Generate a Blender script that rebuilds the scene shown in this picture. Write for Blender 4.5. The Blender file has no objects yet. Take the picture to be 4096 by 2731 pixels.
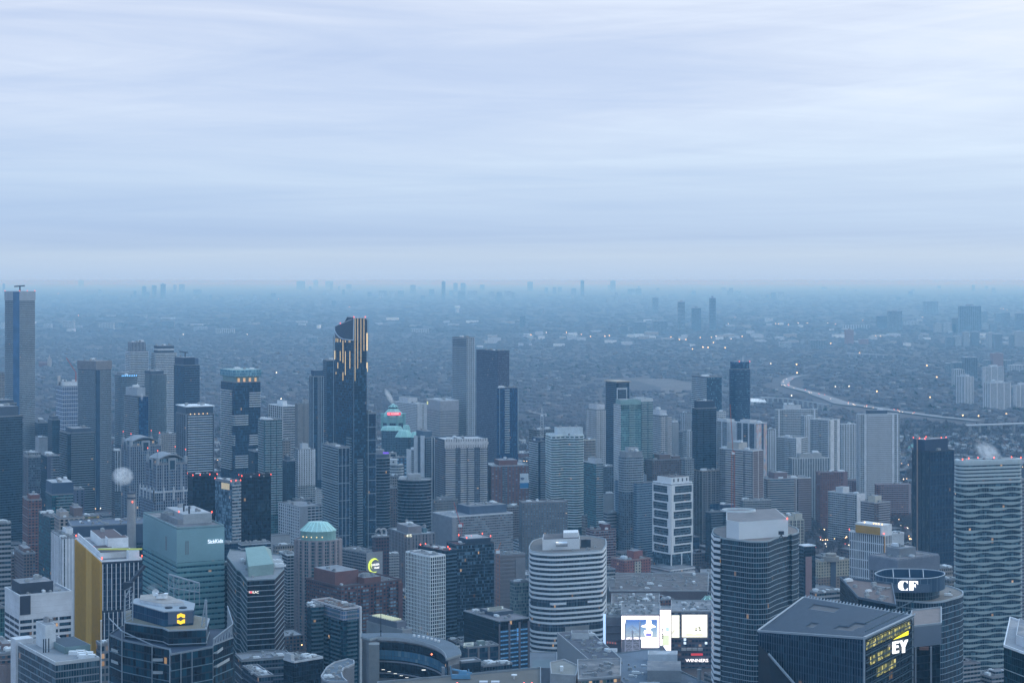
import bpy, math, random
import numpy as np
from mathutils import Vector
random.seed(7)
SC = bpy.context.scene
# ---------------------------------------------------------------- camera
H = 345.0; F = 1800.0; HORY = 38.2; K = 0.13075
cam = bpy.data.cameras.new('camera'); cam.sensor_width = 36; cam.lens = F/1024*36
cam.shift_y = -(341-280)/1024; cam.clip_start = 1; cam.clip_end = 400000
camo = bpy.data.objects.new('camera', cam); SC.collection.objects.link(camo)
camo.location = (0, 0, H); camo.rotation_euler = (math.radians(90), 0, 0)
SC.camera = camo
# ---------------------------------------------------------------- view, world, sun
SC.view_settings.view_transform = 'Standard'; SC.view_settings.look = 'None'
SC.view_settings.exposure = 0.14; SC.view_settings.gamma = 1
SC.render.engine = 'CYCLES'
SC.cycles.use_denoising = True
SC.cycles.max_bounces = 6; SC.cycles.diffuse_bounces = 3; SC.cycles.glossy_bounces = 3
SC.cycles.volume_bounces = 2; SC.cycles.transparent_max_bounces = 8
SC.cycles.volume_step_rate = 4; SC.cycles.use_adaptive_sampling = True; SC.cycles.adaptive_threshold = 0.01
SUN_EL, SUN_AZ = 32, 60
w = bpy.data.worlds.new('World'); SC.world = w; w.use_nodes = True
nt = w.node_tree; nt.nodes.clear()
def N(tree, typ, **kw):
    n = tree.nodes.new(typ)
    for k, v in kw.items(): setattr(n, k, v)
    return n
def math_(tree, op, a, b=None, c=None, clamp=False):
    n = tree.nodes.new('ShaderNodeMath'); n.operation = op; n.use_clamp = clamp
    for i, v in enumerate((a, b, c)):
        if v is None: continue
        if isinstance(v, (int, float)): n.inputs[i].default_value = v
        else: tree.links.new(v, n.inputs[i])
    return n.outputs[0]
def mix_(tree, fac, a, b):
    n = tree.nodes.new('ShaderNodeMix'); n.data_type = 'RGBA'
    for i, v in ((0, fac), (6, a), (7, b)):
        if isinstance(v, (int, float)): n.inputs[i].default_value = v
        elif isinstance(v, tuple): n.inputs[i].default_value = (*v, 1) if len(v) == 3 else v
        else: tree.links.new(v, n.inputs[i])
    return n.outputs[2]
def ramp_(tree, fac, stops, interp='LINEAR'):
    n = tree.nodes.new('ShaderNodeValToRGB'); cr = n.color_ramp; cr.interpolation = interp
    while len(cr.elements) < len(stops): cr.elements.new(0.5)
    for e, (p, c) in zip(cr.elements, stops):
        e.position = p; e.color = (*c, 1) if len(c) == 3 else c
    tree.links.new(fac, n.inputs[0]); return n.outputs[0]
def combine(tree, x, y, z):
    n = tree.nodes.new('ShaderNodeCombineXYZ')
    for i, v in enumerate((x, y, z)):
        if isinstance(v, (int, float)): n.inputs[i].default_value = v
        else: tree.links.new(v, n.inputs[i])
    return n.outputs[0]
def noise_(tree, vec, scale, detail=3, rough=.5, dist=0):
    n = tree.nodes.new('ShaderNodeTexNoise'); n.inputs['Scale'].default_value = scale
    n.inputs['Detail'].default_value = detail; n.inputs['Roughness'].default_value = rough
    n.inputs['Distortion'].default_value = dist
    tree.links.new(vec, n.inputs['Vector']); return n.outputs['Fac']
STR = 0.12
tc = N(nt, 'ShaderNodeTexCoord'); sp = N(nt, 'ShaderNodeSeparateXYZ'); nt.links.new(tc.outputs['Generated'], sp.inputs[0])
az = math_(nt, 'ARCTAN2', sp.outputs[0], sp.outputs[1]); el = math_(nt, 'ARCSINE', sp.outputs[2])
eld = math_(nt, 'MULTIPLY', el, 180/math.pi)
sky = N(nt, 'ShaderNodeTexSky'); sky.sky_type = 'NISHITA'; sky.sun_disc = False
sky.sun_elevation = math.radians(SUN_EL); sky.sun_rotation = math.radians(SUN_AZ)
sky.air_density = 1.2; sky.dust_density = 2.5; sky.altitude = 350
# overcast deck: elevation profile (0..12 deg in frame) and brighter zenith
t = math_(nt, 'DIVIDE', eld, 90.0, clamp=True)
tt = math_(nt, 'POWER', t, 0.5)      # 1deg->.105  4deg->.21  9deg->.316
prof = ramp_(nt, tt, [(0.0, (.405,.56,.78)), (.05, (.44,.585,.79)), (.095, (.485,.615,.79)), (.125, (.425,.565,.785)), (.15, (.455,.60,.82)),
                      (.19, (.515,.655,.86)), (.25, (.575,.685,.885)), (.33, (.60,.685,.87)), (.6, (.60,.88,1.18)), (1.0, (.55,.96,1.55))])
vec = combine(nt, math_(nt, 'MULTIPLY', az, 2.0), math_(nt, 'ADD', math_(nt, 'MULTIPLY', tt, 21.0), math_(nt, 'MULTIPLY', az, -1.2)), 0.0)
n1 = noise_(nt, vec, 1.0, 6, .58, 1.1)
vec2 = combine(nt, math_(nt, 'MULTIPLY', az, 6.0), math_(nt, 'ADD', math_(nt, 'MULTIPLY', tt, 70.0), math_(nt, 'MULTIPLY', az, 5.0)), 3.0)
n2 = noise_(nt, vec2, 1.0, 6, .6, .9)
vec3 = combine(nt, math_(nt, 'MULTIPLY', az, 3.0), math_(nt, 'MULTIPLY', tt, 9.0), 7.0)
n3 = noise_(nt, vec3, 1.0, 3, .5)
nn = math_(nt, 'ADD', math_(nt, 'MULTIPLY', math_(nt, 'SUBTRACT', n1, .5), 1.6), math_(nt, 'ADD', math_(nt, 'MULTIPLY', math_(nt, 'SUBTRACT', n2, .5), .5), math_(nt, 'MULTIPLY', math_(nt, 'SUBTRACT', n3, .5), .5)))
# a little brighter and warmer to the right and higher up
lr = math_(nt, 'MULTIPLY', az, .75)
amp = math_(nt, 'MULTIPLY', tt, 3.2, clamp=True)
fac = math_(nt, 'ADD', math_(nt, 'MULTIPLY', math_(nt, 'ADD', nn, lr), amp), .5, clamp=True)
cl = ramp_(nt, fac, [(.06, (.80,.85,.93)), (.34, (.92,.94,.97)), (.52, (1.02,1.01,1.0)), (.72, (1.15,1.12,1.06)), (.9, (1.27,1.19,1.10))])
mul = N(nt, 'ShaderNodeMix'); mul.data_type = 'RGBA'; mul.blend_type = 'MULTIPLY'; mul.inputs[0].default_value = 1
nt.links.new(prof, mul.inputs[6]); nt.links.new(cl, mul.inputs[7])
sc_ = N(nt, 'ShaderNodeVectorMath'); sc_.operation = 'SCALE'; sc_.inputs[3].default_value = 1/STR
nt.links.new(mul.outputs[2], sc_.inputs[0])
col = mix_(nt, 0.94, sky.outputs[0], sc_.outputs[0])
bg = N(nt, 'ShaderNodeBackground'); bg.inputs[1].default_value = STR; nt.links.new(col, bg.inputs[0])
wo = N(nt, 'ShaderNodeOutputWorld'); nt.links.new(bg.outputs[0], wo.inputs[0])
sl = bpy.data.lights.new('sun', 'SUN'); sl.energy = 0.5; sl.angle = math.radians(25); sl.color = (1, .95, .9)
so = bpy.data.objects.new('sun', sl); SC.collection.objects.link(so); so.location = (0, 0, 600)
sd = Vector((math.sin(math.radians(SUN_AZ))*math.cos(math.radians(SUN_EL)), math.cos(math.radians(SUN_AZ))*math.cos(math.radians(SUN_EL)), math.sin(math.radians(SUN_EL))))
so.rotation_euler = sd.to_track_quat('Z', 'Y').to_euler()

# ---------------------------------------------------------------- materials
MC = {}
def base_mat(name):
    m = bpy.data.materials.new(name); m.use_nodes = True; t = m.node_tree
    return m, t, t.nodes['Principled BSDF']
def cool(c):
    k = max(0, min(1, (.2-sum(c)/3)/.16)); sat = (max(c)-min(c))/max(c)
    if c[0] > c[2]*1.15: k *= .3
    return tuple(x*(1+(f-1)*k) for x, f in zip(c, (.5,.82,1.12)))
def plain(col, rough=.75, var=.18, scale=.15, name='paint', metal=0, bump=0):
    key = ('p', col, rough, var, scale, metal)
    if key in MC: return MC[key]
    m, t, b = base_mat(name); col = cool(col)
    if sum(col) > 1.2: col = tuple(min(.8, x*1.14) for x in col)
    tcn = t.nodes.new('ShaderNodeTexCoord')
    n = noise_(t, tcn.outputs['Object'], scale, 4, .6)
    n2 = noise_(t, tcn.outputs['Object'], scale*9, 2, .6)
    f = math_(t, 'ADD', math_(t, 'MULTIPLY', n, .7), math_(t, 'MULTIPLY', n2, .3))
    c = ramp_(t, f, [(.3, tuple(x*(1-var) for x in col)), (.7, tuple(min(1, x*(1+var)) for x in col))])
    t.links.new(c, b.inputs['Base Color']); b.inputs['Roughness'].default_value = rough; b.inputs['Metallic'].default_value = metal
    MC[key] = m; return m
def emis(col, s, name='lamp_glow'):
    key = ('e', col, s)
    if key in MC: return MC[key]
    m, t, b = base_mat(name); b.inputs['Base Color'].default_value = (*[min(1, x) for x in col], 1)
    b.inputs['Emission Color'].default_value = (*col, 1); b.inputs['Emission Strength'].default_value = s
    MC[key] = m; return m
def glassy(col, rough=.12, name='glass'):
    key = ('g', col, rough)
    if key in MC: return MC[key]
    m, t, b = base_mat(name)
    tcn = t.nodes.new('ShaderNodeTexCoord'); n = noise_(t, tcn.outputs['Object'], .08, 3)
    c = ramp_(t, n, [(.3, tuple(x*.75 for x in col)), (.7, tuple(x*1.3 for x in col))])
    t.links.new(c, b.inputs['Base Color']); b.inputs['Roughness'].default_value = rough; b.inputs['IOR'].default_value = 1.6
    MC[key] = m; return m
def facade(wall, g0, g1, mx=.08, s0=.15, s1=.9, lit=.004, k=2.5, rg=.2, sub=1, vcol=None, name='facade'):
    """window grid in cell units: u = bays, v = floors"""
    key = ('f', wall, g0, g1, mx, s0, s1, lit, k, rg, sub, vcol)
    if key in MC: return MC[key]
    m, t, b = base_mat(name); g0 = tuple(x*f for x, f in zip(g0, (.3,.75,1.15))); g1 = tuple(x*f for x, f in zip(g1, (.6,.92,1.1))); wall = cool(wall)
    uv = t.nodes.new('ShaderNodeUVMap'); s = t.nodes.new('ShaderNodeSeparateXYZ'); t.links.new(uv.outputs[0], s.inputs[0])
    u, v = s.outputs[0], s.outputs[1]
    fu = math_(t, 'FRACT', u); fv = math_(t, 'FRACT', v)
    mask = math_(t, 'MULTIPLY', math_(t, 'MULTIPLY', math_(t, 'GREATER_THAN', fu, mx), math_(t, 'LESS_THAN', fu, 1-mx)),
                 math_(t, 'MULTIPLY', math_(t, 'GREATER_THAN', fv, s0), math_(t, 'LESS_THAN', fv, s1)))
    oi = t.nodes.new('ShaderNodeObjectInfo')
    wn = t.nodes.new('ShaderNodeTexWhiteNoise'); wn.noise_dimensions = '3D'
    us = math_(t, 'MULTIPLY', u, float(sub))
    t.links.new(combine(t, math_(t, 'FLOOR', us), math_(t, 'FLOOR', v), math_(t, 'MULTIPLY', oi.outputs['Random'], 50.0)), wn.inputs[0])
    ws = t.nodes.new('ShaderNodeSeparateXYZ'); t.links.new(wn.outputs['Color'], ws.inputs[0])
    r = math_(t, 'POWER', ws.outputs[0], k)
    patch = noise_(t, combine(t, math_(t, 'MULTIPLY', u, .22), math_(t, 'MULTIPLY', v, .3), math_(t, 'MULTIPLY', oi.outputs['Random'], 9.0)), 1.0, 2)  # broad curtain and tint variation, with reflection-like tone painted into the glass
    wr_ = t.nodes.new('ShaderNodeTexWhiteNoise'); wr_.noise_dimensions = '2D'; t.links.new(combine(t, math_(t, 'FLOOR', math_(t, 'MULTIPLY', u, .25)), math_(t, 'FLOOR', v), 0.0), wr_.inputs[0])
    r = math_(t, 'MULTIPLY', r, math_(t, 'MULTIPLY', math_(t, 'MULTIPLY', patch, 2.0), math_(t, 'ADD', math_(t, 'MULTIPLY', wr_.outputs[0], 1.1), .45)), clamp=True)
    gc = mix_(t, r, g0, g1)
    tcn = t.nodes.new('ShaderNodeTexCoord')
    wnz = noise_(t, tcn.outputs['Object'], .09, 4, .6)
    wc = ramp_(t, wnz, [(.3, tuple(x*.84 for x in wall)), (.7, tuple(x*1.12 for x in wall))])
    if vcol:  # second wall colour as a vertical strip every few bays
        wc = mix_(t, math_(t, 'LESS_THAN', math_(t, 'FRACT', math_(t, 'MULTIPLY', u, 1/vcol[1])), vcol[2]), wc, vcol[0])
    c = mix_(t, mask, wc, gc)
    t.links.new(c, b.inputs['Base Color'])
    t.links.new(math_(t, 'ADD', math_(t, 'MULTIPLY', mask, rg-.75), .75), b.inputs['Roughness'])
    b.inputs['IOR'].default_value = 1.45
    if lit > 0:
        l = math_(t, 'MULTIPLY', math_(t, 'GREATER_THAN', ws.outputs[1], 1-lit*1.2), mask)
        b.inputs['Emission Color'].default_value = (1.0, .62, .3, 1)
        t.links.new(math_(t, 'MULTIPLY', l, math_(t, 'ADD', math_(t, 'MULTIPLY', math_(t, 'POWER', ws.outputs[2], 2.0), .5), .06)), b.inputs['Emission Strength'])
    MC[key] = m; return m
# colours
WHT=(.62,.64,.67); LGT=(.48,.50,.53); CON=(.33,.345,.37); GRY=(.21,.225,.25); DGR=(.09,.1,.12); TAN=(.36,.31,.28); CRM=(.46,.43,.37)
BRK=(.20,.085,.075); BRN=(.17,.12,.115); PNK=(.30,.2,.2); BLK=(.012,.016,.022)
G_NAVY=((.006,.016,.03),(.05,.1,.15)); G_DK=((.006,.014,.02),(.045,.075,.1)); G_TEAL=((.008,.04,.045),(.07,.22,.22)); G_GRY=((.02,.03,.04),(.14,.17,.2)); G_BLUE=((.01,.03,.07),(.05,.12,.22)); G_BLK=((.003,.007,.012),(.02,.035,.05))
rail = plain((.22,.27,.32), .3, .1, name='balcony_glass'); slabm = plain((.42,.44,.46), .8, name='concrete_slab')
def roofmat_(col, name):
    m, t, b = base_mat(name); tcn = t.nodes.new('ShaderNodeTexCoord'); co = tcn.outputs['Object']
    v = t.nodes.new('ShaderNodeTexVoronoi'); v.distance = 'CHEBYCHEV'; v.inputs['Scale'].default_value = .09; t.links.new(co, v.inputs['Vector'])
    s_ = t.nodes.new('ShaderNodeSeparateXYZ'); t.links.new(v.outputs['Color'], s_.inputs[0])
    n = noise_(t, co, .05, 5, .65, .5); n2 = noise_(t, co, .6, 3, .6)
    f = math_(t, 'ADD', math_(t, 'ADD', math_(t, 'MULTIPLY', s_.outputs[0], .25), math_(t, 'MULTIPLY', n, .6)), math_(t, 'MULTIPLY', n2, .25))
    t.links.new(ramp_(t, f, [(.3, tuple(x*.5 for x in col)), (.5, tuple(x*.9 for x in col)), (.62, col), (.8, tuple(min(1, x*1.5) for x in col))]), b.inputs['Base Color'])
    t.links.new(ramp_(t, n, [(.4, (.35,)*3), (.55, (.9,)*3)]), b.inputs['Roughness']); return m
roofm = [roofmat_((.12,.125,.14), 'roof_gravel'), roofmat_((.2,.21,.235), 'roof_membrane'), roofmat_((.37,.39,.42), 'pale_roof'), roofmat_((.085,.078,.085), 'tar_roof')]
equip = plain((.3,.32,.34), .6, .2, .5, 'rooftop_metal'); whitep = plain((.6,.63,.66), .6, .12, .3, 'white_metal'); dark = plain((.03,.035,.045), .5, .2, .3, 'dark_metal')
redl = emis((1.0, .10, .05), 4.0, 'red_lamp'); warml = emis((1.0,.62,.25), 2.2, 'warm_lamp'); whitel = emis((1.0,.95,.85), .9, 'white_lamp')

# ---------------------------------------------------------------- geometry helpers
def gx(x): return (x*K-512)/F            # screen x (crop units) -> tan
def gz(y, D): return H-(y-HORY)*K/F*D
def link(o, parent=None):
    SC.collection.objects.link(o)
    if parent: o.parent = parent
    return o
def mk(name, verts, faces, mats, parent=None, loc=(0,0,0), uvs=None, mi=None, smooth=False):
    me = bpy.data.meshes.new(name); me.from_pydata([tuple(v) for v in verts], [], faces)
    for m in (mats if isinstance(mats, (list, tuple)) else [mats]): me.materials.append(m)
    if uvs:
        ul = me.uv_layers.new(name='UVMap'); flat = [c for f in uvs for p in f for c in p]
        ul.data.foreach_set('uv', flat)
    if mi: me.polygons.foreach_set('material_index', mi)
    if smooth: me.polygons.foreach_set('use_smooth', [True]*len(faces))
    me.update()
    o = bpy.data.objects.new(name, me); o.location = loc
    return link(o, parent)
def inst(o, parent, loc, name=None, rot=0, scale=None):
    c = bpy.data.objects.new(name or o.name.split('.')[0], o.data); c.location = loc; c.rotation_euler = (0,0,rot)
    if scale: c.scale = scale
    return link(c, parent)
def offset(poly, d):
    n = len(poly); out = []
    for i in range(n):
        p0, p1, p2 = Vector(poly[i-1]), Vector(poly[i]), Vector(poly[(i+1) % n])
        e1 = (p1-p0).normalized(); e2 = (p2-p1).normalized()
        n1 = Vector((e1.y, -e1.x)); n2 = Vector((e2.y, -e2.x)); b = (n1+n2)
        if b.length < 1e-6: b = n1.copy()
        b.normalize(); out.append(tuple(p1 + b*(d/max(.35, b.dot(n1)))))
    return out
def centre(poly): return (sum(p[0] for p in poly)/len(poly), sum(p[1] for p in poly)/len(poly))
def scaled(poly, s, c=None):
    c = c or centre(poly); sx, sy = s if isinstance(s, tuple) else (s, s)
    return [(c[0]+(p[0]-c[0])*sx, c[1]+(p[1]-c[1])*sy) for p in poly]
def prism_data(poly, z0, z1, cap=True, bay=3, fh=3, ztop=None, cont=False):
    n = len(poly); V = [(p[0], p[1], z0) for p in poly]+[(p[0], p[1], z1) for p in poly]
    Fc, U = [], []; zt = z1 if ztop is None else ztop; acc = 0
    for i in range(n):
        j = (i+1) % n; L = math.dist(poly[i], poly[j]); nb = L/bay if cont else max(1, round(L/bay))
        Fc.append((i, j, j+n, i+n)); u0 = acc if cont else 64*i
        v0, v1 = (z0-zt)/fh+200, (z1-zt)/fh+200
        U.append([(u0, v0), (u0+nb, v0), (u0+nb, v1), (u0, v1)]); acc += nb
    if cap:
        Fc.append(tuple(range(n, 2*n))); U.append([(0, 0)]*n); Fc.append(tuple(range(n-1, -1, -1))); U.append([(0, 0)]*n)
    return V, Fc, U
def merge(parts):
    V, Fc = [], []
    for v, f in parts:
        o = len(V); V += list(v); Fc += [tuple(i+o for i in q) for q in f]
    return V, Fc
def box_data(x0, x1, y0, y1, z0, z1):
    v, f, u = prism_data([(x0,y0),(x1,y0),(x1,y1),(x0,y1)], z0, z1); return v, f
def cyl_data(cx, cy, r, z0, z1, n=12, r2=None):
    r2 = r if r2 is None else r2
    V = [(cx+r*math.cos(2*math.pi*i/n), cy+r*math.sin(2*math.pi*i/n), z0) for i in range(n)]+[(cx+r2*math.cos(2*math.pi*i/n), cy+r2*math.sin(2*math.pi*i/n), z1) for i in range(n)]
    return V, [(i, (i+1) % n, (i+1) % n+n, i+n) for i in range(n)]+[tuple(range(n, 2*n)), tuple(range(n-1, -1, -1))]
def beam_data(a, b, w):
    a, b = Vector(a), Vector(b); d = (b-a).normalized(); up = Vector((0,0,1)) if abs(d.z) < .9 else Vector((1,0,0))
    s = d.cross(up).normalized()*w/2; t = d.cross(s).normalized()*w/2
    V = [a+s+t, a-s+t, a-s-t, a+s-t, b+s+t, b-s+t, b-s-t, b+s-t]
    return [tuple(v) for v in V], [(0,1,5,4),(1,2,6,5),(2,3,7,6),(3,0,4,7),(4,5,6,7),(3,2,1,0)]
gryp = plain((.25,.26,.28), .5)
# shared roof furniture
LIB = {}
def lib(name, data, mats):
    me = bpy.data.meshes.new(name); me.from_pydata(data[0], [], data[1])
    for m in (mats if isinstance(mats, list) else [mats]): me.materials.append(m)
    return me
LIB['unit_a'] = lib('roof_unit', merge([box_data(-2,2,-1.3,1.3,0.3,2.2), box_data(-2.1,2.1,-1.4,1.4,0,.3), cyl_data(-.9,0,.8,2.2,2.6), cyl_data(.9,0,.8,2.2,2.6)]), equip)
LIB['unit_b'] = lib('roof_unit', merge([box_data(-3.5,3.5,-1.6,1.6,.4,2.6), box_data(3.5,5,-.8,.8,.4,1.6), cyl_data(-2,0,1.1,2.6,3.0), cyl_data(.6,0,1.1,2.6,3.0), box_data(-3.6,3.6,-.2,.2,0,.4)]), whitep)
LIB['unit_c'] = lib('roof_unit', merge([cyl_data(0,0,1.5,0,2.4), cyl_data(0,0,1.0,2.4,2.9), box_data(1.6,3.2,-1,1,0,1.6)]), gryp)
LIB['duct'] = lib('roof_duct', merge([box_data(-6,6,-.5,.5,.5,1.4), box_data(5,6,-.5,4,.5,1.4), box_data(-6.5,-5,-1,1,0,1.8)]+[box_data(x-.1,x+.1,-.6,.6,0,.5) for x in (-3,0,3)]), equip)
LIB['pipes'] = lib('roof_duct', merge([box_data(-7,7,y,y+.22,.35,.6) for y in (-.6,0,.6)]+[box_data(6.8,7.1,-.6,5,.35,.6)]+[box_data(x-.15,x+.15,-.8,1,0,.35) for x in (-6,-2,2,6)]), gryp)
LIB['lamp'] = lib('beacon_lamp', merge([cyl_data(0,0,.42,.6,1.4,8,.3), cyl_data(0,0,.25,0,.6,6)]), redl)
def sphere_data(r, n=8, m=5, z=0):
    V = [(0,0,z-r)]; Fc = []
    for i in range(1, m):
        a = -math.pi/2+math.pi*i/m
        for j in range(n): V.append((r*math.cos(a)*math.cos(2*math.pi*j/n), r*math.cos(a)*math.sin(2*math.pi*j/n), z+r*math.sin(a)))
    V.append((0,0,z+r)); top = len(V)-1
    for j in range(n): Fc.append((0, 1+(j+1) % n, 1+j))
    for i in range(m-2):
        for j in range(n): a = 1+i*n+j; b = 1+i*n+(j+1) % n; Fc.append((a, b, b+n, a+n))
    for j in range(n): Fc.append((1+(m-2)*n+j, 1+(m-2)*n+(j+1) % n, top))
    return V, Fc

HEROES = []    # (col0, col1, D, ytop_px) for occlusion tests, plus footprints
FOOT = []
class Bld:
    def __init__(s, name, label, cat, poly, z1, D, group=None, z0=0, fh=3.1, bay=3.0):
        s.poly = [tuple(p) for p in poly]; s.z0, s.z1, s.D, s.fh, s.bay = z0, z1, D, fh, bay
        s.c = centre(poly); s.root = bpy.data.objects.new(name, None); s.root.location = (s.c[0], s.c[1], z0)
        s.root['label'] = label; s.root['category'] = cat; s.root['kind'] = 'thing'
        if group: s.root['group'] = group
        s.root.empty_display_size = 5; link(s.root)
        s.o = Vector((s.c[0], s.c[1], z0)); s.rng = random.Random(label)
        cols = [p[0]/p[1]*F+512 for p in poly]; ytop = 280+(H-z1)*F/min(p[1] for p in poly)
        HEROES.append((min(cols), max(cols), min(p[1] for p in poly), ytop)); FOOT.append(offset(poly, 4))
    def loc(s, v): return [(p[0]-s.o.x, p[1]-s.o.y, p[2]-s.o.z) for p in v]
    def l2(s, poly): return [(p[0]-s.o.x, p[1]-s.o.y) for p in poly]
    def prism(s, name, poly, za, zb, mat, cap=True, bay=None, fh=None, cont=False, ztop=None):
        V, Fc, U = prism_data(s.l2(poly), za-s.z0, zb-s.z0, cap, bay or s.bay, fh or s.fh, cont=cont, ztop=None if ztop is None else ztop-s.z0)
        return mk(name, V, Fc, mat, s.root, uvs=U)
    def raw(s, name, data, mat, smooth=False):
        return mk(name, s.loc(data[0]), data[1], mat, s.root, smooth=smooth)
    def walls(s, mat, cont=False, top=None): return s.prism('wall', s.poly, s.z0, top or s.z1, mat, cap=True, cont=cont)
    def rawl(s, name, data, mat): return mk(name, data[0], data[1], mat, s.root)
    def roof(s, mat=None, par=1.1, pmat=None, units=4, poly=None, z=None, inset=.5):
        poly = poly or s.poly; z = z or s.z1; mat = mat or s.rng.choice(roofm); pmat = pmat or plain(GRY)
        out = offset(poly, .15); inn = offset(poly, -inset); n = len(poly); z0 = z-.25; z1 = z+par
        V = [(p[0],p[1],z0) for p in out]+[(p[0],p[1],z1) for p in out]+[(p[0],p[1],z1) for p in inn]+[(p[0],p[1],z+.05) for p in inn]
        Fc = []
        for i in range(n):
            j = (i+1) % n; Fc += [(i,j,j+n,i+n), (i+n,j+n,j+2*n,i+2*n), (i+2*n,j+2*n,j+3*n,i+3*n)]
        s.raw('parapet', (V, Fc), pmat)
        s.raw('roof', ([(p[0],p[1],z+.05) for p in inn], [tuple(range(n))]), mat)
        if units:
            near = s.D < 1900
            s.units(int(units*2.2)+3 if near else units, poly, z+.05, .72 if near else 1.0)
            if near: s.ducts(3, poly, z+.05)
    def ducts(s, k, poly, z):
        e0 = Vector(s.poly[1])-Vector(s.poly[0]); a0 = math.atan2(e0.y, e0.x); c = Vector(centre(poly))
        for i in range(k):
            p = Vector(poly[s.rng.randrange(len(poly))]); p = c+(p-c)*s.rng.uniform(.15, .62); o = bpy.data.objects.new('roof_duct', LIB[s.rng.choice(('duct', 'pipes'))]); r = s.rng.uniform(.6, 1.0)
            o.location = (p.x-s.o.x, p.y-s.o.y, z-s.z0); o.rotation_euler = (0, 0, a0+s.rng.choice((0, 1.5708))); o.scale = (r,)*3; link(o, s.root)
    def units(s, k, poly=None, z=None, big=1.0):
        poly = poly or s.poly; z = z or s.z1
        for i in range(k):
            for _ in range(12):
                a, b = s.rng.random(), s.rng.random(); e = s.rng.randrange(len(poly))
                p = Vector(poly[e])*a*.8+Vector(poly[(e+1) % len(poly)])*(1-a)*.8+Vector(centre(poly))*.2
                p = p+(Vector(centre(poly))-p)*b*.85
                if all(math.dist(p, q) > 7 for q in getattr(s, 'used', [])): break
            s.used = getattr(s, 'used', [])+[tuple(p)]
            me = LIB[s.rng.choice(('unit_a','unit_a','unit_b','unit_c'))]
            o = bpy.data.objects.new('roof_unit', me); o.location = (p.x-s.o.x, p.y-s.o.y, z-s.z0); r = s.rng.uniform(.7, 1.25)*big
            e0 = Vector(s.poly[1])-Vector(s.poly[0]); o.rotation_euler = (0,0,math.atan2(e0.y, e0.x)+s.rng.choice((0, math.pi/2)))
            o.scale = (r, r, r); link(o, s.root)
    def lamps(s, pts, z=None, mat=None):
        for p in pts:
            o = bpy.data.objects.new('beacon_lamp', LIB['lamp']); o.location = (p[0]-s.o.x, p[1]-s.o.y, (z or s.z1+1.1)-s.z0); link(o, s.root)
    def P(s, u, v):   # quad coordinates: u along right face, v along left face
        n, r, l = Vector(s.poly[0]), Vector(s.poly[1]), Vector(s.poly[-1]); return tuple(n+(r-n)*u+(l-n)*v)
    def sub(s, u0, u1, v0, v1): return [s.P(u0,v0), s.P(u1,v0), s.P(u1,v1), s.P(u0,v1)]
    def pent(s, u0=.25, u1=.75, v0=.25, v1=.75, h=6, mat=None, poly=None, units=2, name='penthouse', z=None, roof=None):
        poly = poly or s.sub(u0,u1,v0,v1); z = z or s.z1; mat = mat or plain(CON)
        o = s.prism(name, poly, z, z+h, mat)
        rp = offset(poly, -.4); s.raw('penthouse_roof' if name == 'penthouse' else name+'_roof', ([(p[0],p[1],z+h+.06) for p in rp], [tuple(range(len(rp)))]), roof or roofm[1])
        if units: s.units(units, poly, z+h+.06)
        return poly, z+h
    def floors(s, name, poly, zs, h, mat, rail_m=None, rail_h=1.05, out=0.0):
        """one slab mesh shared by every floor, lying over the footprint; optional railing on its rim"""
        if not zs: return
        p = s.l2(offset(poly, out)) if out else s.l2(poly)
        V, Fc, U = prism_data(p, 0, h); mi = [0]*len(Fc); mats = [mat]
        if rail_m:
            q = [tuple(x) for x in offset(p, -.12)]; n = len(p); b = len(V)
            V += [(a[0],a[1],h) for a in p]+[(a[0],a[1],h+rail_h) for a in p]+[(a[0],a[1],h+rail_h) for a in q]+[(a[0],a[1],h) for a in q]
            for i in range(n):
                j = (i+1) % n
                for k in range(3): Fc.append((b+i+k*n, b+j+k*n, b+j+(k+1)*n, b+i+(k+1)*n)); mi.append(1)
            mats = [mat, rail_m]
        first = mk(name, V, Fc, mats, s.root, (0, 0, zs[0]-s.z0), mi=mi)
        for z in zs[1:]: inst(first, s.root, (0, 0, z-s.z0))
    def zlist(s, pitch=None, top=None, bottom=None, start=0):
        pitch = pitch or s.fh; top = top or s.z1; z = top-start; out = []
        bot = s.zvis if bottom is None else bottom
        while z > bot+.5 and len(out) < 99: out.append(z); z -= pitch
        return out
    zvis = 0
    def fbox(s, face, t0, t1, z0, z1, out, inn=.3):
        """box on a face: t0..t1 in 0..1 along the face (for face 3 measured from the near corner)"""
        n = len(s.poly)
        if face == 'L': a, b = Vector(s.poly[0]), Vector(s.poly[-1])
        else: a, b = Vector(s.poly[face]), Vector(s.poly[(face+1) % n])
        e = (b-a); nr = Vector((e.y, -e.x)).normalized()*(-1 if face == 'L' else 1)
        p0, p1 = a+e*t0, a+e*t1
        poly = [p0+nr*out, p1+nr*out, p1-nr*inn, p0-nr*inn]
        if face == 'L': poly = poly[::-1]
        return [tuple(p) for p in poly]
    def face_t(s, face, X):
        n = len(s.poly)
        a, b = (Vector(s.poly[0]), Vector(s.poly[-1])) if face == 'L' else (Vector(s.poly[face]), Vector(s.poly[(face+1) % n]))
        e = b-a; tn = gx(X); t = (tn*a.y-a.x)/(e.x-tn*e.y); p = a+e*t
        return t, p
    def balc(s, face, spans, zs, depth=1.6, slab=None, rl=None, h=.28, rail_h=1.05, name='balcony'):
        for t0, t1 in spans:
            poly = s.fbox(face, t0, t1, 0, 0, depth)
            s.floors(name, poly, zs, h, slab or slabm, rl or rail, rail_h)
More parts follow.
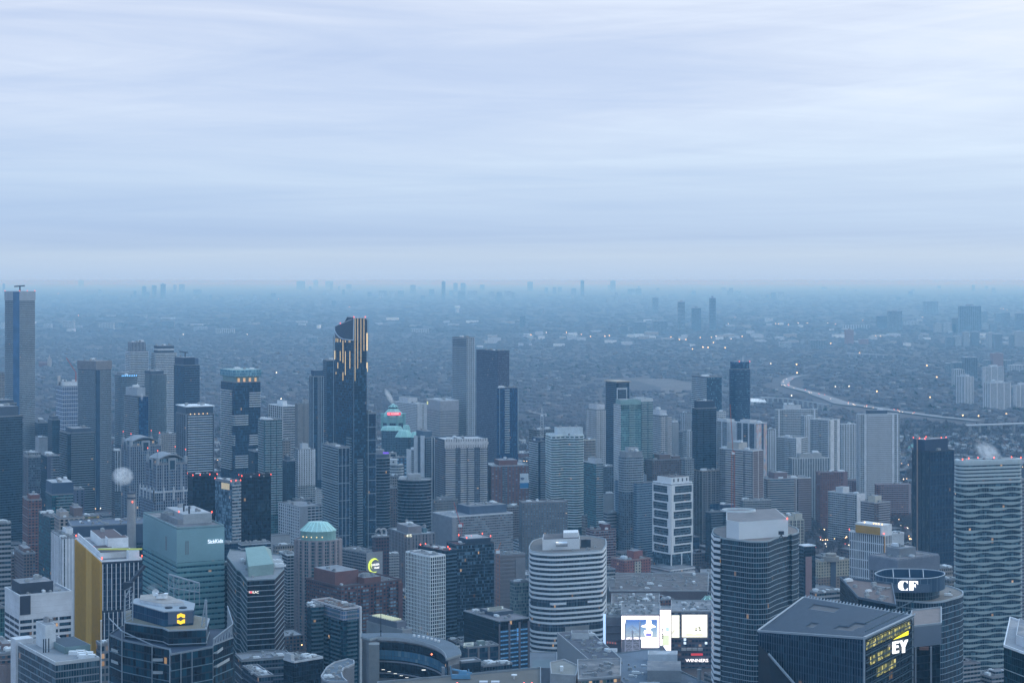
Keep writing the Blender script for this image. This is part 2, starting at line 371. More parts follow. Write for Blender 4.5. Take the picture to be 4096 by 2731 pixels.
    def fins(s, face, n, w, out, mat, z0, z1, name='pier', t0=0., t1=1.):
        for i in range(n):
            t = t0+(t1-t0)*(i/(n-1) if n > 1 else .5)
            nn = len(s.poly); a, b = (Vector(s.poly[0]), Vector(s.poly[-1])) if face == 'L' else (Vector(s.poly[face]), Vector(s.poly[(face+1) % nn]))
            L = (b-a).length; hw = w/2/L
            tt0, tt1 = max(0, t-hw), min(1, t+hw)
            if tt1-tt0 < hw: tt0, tt1 = (0, 2*hw) if t < .5 else (1-2*hw, 1)
            s.prism(name, s.fbox(face, tt0, tt1, 0, 0, out), z0, z1, mat)
def quad(X0, X1, X2, D, rot=25, amax=75, bmax=120, amin=10, bmin=10):
    tl, tn, tr = gx(X0), gx(X1), gx(X2)
    for k in range(60):
        r = math.radians(rot); Nn = Vector((tn*D, D)); dL = Vector((-math.sin(r), math.cos(r))); dR = Vector((math.cos(r), math.sin(r)))
        den = dL.x-tl*dL.y; a = (tl*Nn.y-Nn.x)/den if abs(den) > 1e-6 else 1e9
        den2 = dR.x-tr*dR.y; b = (tr*Nn.y-Nn.x)/den2 if abs(den2) > 1e-6 else 1e9
        if a < 0 or a > amax: rot += 1; continue
        if b < 0 or b > bmax: rot -= .5; break
        break
    a = min(max(a, amin), amax*1.3); b = min(max(b, bmin), bmax*1.6)
    L = Nn+dL*a; R = Nn+dR*b
    return [tuple(Nn), tuple(R), tuple(R+dL*a), tuple(L)], rot
def rounded(poly, r, n=5):
    out = []
    m = len(poly)
    for i in range(m):
        p0, p1, p2 = Vector(poly[i-1]), Vector(poly[i]), Vector(poly[(i+1) % m])
        a = (p0-p1); b = (p2-p1); rr = min(r, a.length*.45, b.length*.45); a = a.normalized()*rr; b = b.normalized()*rr
        for k in range(n+1):
            t = k/n; q = p1+a*(1-t)**2+b*t**2
            out.append(tuple(q))
    return out
def ellipse(cx, cy, rx, ry, n=32, rot=0):
    c, s_ = math.cos(rot), math.sin(rot)
    return [(cx+rx*math.cos(2*math.pi*i/n)*c-ry*math.sin(2*math.pi*i/n)*s_, cy+rx*math.cos(2*math.pi*i/n)*s_+ry*math.sin(2*math.pi*i/n)*c) for i in range(n)]
def XO(tile): return 1958*(tile % 4), (1551 if tile >= 4 else 0)
def text_part(parent, txt, size, loc, rotz, mat, name='lettering', bold=.004, ext=.15, align='CENTER', sx=1.0, origin=Vector((0,0,0))):
    cu = bpy.data.curves.new(name, 'FONT'); cu.body = txt; cu.size = size; cu.extrude = ext; cu.offset = bold*size*.6; cu.align_x = align; cu.align_y = 'CENTER'
    ob = bpy.data.objects.new('t', cu); SC.collection.objects.link(ob)
    dg = bpy.context.evaluated_depsgraph_get(); me = bpy.data.meshes.new_from_object(ob.evaluated_get(dg)); me.name = name
    bpy.data.objects.remove(ob); me.materials.clear(); me.materials.append(mat)
    o = bpy.data.objects.new(name, me); o.location = Vector(loc)-origin; o.rotation_euler = (math.radians(90), 0, rotz); o.scale = (sx, 1, 1)
    return link(o, parent)
def sign_on(B, face, X, Y, txt, size, mat, out=.8, **kw):
    t, p = B.face_t(face, X)
    a, b = (Vector(B.poly[0]), Vector(B.poly[-1])) if face == 'L' else (Vector(B.poly[face]), Vector(B.poly[(face+1) % len(B.poly)]))
    e = b-a
    if face == 'L': e = -e
    nr = Vector((e.y, -e.x)).normalized(); z = gz(Y, p.y)
    return text_part(B.root, txt, size, (p.x+nr.x*out, p.y+nr.y*out, z), math.atan2(e.y, e.x), mat, name='sign', origin=B.o, **kw)
def tag(o, label, cat=None, group=None, kind=None):
    if label: o['label'] = label
    if cat: o['category'] = cat
    if group: o['group'] = group
    if kind: o['kind'] = kind
    return o
# ---------------------------------------------------------------- ground (rises slowly to the north)
def zg(D):
    for a,b,za,zb in ((0,12000,0,0),(12000,40000,0,100),(40000,200000,100,100)):
        if D <= b: return za+(zb-za)*(D-a)/(b-a)
    return 100
def Dg(y):    # distance of the ground seen at crop height y
    lo, hi = 300., 80000.
    for _ in range(50):
        m = (lo+hi)/2
        if (H-zg(m))*F/K/m+HORY > y: lo = m
        else: hi = m
    return lo
m, t, b = base_mat('ground')
tcn = t.nodes.new('ShaderNodeTexCoord'); co = tcn.outputs['Object']
n1 = noise_(t, co, .0012, 6, .6); n2 = noise_(t, co, .02, 4, .65); n4 = noise_(t, co, .15, 3, .6)
c = ramp_(t, n2, [(.3, (.05,.045,.05)), (.55, (.075,.067,.073)), (.72, (.10,.092,.1)), (.8, (.13,.125,.13))])
c2 = ramp_(t, n1, [(.35, (.6,.6,.65)), (.65, (1.25,1.2,1.2))])
mx_ = t.nodes.new('ShaderNodeMix'); mx_.data_type = 'RGBA'; mx_.blend_type = 'MULTIPLY'; mx_.inputs[0].default_value = 1
t.links.new(c, mx_.inputs[6]); t.links.new(c2, mx_.inputs[7])
m2_ = t.nodes.new('ShaderNodeMix'); m2_.data_type = 'RGBA'; m2_.blend_type = 'MULTIPLY'; m2_.inputs[0].default_value = 1
t.links.new(mx_.outputs[2], m2_.inputs[6]); t.links.new(ramp_(t, n4, [(.3,(.7,.7,.7)),(.7,(1.3,1.3,1.3))]), m2_.inputs[7])
t.links.new(m2_.outputs[2], b.inputs['Base Color']); b.inputs['Roughness'].default_value = .95
ys = [-300, 2000, 4000, 8000, 12000, 20000, 40000, 70000, 120000]
V = []; 
for y in ys: V += [(-49000, y, zg(y)), (49000, y, zg(y))]
g = mk('ground', V, [(2*i, 2*i+1, 2*i+3, 2*i+2) for i in range(len(ys)-1)], m); g['kind'] = 'structure'
# ---------------------------------------------------------------- building kinds
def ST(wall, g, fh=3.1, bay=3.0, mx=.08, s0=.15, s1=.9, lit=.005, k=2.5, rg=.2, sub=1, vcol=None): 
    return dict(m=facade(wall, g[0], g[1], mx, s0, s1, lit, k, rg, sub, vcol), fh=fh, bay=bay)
S = {
 'condo_dark':  ST((.05,.065,.08), G_DK, 3.0, 2.4, .1, .1, .88, .004, 2.2),
 'condo_navy':  ST((.04,.06,.09), G_NAVY, 3.0, 2.2, .08, .1, .9, .003),
 'condo_grey':  ST((.16,.18,.2), G_GRY, 3.0, 2.6, .12, .15, .85, .004),
 'condo_teal':  ST((.12,.2,.21), G_TEAL, 3.0, 2.2, .1, .2, .85, .004),
 'glass_black': ST((.015,.02,.03), G_BLK, 3.4, 2.0, .05, .08, .95, .002),
 'glass_navy':  ST((.05,.08,.12), G_NAVY, 3.8, 1.6, .07, .07, .93, .002),
 'glass_blue':  ST((.05,.08,.13), G_BLUE, 3.6, 1.8, .07, .12, .92, .003),
 'glass_teal':  ST((.06,.12,.13), G_TEAL, 3.8, 1.8, .06, .1, .92, .003),
 'slab_white':  ST((.42,.44,.46), G_GRY, 2.9, 3.2, .1, .36, .86, .003),
 'slab_grey':   ST((.28,.3,.32), G_GRY, 2.9, 3.0, .12, .32, .84, .004),
 'slab_tan':    ST((.3,.27,.25), G_GRY, 2.9, 3.0, .16, .3, .8, .004),
 'apt_brick':   ST(BRK, G_GRY, 3.0, 3.4, .22, .28, .8, .006),
 'apt_brown':   ST(BRN, G_GRY, 3.0, 3.0, .2, .28, .82, .006),
 'off_conc':    ST((.3,.31,.33), G_DK, 3.9, 2.6, .03, .45, .96, .004),
 'off_tan':     ST((.3,.27,.25), G_DK, 3.8, 2.4, .2, .3, .85, .005),
 'off_white':   ST((.58,.6,.63), G_DK, 3.7, 3.0, .04, .42, .92, .006),
 'off_dark':    ST((.1,.11,.13), G_DK, 3.8, 2.2, .08, .25, .9, .005),
 'blank_con':   ST((.3,.32,.35), G_GRY, 3.1, 4, .5, .9, .91, 0),
}
def HB(tile, xl, xn, xr, y, D, name, label, cat='tower', st='condo_dark', yb=3125, group=None, rot=25, amax=75, bmax=120,
       pent=(), units=3, lamps=(), par=1.1, parm=None, roofmat=None, slabs=None, bands=None, balc=(), fins=(), rnd=0, poly=None, inset=.5, amin=10):
    ox, oy = XO(tile)
    y += oy
    if poly is None: poly, r_ = quad(xl+ox, xn+ox, xr+ox, D, rot, amax, bmax, amin)
    base = poly
    if rnd: poly = rounded(poly, rnd)
    s_ = S[st] if isinstance(st, str) else st
    B = Bld(name, label, cat, poly, gz(y, D), D, group, fh=s_['fh'], bay=s_['bay'])
    B.zvis = max(0, gz(yb, D)-12)
    B.walls(s_['m'], cont=bool(rnd))
    full = B.poly
    if bands:    # (height, outset, material) a band per floor
        h, o, m = bands[:3]; pitch = bands[3] if len(bands) > 3 else B.fh; nm = bands[4] if len(bands) > 4 else 'floor_band'
        B.floors(nm, full, B.zlist(pitch, start=h+(bands[5] if len(bands) > 5 else 0)), h, m, out=o)
    if slabs:    # (outset) wraparound balconies
        o, m, rm = (slabs+(slabm, rail))[:3] if len(slabs) == 1 else slabs
        B.floors('balcony', full, B.zlist(B.fh, start=B.fh), .28, m, rm, 1.05, out=o)
    if not rnd:
        for f, spans, depth, m, rm in balc: B.balc(f, spans, B.zlist(B.fh, start=B.fh), depth, m, rm)
        for f, n, wd, o, m, *t in fins: B.fins(f, n, wd, o, m, B.zvis, B.z1+.3, t0=t[0] if t else 0, t1=t[1] if len(t) > 1 else 1)
    B.roof(roofmat, par, parm or plain(GRY), units, inset=inset)
    B.poly = base
    for p in pent: B.pent(*p[:5], mat=p[5] if len(p) > 5 else plain(CON), units=p[6] if len(p) > 6 else 1)
    for q in lamps: B.lamps([B.P(*q[:2])], z=B.z1+(q[2] if len(q) > 2 else 1.1))
    return B
con = plain(CON); gry = plain(GRY); wht = plain(WHT); lgt = plain(LGT); dgr = plain(DGR); tan = plain(TAN); brk = plain(BRK, .9, .2, .3); brn = plain(BRN); crm = plain(CRM); blk = plain((.02,.025,.035), .4)
navyp = plain((.05,.07,.11), .6); corner4 = [(0,0),(1,0),(0,1),(1,1)]
# ================================================================ LEFT QUARTER
B = HB(0, 38,150,267, 190, 3000, 'skyscraper', 'tallest slim pale tower at the left edge, unfinished crown with a crane on top', 'skyscraper', 'condo_grey', yb=1320, amax=40,
       bands=(1.0,.5,plain((.36,.4,.44)),3.1), units=0)
B.prism('hoarding', offset(B.sub(0,1,0,1), .7), B.z1, B.z1+15, plain((.32,.36,.41), .7, .12))
B.prism('glass_strip', B.fbox('L', .0, .42, 0, 0, .8), B.zvis, B.z1+14, glassy((.05,.12,.24)))
B.raw('crane', merge([beam_data((*B.P(.5,.5), B.z1+12), (*B.P(.5,.5), B.z1+23), 2), beam_data((*B.P(.15,.5), B.z1+23), (*B.P(.8,.5), B.z1+24), 2)]), dark)
B.lamps([B.P(*q) for q in corner4+[(.5,0)]], z=B.z1+15)
HB(0,-120,-60,36,745,3300,'tower','brownish narrow tower cut by the left edge behind the slim supertall',st='slab_tan',yb=1010)
B = HB(0,-220,-140,172,1090,2150,'apartment_tower','dark glass condominium cut by the left edge with a black roof box','condominium','condo_dark',yb=2110,amax=30,
   slabs=(.9,plain((.1,.12,.14)),plain((.07,.1,.12),.3)), pent=[(.05,.93,.1,.9,12,dgr,4)])
HB(0,-100,-30,128,985,2420,'apartment_tower','grey tower roof just behind the dark condominium at the left edge','condominium','condo_grey',yb=1100,amax=30,pent=[(.1,.9,.1,.9,5,dgr,2)])
B = HB(0,430,480,603,850,2900,'tower','narrow tower with white framed corner and cobalt ribbon windows, white roof box','tower',ST((.34,.38,.44),((.01,.03,.1),(.04,.09,.24)),3.4,3,.14,.3,.95,.003),yb=1260,amax=40,
   bands=(.8,.3,plain((.5,.54,.6)),6.8), pent=[(.15,.95,.1,.9,7,wht,3)])
B.raw('crane', merge([beam_data((*B.P(.9,.2), B.z1), (*B.P(.9,.2), B.z1+22), 1.4), beam_data((*B.P(.9,.2), B.z1+22), (*B.P(.3,.2), B.z1+46), 1.1)]), plain((.4,.12,.1)))
B.raw('plant_screen', merge([box_data(*(lambda p: (p[0]-9,p[0]-7,p[1],p[1]+14))(B.P(.2,.5)), B.z1, B.z1+16)]), con)
B = HB(0,597,735,850,722,2700,'apartment_tower','tall grey condominium slab with many balcony lines and a blank hoarding crown','condominium','condo_grey',yb=1880,amax=45,
   balc=[('L',[(.02,.98)],1.5,slabm,plain((.2,.25,.3),.3)),(0,[(.02,.98)],1.5,slabm,plain((.2,.25,.3),.3))],units=0)
B.prism('crown_screen', offset(B.sub(0,1,0,1), .9), B.z1, B.z1+13, plain((.2,.2,.22), .8, .2)); B.units(5, z=B.z1+13.1)
B.prism('glass_strip', B.fbox(0, .0, .2, 0, 0, 1.9), B.zvis, B.z1, glassy((.03,.06,.11)))
B = HB(0,455,520,724,1210,2330,'apartment_tower','wide dark condominium block standing in front of the tall grey slab','condominium','condo_dark',yb=1900,amax=40,
   balc=[(0,[(.12,.97)],1.4,slabm,plain((.13,.17,.19),.3)),('L',[(.1,.9)],1.2,slabm,plain((.12,.15,.17),.3))],pent=[(.2,.9,.1,.9,6,dgr,2)])
B = HB(0,866,925,1062,768,2900,'apartment_tower','blue grey rounded tower with a row of blue lights under its roof','condominium','condo_grey',yb=1250,rnd=12,amax=45,
   slabs=(1.0,plain((.3,.33,.36)),plain((.18,.23,.28),.3)),pent=[(.15,.85,.15,.85,5,gry,2)])
for i in range(9): B.raw('blue_lamp', cyl_data(*B.P(.05+.1*i,-.03), .5, B.z1-.5, B.z1+.8, 6), emis((.15,.5,1.0), 3))
for X0,X1,X2,Y,Yc,lb in ((960,1000,1132,585,512,'white banded tower with a ribbed crown, left of the two twins'),(1157,1195,1350,597,540,'white banded tower with a flat dark crown, right of the two twins')):
    B = HB(0,X0,X1,X2,Y,3200,'apartment_tower',lb,'condominium',ST((.2,.22,.25),G_GRY,3.1,2.6,.1,.1,.7,.002),yb=1230 if X0>1100 else 800,amax=40,bands=(1.3,1.0,plain((.52,.55,.58)),3.1),units=0)
    p, z = B.pent(.1,.9,.1,.9,(Y-Yc)*K/F*3200,mat=facade((.4,.42,.46),(.03,.04,.06),(.1,.12,.16),.22,.0,1.0,0) if X0<1100 else dgr,units=4,name='crown')
    if X0>1100: B.prism('crown_band', offset(p,.3), z-8, z-5, lgt)
B = HB(0,1330,1408,1527,690,2950,'tower','dark navy glass tower with a stepped black crown and a small crane','tower','glass_navy',yb=1210,amax=45,balc=[(0,[(.02,.98)],1.3,plain((.12,.15,.2)),plain((.1,.13,.18),.3))],units=0,lamps=())
p, z = B.pent(.02,.72,.05,.95,13,mat=plain((.025,.04,.07),.4),units=1,name='crown'); B.pent(.72,.99,.1,.95,12,mat=plain((.09,.13,.2),.4),units=0,name='crown_screen')
B.raw('crane', merge([beam_data((*B.P(.4,.5), z), (*B.P(.4,.5), z+9), 1.6), beam_data((*B.P(.05,.5), z+9.5), (*B.P(.55,.5), z+7.5), 1.6)]), dark)
B = HB(0,1098,1155,1283,762,2750,'apartment_tower','slate grey octagonal condominium with a narrower dark top storey','condominium','condo_grey',yb=1240,rnd=9,amax=42,slabs=(.7,plain((.22,.25,.28)),plain((.14,.19,.22),.3)),pent=[(.02,.8,.1,.9,6,dgr,2)])
B.pent(.3,.9,.05,.2,4,mat=dgr,units=0,z=B.z1-75,name='sky_lobby')
B = HB(0,950,1060,1134,927,2500,'apartment_tower','balcony tower with a blue glass face and a pale windowless roof box','condominium','condo_grey',yb=1240,amax=45,
   balc=[('L',[(.03,.97)],1.5,slabm,plain((.24,.28,.32),.3))])
B.prism('glass_wall', B.fbox(0,.02,.98,0,0,.5), B.zvis, B.z1-.5, facade((.05,.08,.12),(.015,.05,.1),(.06,.15,.26),.06,.1,.92,.002))
B.pent(.0,.85,.1,.9,12,mat=plain((.34,.38,.43)),units=2); B.raw('pipe', cyl_data(*B.P(.5,.4),.8,B.z1+12,B.z1+17,8), whitep)
B = HB(0,1348,1422,1637,1066,2350,'apartment_tower','pale banded condominium with a dark glazed top storey and a white roof edge','condominium',ST((.12,.14,.17),G_DK,3.1,2.4,.1,.1,.85,.004),yb=1540,amax=45,
   balc=[(0,[(.06,.94)],1.5,plain((.5,.53,.56)),plain((.38,.44,.5),.3))],fins=[(0,2,1.2,1.7,plain((.24,.27,.32))),('L',6,.6,.5,plain((.24,.27,.32)))],units=0)
B.prism('top_storey', B.sub(.02,.98,.03,.97), B.z1, B.z1+10, plain((.06,.08,.11),.4)); B.prism('roof_plate', offset(B.sub(0,1,0,1),.6), B.z1+10, B.z1+11.2, whitep); B.units(5, z=B.z1+11.2)
for q in (.15,.3,.45,.6,.75): B.rawl('lamp', sphere_data(.6,6,4), warml).location = Vector((*B.P(q,-.02), B.z1+1.5))-B.o*1 if False else (B.P(q,-.03)[0]-B.o.x, B.P(q,-.03)[1]-B.o.y, B.z1+1)
# two sister towers with arched roofs
def arch_tower(tile,xl,xn,xr,y,D,label,yb,low=None):
    st = ST((.24,.27,.32),((.015,.03,.055),(.08,.13,.19)),3.1,2.6,.2,.12,.9,.005)
    B = HB(tile,xl,xn,xr,y,D,'apartment_tower',label,'condominium',st,yb=yb,amax=40,fins=[(0,6,.8,.6,plain((.3,.33,.37))),('L',4,.8,.6,plain((.3,.33,.37)))],units=0,par=2)
    for f in (0,'L'): B.balc(f,[(.42,.58)],B.zlist(start=3.1)[:30],1.2,slabm,plain((.1,.18,.28),.3))
    # glazed drum and shallow vaulted roof
    B.pent(.12,.88,.12,.88,6,mat=facade((.4,.42,.45),(.05,.1,.12),(.2,.3,.32),.12,.05,.95,.06),units=0,name='glazed_storey')
    V=[];Fc=[];n=8
    for i in range(n+1):
        t=i/n; h=6+5*math.sin(math.pi*t)
        V += [(*B.P(.08+.84*t,.06), B.z1+h), (*B.P(.08+.84*t,.94), B.z1+h), (*B.P(.08+.84*t,.06), B.z1+h-1.2), (*B.P(.08+.84*t,.94), B.z1+h-1.2)]
    for i in range(n):
        a=4*i; Fc += [(a,a+4,a+5,a+1),(a+2,a+3,a+7,a+6),(a,a+2,a+6,a+4),(a+1,a+5,a+7,a+3)]
    Fc += [(0,1,3,2),(4*n,4*n+2,4*n+3,4*n+1)]
    B.raw('arched_roof',(V,Fc),plain((.24,.26,.29)))
    for u,v in corner4:
        p=B.P(.04+.92*u,.04+.92*v); B.raw('turret',merge([cyl_data(p[0],p[1],2.0,B.z1,B.z1+8,8),cyl_data(p[0],p[1],.35,B.z1+8,B.z1+15,6)]),plain((.29,.32,.36))); B.lamps([p],z=B.z1+14.5)
    for f,t in ((0,.5),('L',.5)):
        pl=B.fbox(f,t-.13,t+.13,0,0,1.1); B.prism('gable',pl,B.z1-6,B.z1+7,plain((.29,.32,.36)))
        pl=B.fbox(f,t-.08,t+.08,0,0,1.3); B.prism('window',pl,B.z1-5,B.z1+4.5,glassy((.03,.06,.09)))
    if low is not None:
        pl=offset(B.poly,5); z=gz(low,D); B.prism('shoulder',pl,0,z,st['m']); B.prism('shoulder_roof',offset(pl,.3),z,z+1.2,plain((.38,.4,.43)))
        for i in range(5):
            for f,(a,b) in ((0,(0,1)),(3,(3,0))):
                t=i/4; p=Vector(pl[a])*(1-t)+Vector(pl[b])*t; B.raw('pinnacle',merge([cyl_data(p.x,p.y,.9,z-8,z+4,6),cyl_data(p.x,p.y,.9,z+4,z+6.5,6,.05)]),plain((.42,.44,.47)))
    return B
arch_tower(0,930,995,1232,1310,2150,'farther of two sister towers with arched roofs and little corner turrets',1800)
arch_tower(0,1117,1200,1432,1450,1930,'nearer of two sister towers with arched roofs, wide shoulders with pinnacles',1880,low=1660)
HB(0,1215,1235,1352,1215,2600,'apartment_block','brown and white slab block behind the farther arched roof tower','apartment block','slab_tan',yb=1400,bands=(.9,.6,plain((.5,.5,.52)),2.9))
HB(0,853,880,927,1345,2330,'apartment_block','narrow white framed block squeezed beside the tall grey slab','apartment block','condo_grey',yb=1580,fins=[(0,4,.8,.6,lgt)])
HB(0,365,400,458,1105,2680,'apartment_tower','slender charcoal tower between the supertall and the wide dark block','tower','condo_dark',yb=1380,amax=30,pent=[(.1,.8,.1,.9,5,dgr,1)])
HB(0,268,290,372,1130,3000,'office_block','low dark office block right of the supertall','office','off_dark',yb=1300,pent=[(.2,.7,.2,.8,5,gry,2)])
HB(0,270,300,372,1245,2750,'office_block','windowless grey brown block right of the supertall base','office','blank_con',yb=1340)
HB(0,175,210,315,1360,2520,'hospital_block','plain greyish brown hospital-like block with a pale roof edge below the supertall','building','slab_tan',yb=1400)
HB(0,312,360,455,1385,2120,'apartment_tower','dark tower with blank plum corner walls left of the wide dark block','condominium','condo_dark',yb=1900,amax=34,balc=[(0,[(.3,.97)],1.2,slabm,plain((.1,.13,.16),.3))],fins=[(0,1,9,.4,plain((.1,.1,.13)),.15,.15)])
HB(0,172,215,318,1395,2260,'apartment_tower','speckled grey tower with lit curtains beside the dark edge condominium','condominium',ST((.14,.14,.17),((.02,.03,.04),(.22,.24,.25)),3,2,.12,.2,.85,.006,1.6),yb=1730,amax=34,fins=[('L',4,1.2,.6,plain((.3,.25,.25)))])
B = HB(0,350,398,562,1680,1900,'apartment_tower','dark condominium topped by a big windowless navy box','condominium',ST((.05,.075,.09),G_TEAL,3.1,1.7,.1,.12,.85,.006,1.8),yb=1990,amax=42,
   balc=[(0,[(.2,.97)],1.5,plain((.3,.35,.38)),plain((.16,.24,.28),.3))],units=0)
B.pent(0,1,0,1,13,mat=plain((.06,.09,.13),.5),units=4,roof=roofm[2]); 
HB(0,540,575,640,1640,1960,'apartment_block','purple grey end wall block with an open pergola frame on its roof','apartment block',ST((.13,.14,.19),G_DK,3.1,5,.34,.25,.8,.006),yb=1900,amax=30)
HB(4,172,215,318,168,1850,'brick_block','dark red brick apartment block beside the edge condominium','apartment block','apt_brick',yb=2250,amax=55,pent=[(.2,.9,.1,.6,5,brk,1)],bands=(.4,.3,plain((.3,.27,.26)),9))
HB(4,295,385,418,300,1760,'apartment_block','teal black glass block stepping down in front of the boxed tower','condominium',ST((.05,.08,.09),G_TEAL,3.1,2,.1,.1,.9,.004),yb=2400,amax=50,balc=[(0,[(.05,.95)],1.3,plain((.25,.28,.3)),plain((.14,.18,.2),.3))])
B = HB(4,415,455,640,308,1700,'hotel','beige postmodern block with arched windows and curved roof pieces','hotel',ST((.33,.29,.27),G_DK,3.6,4.2,.22,.15,.85,.01),yb=2060,amax=40,bands=(.9,.8,plain((.4,.36,.34)),14),pent=[(.05,.4,.1,.9,6,plain((.36,.32,.3)),3)],lamps=())
B.pent(.62,.98,.1,.9,9,mat=brn,units=2)
HB(4,625,650,760,292,1780,'brown_block','low brown rooftop block lit by a strip of yellow windows','building',ST(BRN,((.3,.2,.05),(.5,.35,.1)),3.5,3,.1,.5,.9,.35),yb=1900,amax=40)
B = HB(4,520,546,1200,372,1560,'dark_slab_building','very long charcoal slab building with a windowless upper storey behind the yellow building','building','off_dark',yb=2180,rot=8,amax=50,bmax=200,roofmat=roofm[0],units=6)
B.prism('blank_storey', offset(B.poly,.5), B.z1-16, B.z1+.2, plain((.075,.09,.12),.6))
# chimney
Dc = 1480; xc = gx(1005)*Dc
def chimney():
    r = bpy.data.objects.new('chimney', None); r.location = (xc, Dc, 0); link(r); tag(r, 'tall slender concrete steam plant chimney with a flared base and red lamp', 'chimney')
    zt = gz(1551+108, Dc)
    mk('stack', *merge([cyl_data(0,0,7.5,0,zt*.25,20,4.7), cyl_data(0,0,4.7,zt*.25,zt*.55,20,4.1), cyl_data(0,0,4.1,zt*.55,zt,20,3.2)]), plain((.3,.3,.31)), r, smooth=False)
    mk('stack_rim', *merge([cyl_data(0,0,3.6,zt-5,zt-3.5,20), cyl_data(0,0,3.5,zt-1,zt+.4,20)]), dgr, r)
    inst(bpy.data.objects.new('beacon_lamp', LIB['lamp']), r, (1.5,-3.2,zt-8))
    HEROES.append((126,136,Dc,492))
    return zt
zchim = chimney()
B = HB(4,395,480,603,465,1400,'office_building','white office block with dark vertical window strips behind the yellow building','office',ST((.55,.57,.61),G_DK,3.6,3.4,.3,.02,.98,.006),yb=2680,amax=60,
   fins=[('L',8,1.3,.6,plain((.6,.62,.66))),(0,6,1.6,.6,plain((.6,.62,.66)))],roofmat=roofm[0],pent=[(.55,1.0,.5,.8,5,wht,0)])
# yellow and white hospital-like building
stg = ST((.08,.09,.11),((.012,.02,.035),(.06,.085,.12)),3.9,2.4,.06,.1,.92,.014)
B = HB(4,583,780,1085,640,1230,'office_building','glass building with a mustard yellow fin wall, white piers and white rooftop boxes','building',stg,yb=3125,amax=120,rot=22,units=3,parm=wht,roofmat=roofm[1])
gold = plain((.58,.31,.02), .6, .15, .3, 'mustard_panel')
ze = [B.z1, B.z1-33, B.z1-57, B.z1-72, 0]
for i in range(4):
    z1_, z0_ = ze[i], ze[i+1]
    n = 9
    for j in range(n):
        t = (j+(.5 if i % 2 else .15))/n; t = min(t, .99)
        wd = 4.5 if (j == n-1 and False) else 1.0
        B.prism('pier', B.fbox(0, t-.007, t+.007, 0, 0, .9), max(z0_, B.z1-105), z1_-1.5, wht)
    B.prism('storey_line', B.fbox(0,0,1,0,0,.5), z1_-1.4, z1_, dark)
B.prism('yellow_wall', B.fbox('L', .34, .56, 0, 0, .8), B.z1-82, B.z1, gold)
for i in range(24):
    t = i/25
    if .34 < t < .56: continue
    B.prism('yellow_fin', B.fbox('L', t, t+.012, 0, 0, 1.1), B.z1-(82 if i<16 else 84), B.z1, gold)
B.prism('yellow_fin', B.fbox('L', .965, 1.0, 0, 0, 1.2), 0, B.z1, gold)
B.prism('podium_wall', B.fbox('L',.02,.35,0,0,.7), 0, B.z1-84, plain((.12,.13,.15)))
for i in range(8): B.prism('pier', B.fbox('L', .03+i*.09, .03+i*.09+.012, 0, 0, 1.2), 0, B.z1-84, wht)
B.pent(.35,.98,.55,.95,7,mat=wht,units=1,roof=plain((.1,.06,.06))); B.pent(.45,.98,.42,.53,9,mat=wht,units=0,roof=plain((.1,.06,.06))); B.pent(.05,.55,.38,.5,3,mat=wht,units=0,roof=plain((.1,.06,.06)))
B.pent(.05,.9,.14,.30,4,mat=wht,units=0,roof=plain((.07,.05,.05))); B.pent(.68,.95,.02,.1,6,mat=wht,units=0,roof=roofm[2])
B.raw('canopy', box_data(*(lambda p: (p[0]-14,p[0]+16,p[1]-2,p[1]+2))(B.P(.5,.115)), B.z1+6, B.z1+6.6), plain((.5,.5,.08)))
B.prism('pale_screen', B.fbox('L',.3,1,0,0,-1.0,1.6), B.z1, B.z1+4.5, wht)
B.lamps([B.P(*q) for q in ((0,0),(1,0),(0,1),(.55,.97),(.98,.45),(.1,.45))], z=B.z1+2)
# teal glass hospital tower
stt = ST((.15,.33,.36),((.02,.07,.08),(.1,.24,.26)),4.3,2.6,.03,.5,.97,.012)
B = HB(4,1097,1355,1712,385,1430,'hospital_tower','teal glass hospital tower with SickKids lettering and soft horizontal bands','hospital',stt,yb=2750,amax=110,rot=24,units=0,parm=plain((.2,.3,.33)),roofmat=roofm[0])
tealp = plain((.22,.37,.41), .35, .1, .06, 'teal_panel')
B.prism('upper_wall', offset(B.poly,.35), B.z1-27, B.z1-.6, tealp)
B.floors('spandrel_band', B.poly, B.zlist(4.3, top=B.z1-27, start=2.6), 2.2, plain((.19,.35,.38),.3,.15,.1), out=.55)
B.prism('lower_wall', B.fbox(0,.35,1,0,0,.7), 0, B.z1-104, tealp)
for t in (.28,.30,.62,.65,.68): B.prism('louvre', B.fbox('L' if t<.4 else 0, t-.45 if t>.4 else t, t-.44 if t>.4 else t+.014, 0, 0, .6), B.z1-21, B.z1-10, gry)
p, z = B.pent(.30,.92,.22,.72,8,mat=plain((.33,.36,.39)),units=4,roof=roofm[2]); B.pent(.18,.3,.22,.72,4,mat=gry,units=2)
for q in (.25,.4): B.raw('flue', cyl_data(*B.P(.45,q),.7,z,z+6,8), dark)
B.lamps([B.P(.92,.22)], z=z); B.lamps([B.P(.3,.35)], z=z)
sign_on(B,0,1646,1551+480,'SickKids',4.4,emis((.8,.88,1),.95,'white_sign'),out=.7,sx=.86)
